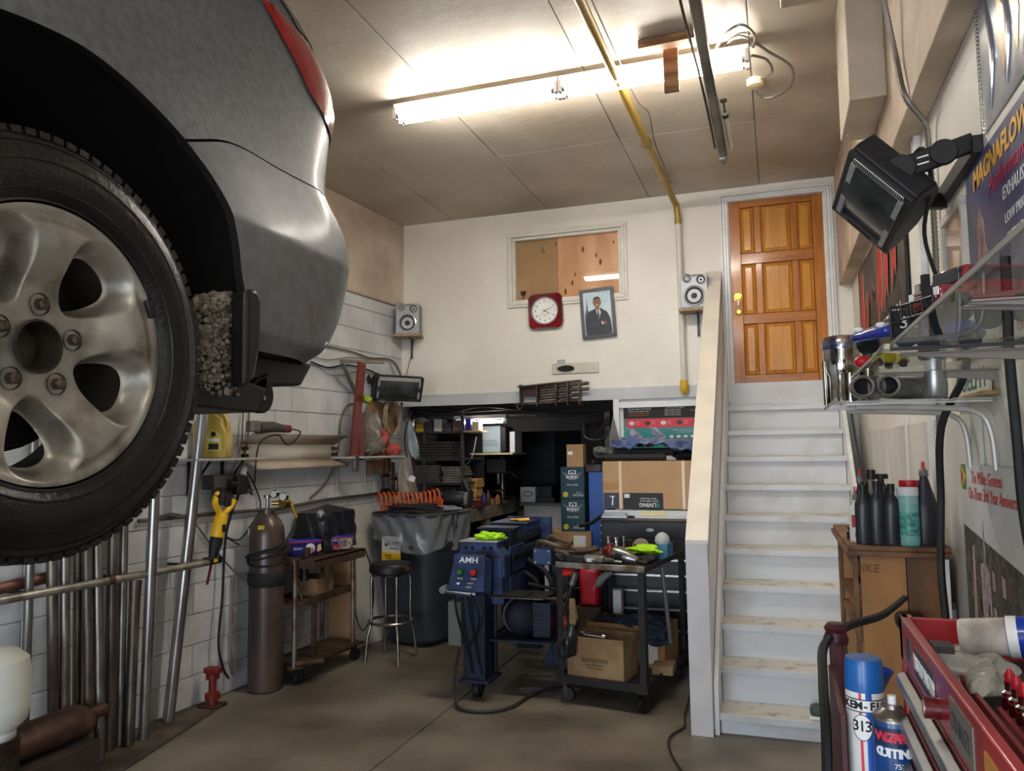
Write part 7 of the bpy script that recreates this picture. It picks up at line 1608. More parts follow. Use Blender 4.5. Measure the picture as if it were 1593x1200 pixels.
cable('black hose hanging in front of the anniversary poster', [(.61,2.42,2.2),(.61,2.41,2.1),(.60,2.40,1.95),(.60,2.38,1.7),(.60,2.36,1.5),(.61,2.30,1.2),(.60,2.3,.6),(.60,2.3,.012)], .013, rubber, 'hose')
cable('dark cable running down the right edge of the stairs', [(.54,6.7,2.2),(.54,6.4,1.95),(.54,6.1,1.7),(.54,5.8,1.45),(.54,5.5,1.2),(.545,5.2,.9),(.545,4.96,.5),(.545,4.93,.012)], .009, mat('blue_black_cable', (50,56,74), .5))
# congratulation banner and plate seen through the glass
t = thing('paper_banner', 'white paper banner with red script and a flag behind the glass shelf', 'banner', wp_(2.6,2.1)); wflat('sheet', [(3.33,1.985),(1.2,1.985),(1.2,2.135),(3.33,2.135)], mat('banner_paper', (212,208,196), .7, var=.08), .005, .007, t)
dkr = mat('faded_red_script', (176,96,92), .6)
text('Congratulations', .085, (XW-.009,2.55,2.085), rX, dkr, t, shear=.3); text('EARL Gomes', .07, (XW-.009,2.5,2.025), rX, dkr, t, shear=.3)
grn = mat('flag_green', (60,136,62), .5); yl2 = mat('flag_yellow', (222,202,60), .5); rd2 = mat('flag_red', (190,50,44), .5)
def flag(par, y, z, w_, h_, o):
    wflat('flag_field', [(y,z),(y-w_,z),(y-w_,z+h_),(y,z+h_)], grn, o, o+.001, par); wflat('flag_arrow', [(y,z),(y-w_,z+h_/2),(y,z+h_)], yl2, o+.001, o+.002, par); wflat('flag_triangle', [(y,z+h_*.08),(y-w_*.5,z+h_/2),(y,z+h_*.92)], rd2, o+.002, o+.003, par)
flag(t, 3.27, 2.0, .07, .10, .008); flag(t, 1.62, 2.0, .12, .12, .008)
t = thing('town_sign', 'white sign with blue lettering under the glass shelf', 'sign', wp_(3.05,1.90)); wflat('plate', [(3.33,1.86),(2.78,1.86),(2.78,1.935),(3.33,1.935)], mat('plate_white', (214,210,196), .5), .016, .019, t); text('GUELPH', .09, (XW-.0195,3.05,1.905), rX, mat('teal_letter', (50,110,120), .5), t, sx=1.3, bold=.002); obj('ledge', G().box(XW-.045,XW,2.76,3.36,1.845,1.858), wood_b, t)
# anniversary poster with aerial picture
t = thing('anniversary_poster', 'white anniversary poster with red lettering and an aerial street picture', 'poster', wp_(2.7,1.3))
wflat('sheet', [(3.28,.80),(2.45,.80),(2.45,1.62),(3.28,1.62)], mat('poster_paper', (222,222,222), .5, rgb2=(206,206,204), scale=5), .016, .018, t)
rdt = mat('red_serif', (196,70,60), .5)
text('To Mike Gomes', .060, (XW-.02,2.92,1.575), rX, rdt, t, sx=1.0, shear=.1); text('On Your 3rd Year Anniversary', .060, (XW-.02,2.84,1.52), rX, rdt, t, sx=.86, shear=.1)
flag(t, 3.27, 1.53, .07, .09, .018)
def aflat(nm, pts, m_, o0, o1, par): return wflat(nm, [(3.28-(3.28-a)*.60, .80+(b-.80)*1.28) for a, b in pts], m_, o0, o1, par)
aflat('aerial_picture', [(3.28,.80),(1.9,.80),(1.9,1.20),(3.28,1.27)], mat('aerial_town', (110,104,98), .6, rgb2=(60,62,56), scale=30, detail=8), .018, .019, t)
aflat('street', [(3.18,.80),(3.02,.80),(3.05,1.0),(3.04,1.22),(3.08,1.22),(3.12,1.0)], mat('street_pink', (176,150,144), .6), .019, .020, t); aflat('green_park', [(2.96,.80),(2.5,.80),(2.62,.98),(2.86,1.08),(2.94,1.0)], mat('park_green', (122,146,84), .6, rgb2=(70,92,54), scale=30), .019, .020, t)
aflat('cathedral', [(2.90,1.0),(2.70,1.0),(2.70,1.17),(2.78,1.19),(2.80,1.30),(2.82,1.19),(2.90,1.18)], mat('cathedral_pale', (190,172,176), .6, rgb2=(140,124,130), scale=40), .0195, .0205, t)
for k in range(14): aflat('tree', [(3.0-(k%7)*.06+.02*math.cos(a), .86+.05*(k//7)+(k%3)*.08+.02*math.sin(a)) for a in [i*PI/4 for i in range(8)]], mat('tree_dark', (44,54,40), .7), .020, .0208, t)
for k in range(16):
    y_ = 2.66-(k%4)*.10; z_ = .86+(k//4)*.09; aflat('building', [(y_,z_),(y_-.06,z_),(y_-.06,z_+.045),(y_,z_+.05)], [mat('roof_a', (170,160,158), .6), mat('roof_b', (120,84,72), .6)][k%2], .0195, .0203, t)
# steel plate with bolts, bracket under the conduit
t = thing('steel_plate', 'small galvanised bracket plate with bolts under the wall conduit', 'plate', (.60,3.6,1.0)); obj('plate', G().box(.50,.64,3.50,3.505,.95,1.05), steel, t, bev=.002)
for x_ in (.52,.62): obj('bolt', G().cyl((x_,3.50,1.015),(x_,3.488,1.015),.010,n=6), steel, t)
for x_ in (.53,.60,.63): obj('top_bolt', G().cyl((x_,3.503,1.05),(x_,3.503,1.075),.009,n=8), steel, t)
dbox('black_tool', 'black tool body lying on top of the steel bracket plate', 'tool', .40,.50,3.28,3.38,1.0,1.06, blk, bev=.02)

# ---------------- glass shelf with brackets
gsh = thin_glass('shelf_glass', (.94,.97,.955), .02, .85)
t = thing('glass_shelf', 'two long glass panes on steel brackets high on the right wall', 'shelf', (.45,1.9,1.92))
GZ = 1.92
p_ = obj('glass_pane', G().box(.262,.645,.55,2.0,GZ,GZ+.008), gsh, t, smooth=False); obj('edge_strip', G().box(.2585,.2618,.55,2.0,GZ,GZ+.008), mat('glass_edge', (120,128,122), .3), p_)
p_ = obj('glass_pane', G().box(.252,.645,2.035,3.04,GZ,GZ+.008), gsh, t, smooth=False); obj('edge_strip', G().box(.2485,.2518,2.035,3.04,GZ,GZ+.008), mat('glass_edge', (120,128,122), .3), p_)
obj('joint_bar', G().box(.26,.645,1.998,2.012,GZ-.008,GZ-.0005), mat('dark_strip', (52,48,48), .5), t)
bkm = mat('dark_bracket', (132,124,118), .4, .4)
for y_ in (2.69,2.14,1.45,1.40): obj('bracket', G().prism([(.30,GZ-.002),(.30,GZ-.007),(.60,GZ-.032),(.64,GZ-.04),(.64,GZ-.002)], y_-.004, y_+.004, 'y').box(.30,.645,y_-.014,y_+.014,GZ-.005,GZ-.001), bkm, t, bev=.001)
# models and tubes standing on it
def toy(lbl, c, col, kind, s_=1.0, yaw=0.0, nm='toy_car'):
    M_ = Matrix.Translation(c) @ Euler((0,0,yaw)).to_matrix().to_4x4() @ Matrix.Scale(s_, 4); t = thing(nm, lbl, 'toy', tuple(c))
    pm = mat('toy_paint_%d_%d_%d' % col, col, .2, coat=.8); W2 = .05
    if kind == 'suv':
        body = [(-.11,.035),(.11,.035),(.11,.075),(.06,.08),(.05,.12),(-.10,.12),(-.11,.08)]
    else: body = [(-.11,.02),(.11,.02),(.115,.035),(.07,.05),(.03,.068),(-.04,.068),(-.10,.05),(-.115,.035)]
    # car faces local -y (towards far end); outline in (y,z)
    obj('body', G().prism([(-a, b) for a, b in body], -W2, W2, 'x', m=M_), pm, t, bev=.008*s_)
    gw = mat('toy_glass', (40,44,50), .1, coat=.6)
    if kind == 'suv': obj('windscreen', G().box(-.042,.042,-.062,-.052,.085,.115,M_), gw, t, bev=.002); obj('side_glass', G().box(-.0515,.0515,-.04,.08,.088,.112,M_), gw, t)
    else: obj('windscreen', G().prism([(-.068,.0505),(-.03,.0690),(-.03,.066),(-.066,.048)], -.038, .038, 'x', m=M_), gw, t)
    for x_ in (-W2,W2):
        for y_ in (-.07,.07):
            r_ = .030 if kind == 'suv' else .020; w_ = obj('wheel', G().cyl(M_ @ V((x_-.008,y_,r_)), M_ @ V((x_+.008,y_,r_)), r_*s_, n=18), rubber, t); 
    return t, M_
t, M_ = toy('dark red toy off-road car with a black bull bar, on the glass shelf', (.385,1.76,GZ+.0085), (120,24,36), 'suv', .95, -1.15)
# it faces the camera's far side: grille end towards the room corner
for k in range(3): obj('grille_bar', G().box(-.034,.034,-.1135,-.1105,.052+k*.008,.055+k*.008,M_), chrome, t)
for x_ in (-.042,.042): obj('headlamp', G().box(x_-.007,x_+.007,-.1135,-.1105,.055,.072,M_), white_p, t)
g = G()
for z_ in (.02,.05): g.cyl(M_ @ V((-.055,-.128,z_)), M_ @ V((.055,-.128,z_)), .003, n=8)
for x_ in (-.055,-.02,.02,.055): g.cyl(M_ @ V((x_,-.128,.02)), M_ @ V((x_,-.128,.05)), .003, n=8)
obj('bull_bar', g, blk, t); obj('winch_post', G().box(.02,.034,-.130,-.118,.03,.10,M_), blk, t)
for x_ in (-.066,.066): obj('mirror', G().box(x_-.008,x_+.008,-.05,-.04,.082,.098,M_), blk, t)
t, M_ = toy('glossy blue toy sports car on the glass shelf near its pane joint', (.35,2.20,GZ+.0085), (30,48,140), 'car', 1.35, -1.0)
for x_ in (-.03,.03): obj('headlamp', G().sphere(M_ @ V((x_,-.105,.043)), .012, 10, (1,.8,.6)), white_p, t)
t, M_ = toy('tiny yellow and red toy racer behind the blue toy car', (.32,2.62,GZ+.0085), (222,196,30), 'car', .62, -1.0); obj('red_nose', G().sphere(M_ @ V((-.0,-.12,.03)), .022, 10, (1.2,1,.8)), mat('toy_red', (190,30,40), .3), t); text('82', .03, tuple(M_ @ V((.0,-.09,.06))), frame((1,0,.0),(0,.3,1)), black_ink, t)
t = thing('number_rack', 'black wire rack holding the number 321 beside the toy cars', 'rack', (.30,1.95,GZ+.009)); g = G()
for z_ in (.0,.035,.07): g.cyl((.255,1.93,GZ+.012+z_),(.36,1.93,GZ+.012+z_),.0035,n=8)
for x_ in (.255,.29,.325,.36): g.cyl((x_,1.93,GZ+.009),(x_,1.93,GZ+.082),.0035,n=8)
obj('frame', g, blk, t); text('321', .04, (.30,1.925,GZ+.045), rY, mat('grey_numeral', (180,180,180), .4, .4), t); obj('backing', G().box(.255,.36,1.935,1.938,GZ+.012,GZ+.075), blkm, t)
t = obj('chrome_tip', G().lathe([(.034,0),(.036,.004),(.036,.21),(.032,.21),(.032,.01)], 30, c=(.42,2.42,GZ+.0085), cap=False), chrome, thick=.001); tag(t, 'upright chrome exhaust tip on the glass shelf behind the blue toy car', 'exhaust tip')
# lower small shelf with exhaust parts
t = thing('small_glass_shelf', 'small lower glass shelf holding exhaust tips near the stairs', 'shelf', (.42,2.9,1.83)); LZ = 1.83
p_ = obj('glass_pane', G().box(.182,.645,2.60,3.22,LZ,LZ+.008), gsh, t, smooth=False); obj('edge_strip', G().box(.176,.182,2.60,3.22,LZ-.001,LZ+.009), mat('glass_edge', (120,128,122), .3), p_)
for y_ in (2.78,3.12): obj('bracket', G().tube(spline([(.25,y_,LZ-.012),(.50,y_,LZ-.022),(.60,y_,LZ-.04),(.632,y_,LZ-.10),(.64,y_,LZ-.22)],5), .009, 8).box(.22,.64,y_-.012,y_+.012,LZ-.006,LZ-.001), mat('white_bracket', (196,192,186), .4, .3), t)
cast_ = mat('cast_metal', (150,146,140), .4, .7, rgb2=(120,116,110), scale=14)
t = thing('twin_exhaust_tip', 'cast twin-outlet exhaust tip lying on the small glass shelf', 'exhaust tip', (.30,2.72,LZ+.05))
for x_ in (.262,.335):
    obj('outlet', G().lathe([(.026,.0),(.034,-.004),(.036,.004),(.036,.06)], 26, m=Matrix.Translation((x_,2.66,LZ+.047)) @ Euler((-PI/2,0,0)).to_matrix().to_4x4(), cap=False), cast_, t); obj('bore', G().lathe([(.0285,.0),(.027,.05),(.001,.05)], 26, m=Matrix.Translation((x_,2.661,LZ+.047)) @ Euler((-PI/2,0,0)).to_matrix().to_4x4(), cap=False), blkm, t)
obj('body', G().tube(spline([(.30,2.70,LZ+.047),(.34,2.76,LZ+.047),(.42,2.80,LZ+.045),(.52,2.80,LZ+.045)],5), .036, 20), cast_, t)
t = obj('chrome_stub', G().lathe([(.032,0),(.034,.003),(.034,.08),(.03,.08)], 26, c=(.47,2.70,LZ+.0085)), mat('satin_stub', (160,160,160), .3, .8)); tag(t, 'short satin tube standing at the wall end of the small shelf', 'exhaust tip')
t = thing('chrome_muffler', 'polished muffler with a blue-tinted rolled end on the small shelf', 'muffler', (.25,3.05,LZ))
bc = mat('heat_blued_chrome', (40,96,170), .15, .9, rgb2=(190,170,150), scale=10); mir = mat('mirror_steel', (200,196,188), .08, 1.0, rgb2=(150,138,120), scale=14)
c_ = V((.235,3.05,LZ+.009))
obj('can', G().lathe([(.05,0),(.055,.01),(.055,.10),(.062,.12),(.065,.16),(.065,.20)], 30, c=tuple(c_)), mir, t); obj('blued_end', G().lathe([(.066,.20),(.069,.225),(.062,.245),(.045,.25),(.03,.22)], 30, c=tuple(c_), cap=False), bc, t); obj('side_rod', G().cyl(c_+V((-.06,-.02,0)), c_+V((-.062,-.02,.16)), .008), mir, t)
t = obj('chrome_pipe_tip', G().lathe([(.036,0),(.036,.17),(.030,.17)], 26, c=(.325,3.10,LZ+.0085)), mir); tag(t, 'tall mirror-finish pipe beside the blue-tinted muffler', 'exhaust tip')
t = obj('chrome_pipe_tip', G().lathe([(.03,0),(.03,.10),(.024,.10)], 26, c=(.245,2.88,LZ+.0085)), mir); tag(t, 'short mirror-finish pipe in front of the blue-tinted muffler', 'exhaust tip')
# ---------------- wooden cabinet with bottles
X0, X1_, Y0, Y1, ZT = .272,.605,3.40,4.28,1.30
oak = mat('scuffed_plywood', (178,128,76), .5, rgb2=(124,84,48), scale=3.5, stretch=(1,1,.5), detail=9, lo=.32, hi=.6, bump=.1); oakd = mat('dark_wood_edge', (130,92,60), .6, rgb2=(88,60,40), scale=9)
t = thing('wooden_cabinet', 'old varnished plywood cabinet holding bottles beside the stairs', 'cabinet', (.45,3.85,0))
obj('end_panel', G().box(X0+.02,.455,Y0,Y0+.02,0,ZT-.04), oak, t, bev=.002); obj('end_panel', G().box(.458,.582,Y0+.002,Y0+.02,0,ZT-.04), mat('scuffed_plywood_dark', (150,104,62), .5, rgb2=(96,66,42), scale=4, stretch=(1,1,.5), detail=9), t, bev=.002)
obj('back_panel', G().box(X1_-.012,X1_,Y0+.02,Y1,0,ZT-.04), oak, t); obj('far_panel', G().box(X0,X1_,Y1-.02,Y1,0,ZT-.04), oak, t)
obj('top', G().box(X0-.03,X1_+.01,Y0-.03,Y1+.02,ZT-.04,ZT-.02).box(X0-.02,X1_+.01,Y0-.02,Y1+.01,ZT-.02,ZT), oakd, t, bev=.003)
for z_ in (.30,.62,.92,1.02): obj('shelf', G().box(X0+.005,X1_-.015,Y0+.02,Y1-.02,z_,z_+.016), oakd, t)
obj('face_frame', G().box(X0-.004,X0+.012,Y0,Y0+.04,0,ZT-.04).box(X0-.004,X0+.012,Y1-.04,Y1,0,ZT-.04).box(X0-.004,X0+.012,Y0+.04,Y1-.04,ZT-.09,ZT-.04), oakd, t, bev=.002)
text('MIKE', .045, (.31,Y0-.001,ZT-.09), rY, mat('scratch', (110,72,40), .8), t, shear=.2)
o = obj('white_edge_board', G().box(.585,.603,Y0-.01,Y0+.012,.6,ZT-.045), trim_white, t)
rc = random.Random(17)
for z_ in (.316,.636,.936,1.036):
    for k in range(4):
        y_ = Y0+.10+k*.2; r_ = rc.uniform(.03,.05); hmax = {.316:.2,.636:.2,.936:.06,1.036:.16}[z_]
        o = obj('brake_part', G().lathe([(r_,0),(r_,hmax*.2),(r_*.55,hmax*.25),(r_*.55,hmax*.7),(r_*.8,hmax*.75),(r_*.8,hmax*.85)], 18, c=(X0+.10,y_,z_+.001)), [grs, dsteel, cast_][k % 3]); tag(o, 'dark round car part on the shelves of the wooden cabinet', 'car part', 'car parts inside the wooden cabinet')
def bottle(lbl, x, y, h, r, m_, capm, kind='oval', z=ZT, nm='bottle', depth=.7, capr=None, capl=.03):
    Mb = Matrix.Translation((x,y,z+.0005)) @ Matrix.Diagonal((1,depth,1,1)); t = thing(nm, lbl, 'bottle', (x,y,z))
    if kind == 'cone': pr = [(r*.95,0),(r,.01),(r,h*.55),(r*.9,h*.60),(r*.30,h*.97),(r*.30,h)]
    else: pr = [(r*.95,0),(r,.008),(r,h*.74),(r*.92,h*.82),(r*.40,h*.92),(r*.36,h)]
    obj('bottle_body', G().lathe(pr, 26, m=Mb), m_, t)
    cr_ = capr or r*.42; Mb2 = Matrix.Translation((x,y,z+h))
    if capl > .05: obj('spout', G().lathe([(cr_,0),(cr_*.9,.02),(cr_*.35,capl*.55)], 16, m=Mb2), mat('spout_grey', (110,108,104), .5), t); obj('red_tip', G().lathe([(cr_*.42,capl*.5),(cr_*.3,capl)], 12, m=Mb2), mat('tip_red', (196,34,32), .4), t)
    else: obj('cap', G().cyl((x,y,z+h),(x,y,z+h+capl),cr_,n=20), capm, t)
    return t
bb = mat('oil_bottle_black', (34,36,40), .42, coat=.15)
bottle('black oil bottle at the front left corner of the cabinet', .318,3.44,.205,.033, bb, blk)
bottle('black oil bottle in the middle of the front row on the cabinet', .368,3.44,.22,.033, bb, blk)
bottle('black oil bottle next to the teal spray can on the cabinet', .420,3.43,.21,.033, bb, blk)
bottle('black bottle with a flat wide lid behind the teal spray can', .405,3.53,.21,.033, bb, blk, capr=.028, capl=.012)
bottle('short-capped black bottle hidden behind the two left oil bottles', .338,3.54,.215,.03, bb, blk)
bottle('small black bottle seen between the middle and right oil bottles', .388,3.50,.21,.025, bb, blk)
bottle('grey-capped bottle with a red pointed tip at the back left of the cabinet', .325,3.62,.235,.033, bb, blk, 'cone', capl=.06)
bottle('pale grubby bottle with a black cap at the back of the cabinet', .372,3.64,.25,.038, mat('grubby_cream', (176,164,146), .5, var=.3), blk, capr=.018, capl=.04)
bottle('dark bottle with a wide black cap behind the grubby pale bottle', .415,3.70,.25,.036, bb, blk, capr=.03, capl=.02)
bt_ = bottle('white bottle with red print and a red tip at the left cabinet edge', .295,3.52,.17,.026, mat('white_bottle', (216,212,204), .4), white_p, 'oval', capl=.055, capr=.012)
obj('print', G().box(.277,.308,3.4995,3.5025,ZT+.06,ZT+.11), mat('print_red', (176,40,50), .5), bt_, smooth=False); obj('print_mark', G().box(.288,.302,3.4992,3.5022,ZT+.02,ZT+.04), mat('print_blue', (60,60,150), .5), bt_, smooth=False)
bottle('large dark jug-shaped bottle with a tapered neck at the wall end of the cabinet', .545,3.47,.27,.048, mat('dark_jug', (38,36,46), .4), blk, 'cone', capl=.055, capr=.018)
t = thing('teal_spray_can', 'teal and silver spray can with a white collar on the cabinet', 'spray can', (.478,3.43,ZT)); obj('can', G().lathe([(.036,0),(.038,.004),(.038,.185),(.036,.195)], 28, c=(.478,3.43,ZT+.0005)), mat('teal_can', (70,160,150), .35, rgb2=(150,190,184), scale=2.5, stretch=(1,1,3)), t); obj('collar', G().cyl((.478,3.43,ZT+.195),(.478,3.43,ZT+.225),.039,n=28), white_p, t); obj('can_print', G().lathe([(.0385,.04),(.0385,.13)], 28, c=(.478,3.43,ZT), cap=False), mat('can_print', (90,176,164), .4, rgb2=(60,120,112), scale=60), t)
t = thing('red_lid_tub', 'pale tub with a red lid behind the teal spray can', 'tub', (.505,3.54,ZT)); obj('tub_body', G().cyl((.50,3.53,ZT+.0005),(.50,3.53,ZT+.225),.036,n=24), white_p, t); obj('lid', G().cyl((.50,3.53,ZT+.225),(.50,3.53,ZT+.25),.038,n=24), mat('lid_red', (186,24,44), .4), t)
o = obj('round_knob_jar', G().lathe([(.02,0),(.022,.03),(.014,.035),(.02,.05),(.01,.06)], 16, c=(.285,3.62,ZT+.0005)), dsteel); tag(o, 'small dark knobbed fitting at the far left of the cabinet top', 'fitting')

# ---------------- red toolbox with sockets
tr_ = mat('toolbox_red', (170,34,40), .35, rgb2=(140,26,32), scale=6, coat=.3); tdark = mat('toolbox_inside', (52,46,46), .6, var=.3); alu = mat('drawer_aluminium', (150,152,152), .35, .7, var=.2, scale=8)
QX0, QX1, QY0, QY1, QZ = .192,.64,.55,1.52,1.40
t = thing('red_toolbox', 'red metal toolbox chest with aluminium-edged drawers at the lower right', 'toolbox', (.42,1.0,.95))
obj('back_wall', G().box(QX1-.006,QX1,QY0,QY1,.80,QZ), tr_, t); obj('far_end', G().box(QX0,QX1,QY1-.008,QY1,.80,QZ-.004), tr_, t, bev=.002)
obj('front_top_rail', G().box(QX0-.004,QX0+.010,QY0,QY1,QZ-.075,QZ), tr_, t, bev=.003); obj('corner_post', G().box(QX0-.004,QX0+.016,QY1-.03,QY1,.80,QZ), tr_, t, bev=.003)
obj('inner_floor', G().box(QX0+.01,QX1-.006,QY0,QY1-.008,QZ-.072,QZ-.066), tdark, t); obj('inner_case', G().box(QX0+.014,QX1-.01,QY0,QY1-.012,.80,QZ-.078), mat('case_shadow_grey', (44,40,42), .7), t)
for k in range(7):
    z1 = QZ-.082-k*.072; 
    if z1 < .86: break
    d_ = obj('drawer', G().box(QX0-.002,QX0+.012,QY0,QY1-.034,z1-.062,z1), mat('drawer_dark_red', (96,26,34), .5), t, bev=.002); obj('drawer_edge', G().prism([(QX0-.004,z1-.004),(QX0-.018,z1-.010),(QX0-.018,z1-.026),(QX0-.004,z1-.034)], QY0, QY1-.04, 'y'), alu, d_, bev=.002); obj('drawer_edge_strip', G().box(QX0-.006,QX0-.003,QY0,QY1-.04,z1-.052,z1-.046), alu, d_)
rL = frame((0,-1,0),(0,0,1))
bp_ = obj('badge_plate', G().box(QX0-.0055,QX0-.004,1.20,1.36,QZ-.062,QZ-.018), mat('badge_dark', (60,58,62), .5), t, smooth=False)
text('MOTOMASTER', .030, (QX0-.0058,1.28,QZ-.04), rL, white_ink, bp_, sx=.85, bold=.0006)
bp2 = obj('badge_plate', G().box(QX0-.0055,QX0-.004,.98,1.10,QZ-.064,QZ-.014), mat('badge_grey', (108,104,96), .5), t, smooth=False); text('STANLEY', .03, (QX0-.0058,1.04,QZ-.04), rL, mat('badge_ink', (60,58,56), .5), bp2, sx=.8)
obj('yellow_sticker', G().box(QX0-.0055,QX0-.004,.875,.93,QZ-.066,QZ-.02), mat('sticker_ochre', (186,132,60), .5), t, smooth=False); obj('small_badge', G().box(QX0-.0055,QX0-.004,1.40,1.44,QZ-.055,QZ-.02), mat('badge_dark', (60,58,62), .5), t, smooth=False)
lk = obj('lock', G().cyl((QX0-.022,1.18,QZ-.055),(QX0-.004,1.18,QZ-.055),.014,n=20), mat('lock_dark_red', (84,14,20), .3), t); obj('lock_face', G().cyl((QX0-.0235,1.18,QZ-.055),(QX0-.022,1.18,QZ-.055),.009,n=18), mat('lock_face', (190,170,160), .3, .6), lk)
obj('hinge_bracket', G().box(QX0+.012,QX0+.04,1.30,1.34,QZ-.012,QZ-.002), tdark, t)
t2 = thing('tool_cabinet_base', 'red rolling cabinet under the toolbox at the lower right', 'tool cabinet', (.42,1.0,0)); obj('carcass', G().box(QX0-.01,QX1,QY0-.02,QY1+.01,.08,.795), tr_, t2, bev=.006)
for k in range(3): obj('drawer', G().box(QX0-.022,QX0-.01,QY0,QY1-.02,.12+k*.22,.31+k*.22), tr_, t2, bev=.003)
caster(t2,.28,.65,.038); caster(t2,.28,1.42,.038); caster(t2,.56,.65,.038); caster(t2,.56,1.42,.038)
FZ = QZ-.066
# tube bottle lying in the box
t = thing('grease_tube', 'blue and white bottle lying on its side in the toolbox', 'bottle', (.36,1.40,QZ+.01)); ax0, ax1 = V((.262,1.425,QZ-.012)), V((.50,1.36,QZ+.012))
dx_ = (ax1-ax0).normalized(); Mt = Matrix.Translation(ax0) @ dx_.to_track_quat('Z','Y').to_matrix().to_4x4()
obj('white_cap', G().lathe([(.024,0),(.027,.004),(.029,.062),(.0295,.065)], 26, m=Mt), mat('grubby_white', (206,200,190), .5, rgb2=(120,108,98), scale=10), t); obj('tube', G().lathe([(.030,.065),(.031,.075),(.031,.25),(.028,.255)], 28, m=Mt), mat('royal_blue', (20,50,150), .3, coat=.4), t); obj('white_ring', G().lathe([(.0312,.066),(.0316,.074),(.0312,.080)], 28, m=Mt, cap=False), white_p, t)
obj('red_band', G().lathe([(.0313,.19),(.0313,.245)], 28, m=Mt, cap=False), mat('band_red', (206,30,70), .35), t)
Rt_ = Matrix((V((0,0,1)).cross(dx_).normalized(), dx_, V((0,0,1)))).transposed()
for k, (s_, sz, d_) in enumerate((('GREASE', .014, .17),('SUPER DUTY', .010, .155),('LUBRICANT', .010, .142),('FORMULA', .009, .13),('2 IN 1', .012, .09))):
    text(s_, sz, tuple(ax0+dx_*d_+V((0,-.0315,.002))), frame((0,.0,-1), dx_), white_ink, t)
blob('plastic_bag', 'crumpled clear plastic bag under the bottle in the toolbox', 'bag', (.27,1.36,FZ+.018), .045, .09, .022, mat('clear_bag_grey', (190,190,180), .15, alpha=.6, bump=.8, scale=40), amt=.4, seed=81, sub=4)
t = obj('steel_bowl', G().lathe([(.001,0),(.05,.002),(.09,.02),(.115,.055),(.12,.06),(.112,.055),(.085,.023),(.001,.006)], 40, c=(.50,1.20,FZ+.001)), mat('dark_bowl', (110,100,92), .3, .6)); tag(t, 'round dark metal bowl at the back of the toolbox', 'bowl')
# socket rails: two rows of bits with red tips
ORD = ['first','second','third','fourth','fifth','sixth','seventh','eighth','ninth','tenth','eleventh','twelfth','thirteenth']
redt = mat('red_tip_plastic', (176,26,40), .35)
pb_ = None
t = thing('socket_rail', 'red rail holding the front row of bit sockets in the toolbox', 'rail', (.30,1.1,FZ)); obj('rail', G().box(.262,.29,.80,1.22,FZ,FZ+.008), mat('rail_red', (120,30,34), .4), t); obj('rail_lip', G().box(.240,.246,.80,1.34,FZ,FZ+.02), mat('rail_red', (120,30,34), .4), t)
t = thing('socket_rail', 'dark rail holding the taller back row of bit sockets in the toolbox', 'rail', (.345,1.1,FZ)); obj('rail', G().box(.33,.365,.80,1.22,FZ,FZ+.03), tdark, t)
proto_ = None
for row, (x_, z_, n_, h_, gl, lb_) in enumerate(((.276,FZ+.0085,13,.055,'front row of red-tipped bit sockets in the toolbox','chrome bit socket with a red tip in the front row of the toolbox'),(.348,FZ+.0305,13,.062,'back row of red-tipped bit sockets in the toolbox','tall chrome bit socket with a red tip in the back row of the toolbox'))):
    for k in range(n_):
        y_ = 1.20-k*.031
        if proto_ is None or row != proto_[1]:
            s_ = obj('bit_socket', G().lathe([(.010,0),(.011,.004),(.011,h_*.45),(.007,h_*.5),(.007,h_*.7)], 12, c=(x_,y_,z_)), chrome); obj('red_tip', G().lathe([(.0065,h_*.7),(.0065,h_*.85),(.002,h_)], 10, c=(x_,y_,z_)), redt, s_); tag(s_, 'first socket at the far end, '+('front' if row == 0 else 'taller back')+' red-tipped row in the toolbox', 'socket', gl); proto_ = (s_, row, y_)
        else: copy_tree(proto_[0], loc=(0, y_-proto_[2], 0), label=ORD[k]+lb_[lb_.index(' ') if lb_[0] != 'c' and lb_[0] != 't' else 0:] if False else ORD[k]+' socket from the far end, '+('front' if row == 0 else 'taller back')+' red-tipped row in the toolbox')
# ---------------- spray cans beside the toolbox, tray, jack handle and hose
TZ = 1.304-.267
t = thing('parts_trolley', 'dark steel trolley tray carrying the spray cans', 'trolley', (.14,1.6,0)); obj('tray', G().box(.101,.186,1.36,1.96,TZ-.01,TZ), mat('tray_grey', (120,122,120), .45, .5), t, bev=.002); obj('lip', G().box(.098,.102,1.36,1.555,TZ-.03,TZ+.012), mat('tray_grey', (120,122,120), .45, .5), t)
for x_ in (.114,.172):
    for y_ in (1.38,1.94): obj('leg', G().box(x_-.012,x_+.012,y_-.012,y_+.012,0,TZ-.01), dsteel, t)
def can(lbl, x, y, h, r, m_, topm, nm='spray_can', dome=False, z=TZ):
    t = thing(nm, lbl, 'spray can', (x,y,z)); obj('can', G().lathe([(r*.96,0),(r,.004),(r,h),(r*.97,h+.003)], 40, c=(x,y,z+.0005)), m_, t)
    if dome: obj('dome', G().lathe([(r*1.02,h),(r*1.02,h+.004),(r*.9,h+.009),(r*.5,h+.018),(r*.46,h+.024),(.001,h+.024)], 36, c=(x,y,z)), mat('can_dome', (128,120,112), .3, .8), t); obj('nozzle', G().cyl((x,y,z+h+.024),(x,y,z+h+.038),.007,n=14), white_p, t)
    else: obj('cap', G().lathe([(r*1.02,h-.002),(r*1.03,h+.008),(r*.99,h+.046),(r*.92,h+.054),(.001,h+.055)], 40, c=(x,y,z)), topm, t)
    return t
cx1, cy1 = 0.134, 1.60
wc_ = mat('can_white', (214,214,212), .35, coat=.3); bc_ = mat('cap_blue', (24,90,160), .35, coat=.2)
TZ1 = 1.304-.267
t = can('white parts-cleaner spray can with a blue cap and stripes', cx1, cy1, .212, .033, wc_, bc_, z=TZ1)
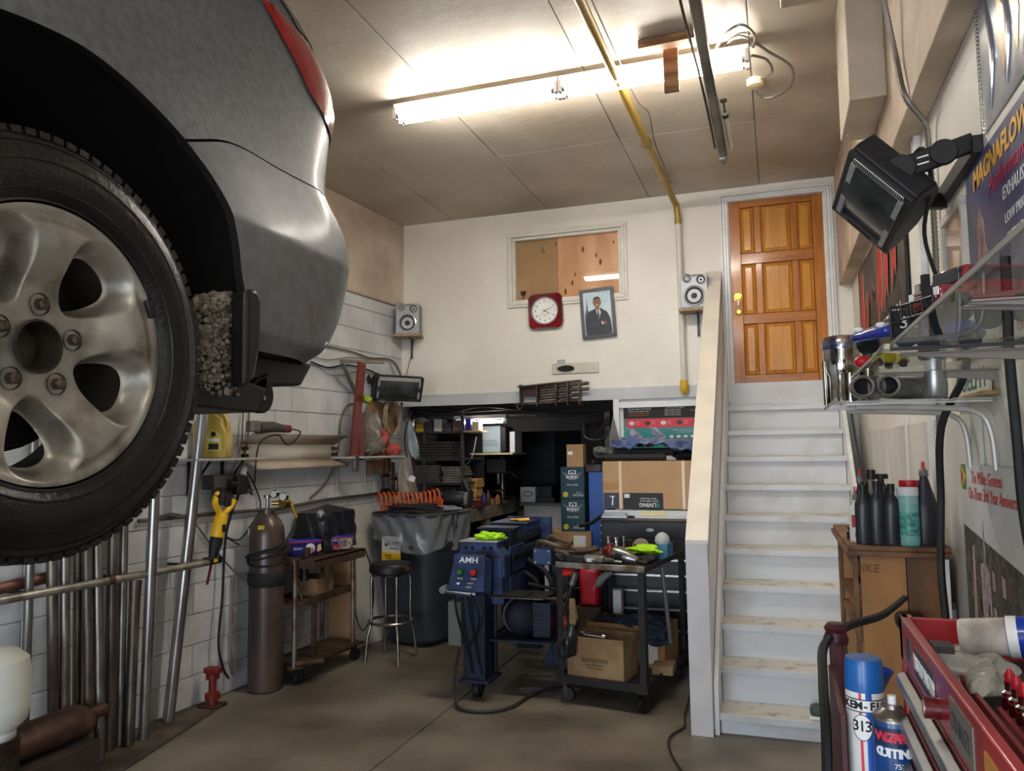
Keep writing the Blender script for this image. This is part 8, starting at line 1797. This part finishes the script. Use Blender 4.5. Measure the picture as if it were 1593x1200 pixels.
def wrap(par, nm, cx__, cy__, r, a0, a1, z0, z1, m_, off=.0006, n=10):
    f = lambda u, v: V((cx__+(r+off)*math.cos(a0+(a1-a0)*u), cy__+(r+off)*math.sin(a0+(a1-a0)*u), z0+(z1-z0)*v)); return obj(nm, G().grid(f, n, 1), m_, par)
def ctext(s, size, cx__, cy__, r, a, z, m_, par, bold=0.0, off=.0012):
    c = (cx__+(r+off)*math.cos(a), cy__+(r+off)*math.sin(a), z); return text(s, size, c, frame((-math.sin(a), math.cos(a), 0), (0,0,1)), m_, par, bold=bold)
af = math.atan2(-cy1, -cx1)
bs_ = mat('stripe_blue', (30,80,170), .4); rs_ = mat('stripe_red2', (206,50,66), .4)
wrap(t,'blue_stripe',cx1,cy1,.033,af+.02,af+.34,TZ1+.005,TZ1+.210,bs_); wrap(t,'red_stripe',cx1,cy1,.033,af-.32,af-.18,TZ1+.005,TZ1+.210,rs_)
wrap(t,'name_panel',cx1,cy1,.033,af-1.3,af+1.35,TZ1+.176,TZ1+.199,black_ink,.0008); wrap(t,'name_panel_face',cx1,cy1,.033,af-1.28,af+1.33,TZ1+.178,TZ1+.197,white_ink,.0010)
for k, ch in enumerate('KEM-FLO'): ctext(ch, .019, cx1, cy1, .033, af-1.02+k*.345, TZ1+.1875, black_ink, t, .0006)
dsk = obj('number_disc', G().grid(lambda u, v: V((cx1+.0345*math.cos(af-.18+.46*v*math.cos(2*PI*u)), cy1+.0345*math.sin(af-.18+.46*v*math.cos(2*PI*u)), TZ1+.150+.022*v*math.sin(2*PI*u))), 28, 4), white_ink, t); obj('disc_edge', G().tube([V((cx1+.0347*math.cos(af-.18+.47*math.cos(a)), cy1+.0347*math.sin(af-.18+.47*math.cos(a)), TZ1+.150+.0225*math.sin(a))) for a in [i*PI/16 for i in range(32)]], .0006, 4, closed=True), black_ink, dsk)
for k, ch in enumerate('313'): ctext(ch, .026, cx1, cy1, .033, af-.50+k*.31, TZ1+.152, black_ink, t, .0003, .0020)
for k, ch in enumerate('Parts Kleen'): ctext(ch, .012, cx1, cy1, .033, af-.6+k*.13, TZ1+.035, black_ink, t)
cx2, cy2 = 0.168-.008, 1.47
TZ2 = 1.267-.188
t = can('blue cutting-oil spray can with a bare metal dome', cx2+.008, cy2+.03, .150, .032, mat('can_deep_blue', (22,76,140), .35, rgb2=(18,60,116), scale=10, coat=.3), None, dome=True, z=TZ2)
c2 = (cx2+.008, cy2+.03); a2 = math.atan2(-c2[1], -c2[0]); wrap(t,'dark_label_band',*c2,.032,a2-1.0,a2+1.0,TZ2+.112,TZ2+.142,mat('label_dark_blue', (20,40,76), .4),.0008)
for k, ch in enumerate('WIZARD'): ctext(ch, .020, *c2, .032, a2-.62+k*.25, TZ2+.127, rs_, t, .001)
for k, ch in enumerate('CUTTING'): ctext(ch, .020, *c2, .032, a2-.72+k*.24, TZ2+.102, white_ink, t, .0008)
for k, ch in enumerate('750g'): ctext(ch, .012, *c2, .032, a2+.05+k*.16, TZ2+.082, white_ink, t)
t = can('grubby pale spray can with a white nozzle behind the blue-capped can', .150, 1.74, .16, .028, mat('grubby_label_can', (150,140,126), .5, rgb2=(96,88,78), scale=20), None, dome=True)
o = obj('blue_funnel', G().lathe([(.05,.10),(.045,.09),(.012,.02),(.008,0),(.0075,0),(.011,.02),(.044,.09),(.049,.10)], 26, c=(.172,1.93,TZ+.06), cap=False), mat('funnel_blue', (24,60,160), .35)); tag(o, 'blue plastic funnel behind the spray cans', 'funnel'); obj('stand', G().cyl((.172,1.93,TZ),(.172,1.93,TZ+.065),.007), blk, o)
t = can('silver-domed dark spray can behind the cutting-oil can', .163, 1.64, .10, .022, mat('dark_can', (48,50,56), .4), None, dome=True)
# maroon jack handle and panel
mr = mat('maroon_paint', (84,30,36), .45, rgb2=(60,22,28), scale=8)
t = thing('jack_lever', 'maroon steel jack lever standing upright left of the spray cans', 'jack', (.115,1.9,0)); obj('post', G().bar((.112,2.0,0),(.112,2.0,1.24),.03,.03), mr, t, bev=.004); obj('cap', G().lathe([(.026,0),(.028,.01),(.022,.025),(.026,.035),(.018,.045)], 18, c=(.112,2.0,1.235)), mr, t)
obj('side_panel', G().prism([(.088,0),(.099,0),(.099,1.21),(.088,1.21)], 1.56, 1.90, 'y'), mr, bpy.data.objects['parts_trolley'], bev=.002, label='maroon side panel')
o = dbox('green_white_bag', 'small green and white shoe standing on the lowest stair', 'shoe', .12,.24,4.93,5.06,R1,R1+.07, mat('green_shoe', (66,82,72), .7), bev=.03); obj('sole', G().box(.115,.245,4.92,5.065,R1,R1+.022), white_p, o, bev=.008)
cable('thick black hose bending over the maroon handle down to the floor', [(.34,2.6,1.24),(.24,2.25,1.255),(.15,2.08,1.26),(.085,1.94,1.245),(.07,1.75,1.22),(.066,1.62,1.15),(.060,1.58,1.0),(.05,1.56,.7),(.02,1.55,.3),(-.02,1.55,.02)], .010, rubber, 'hose')
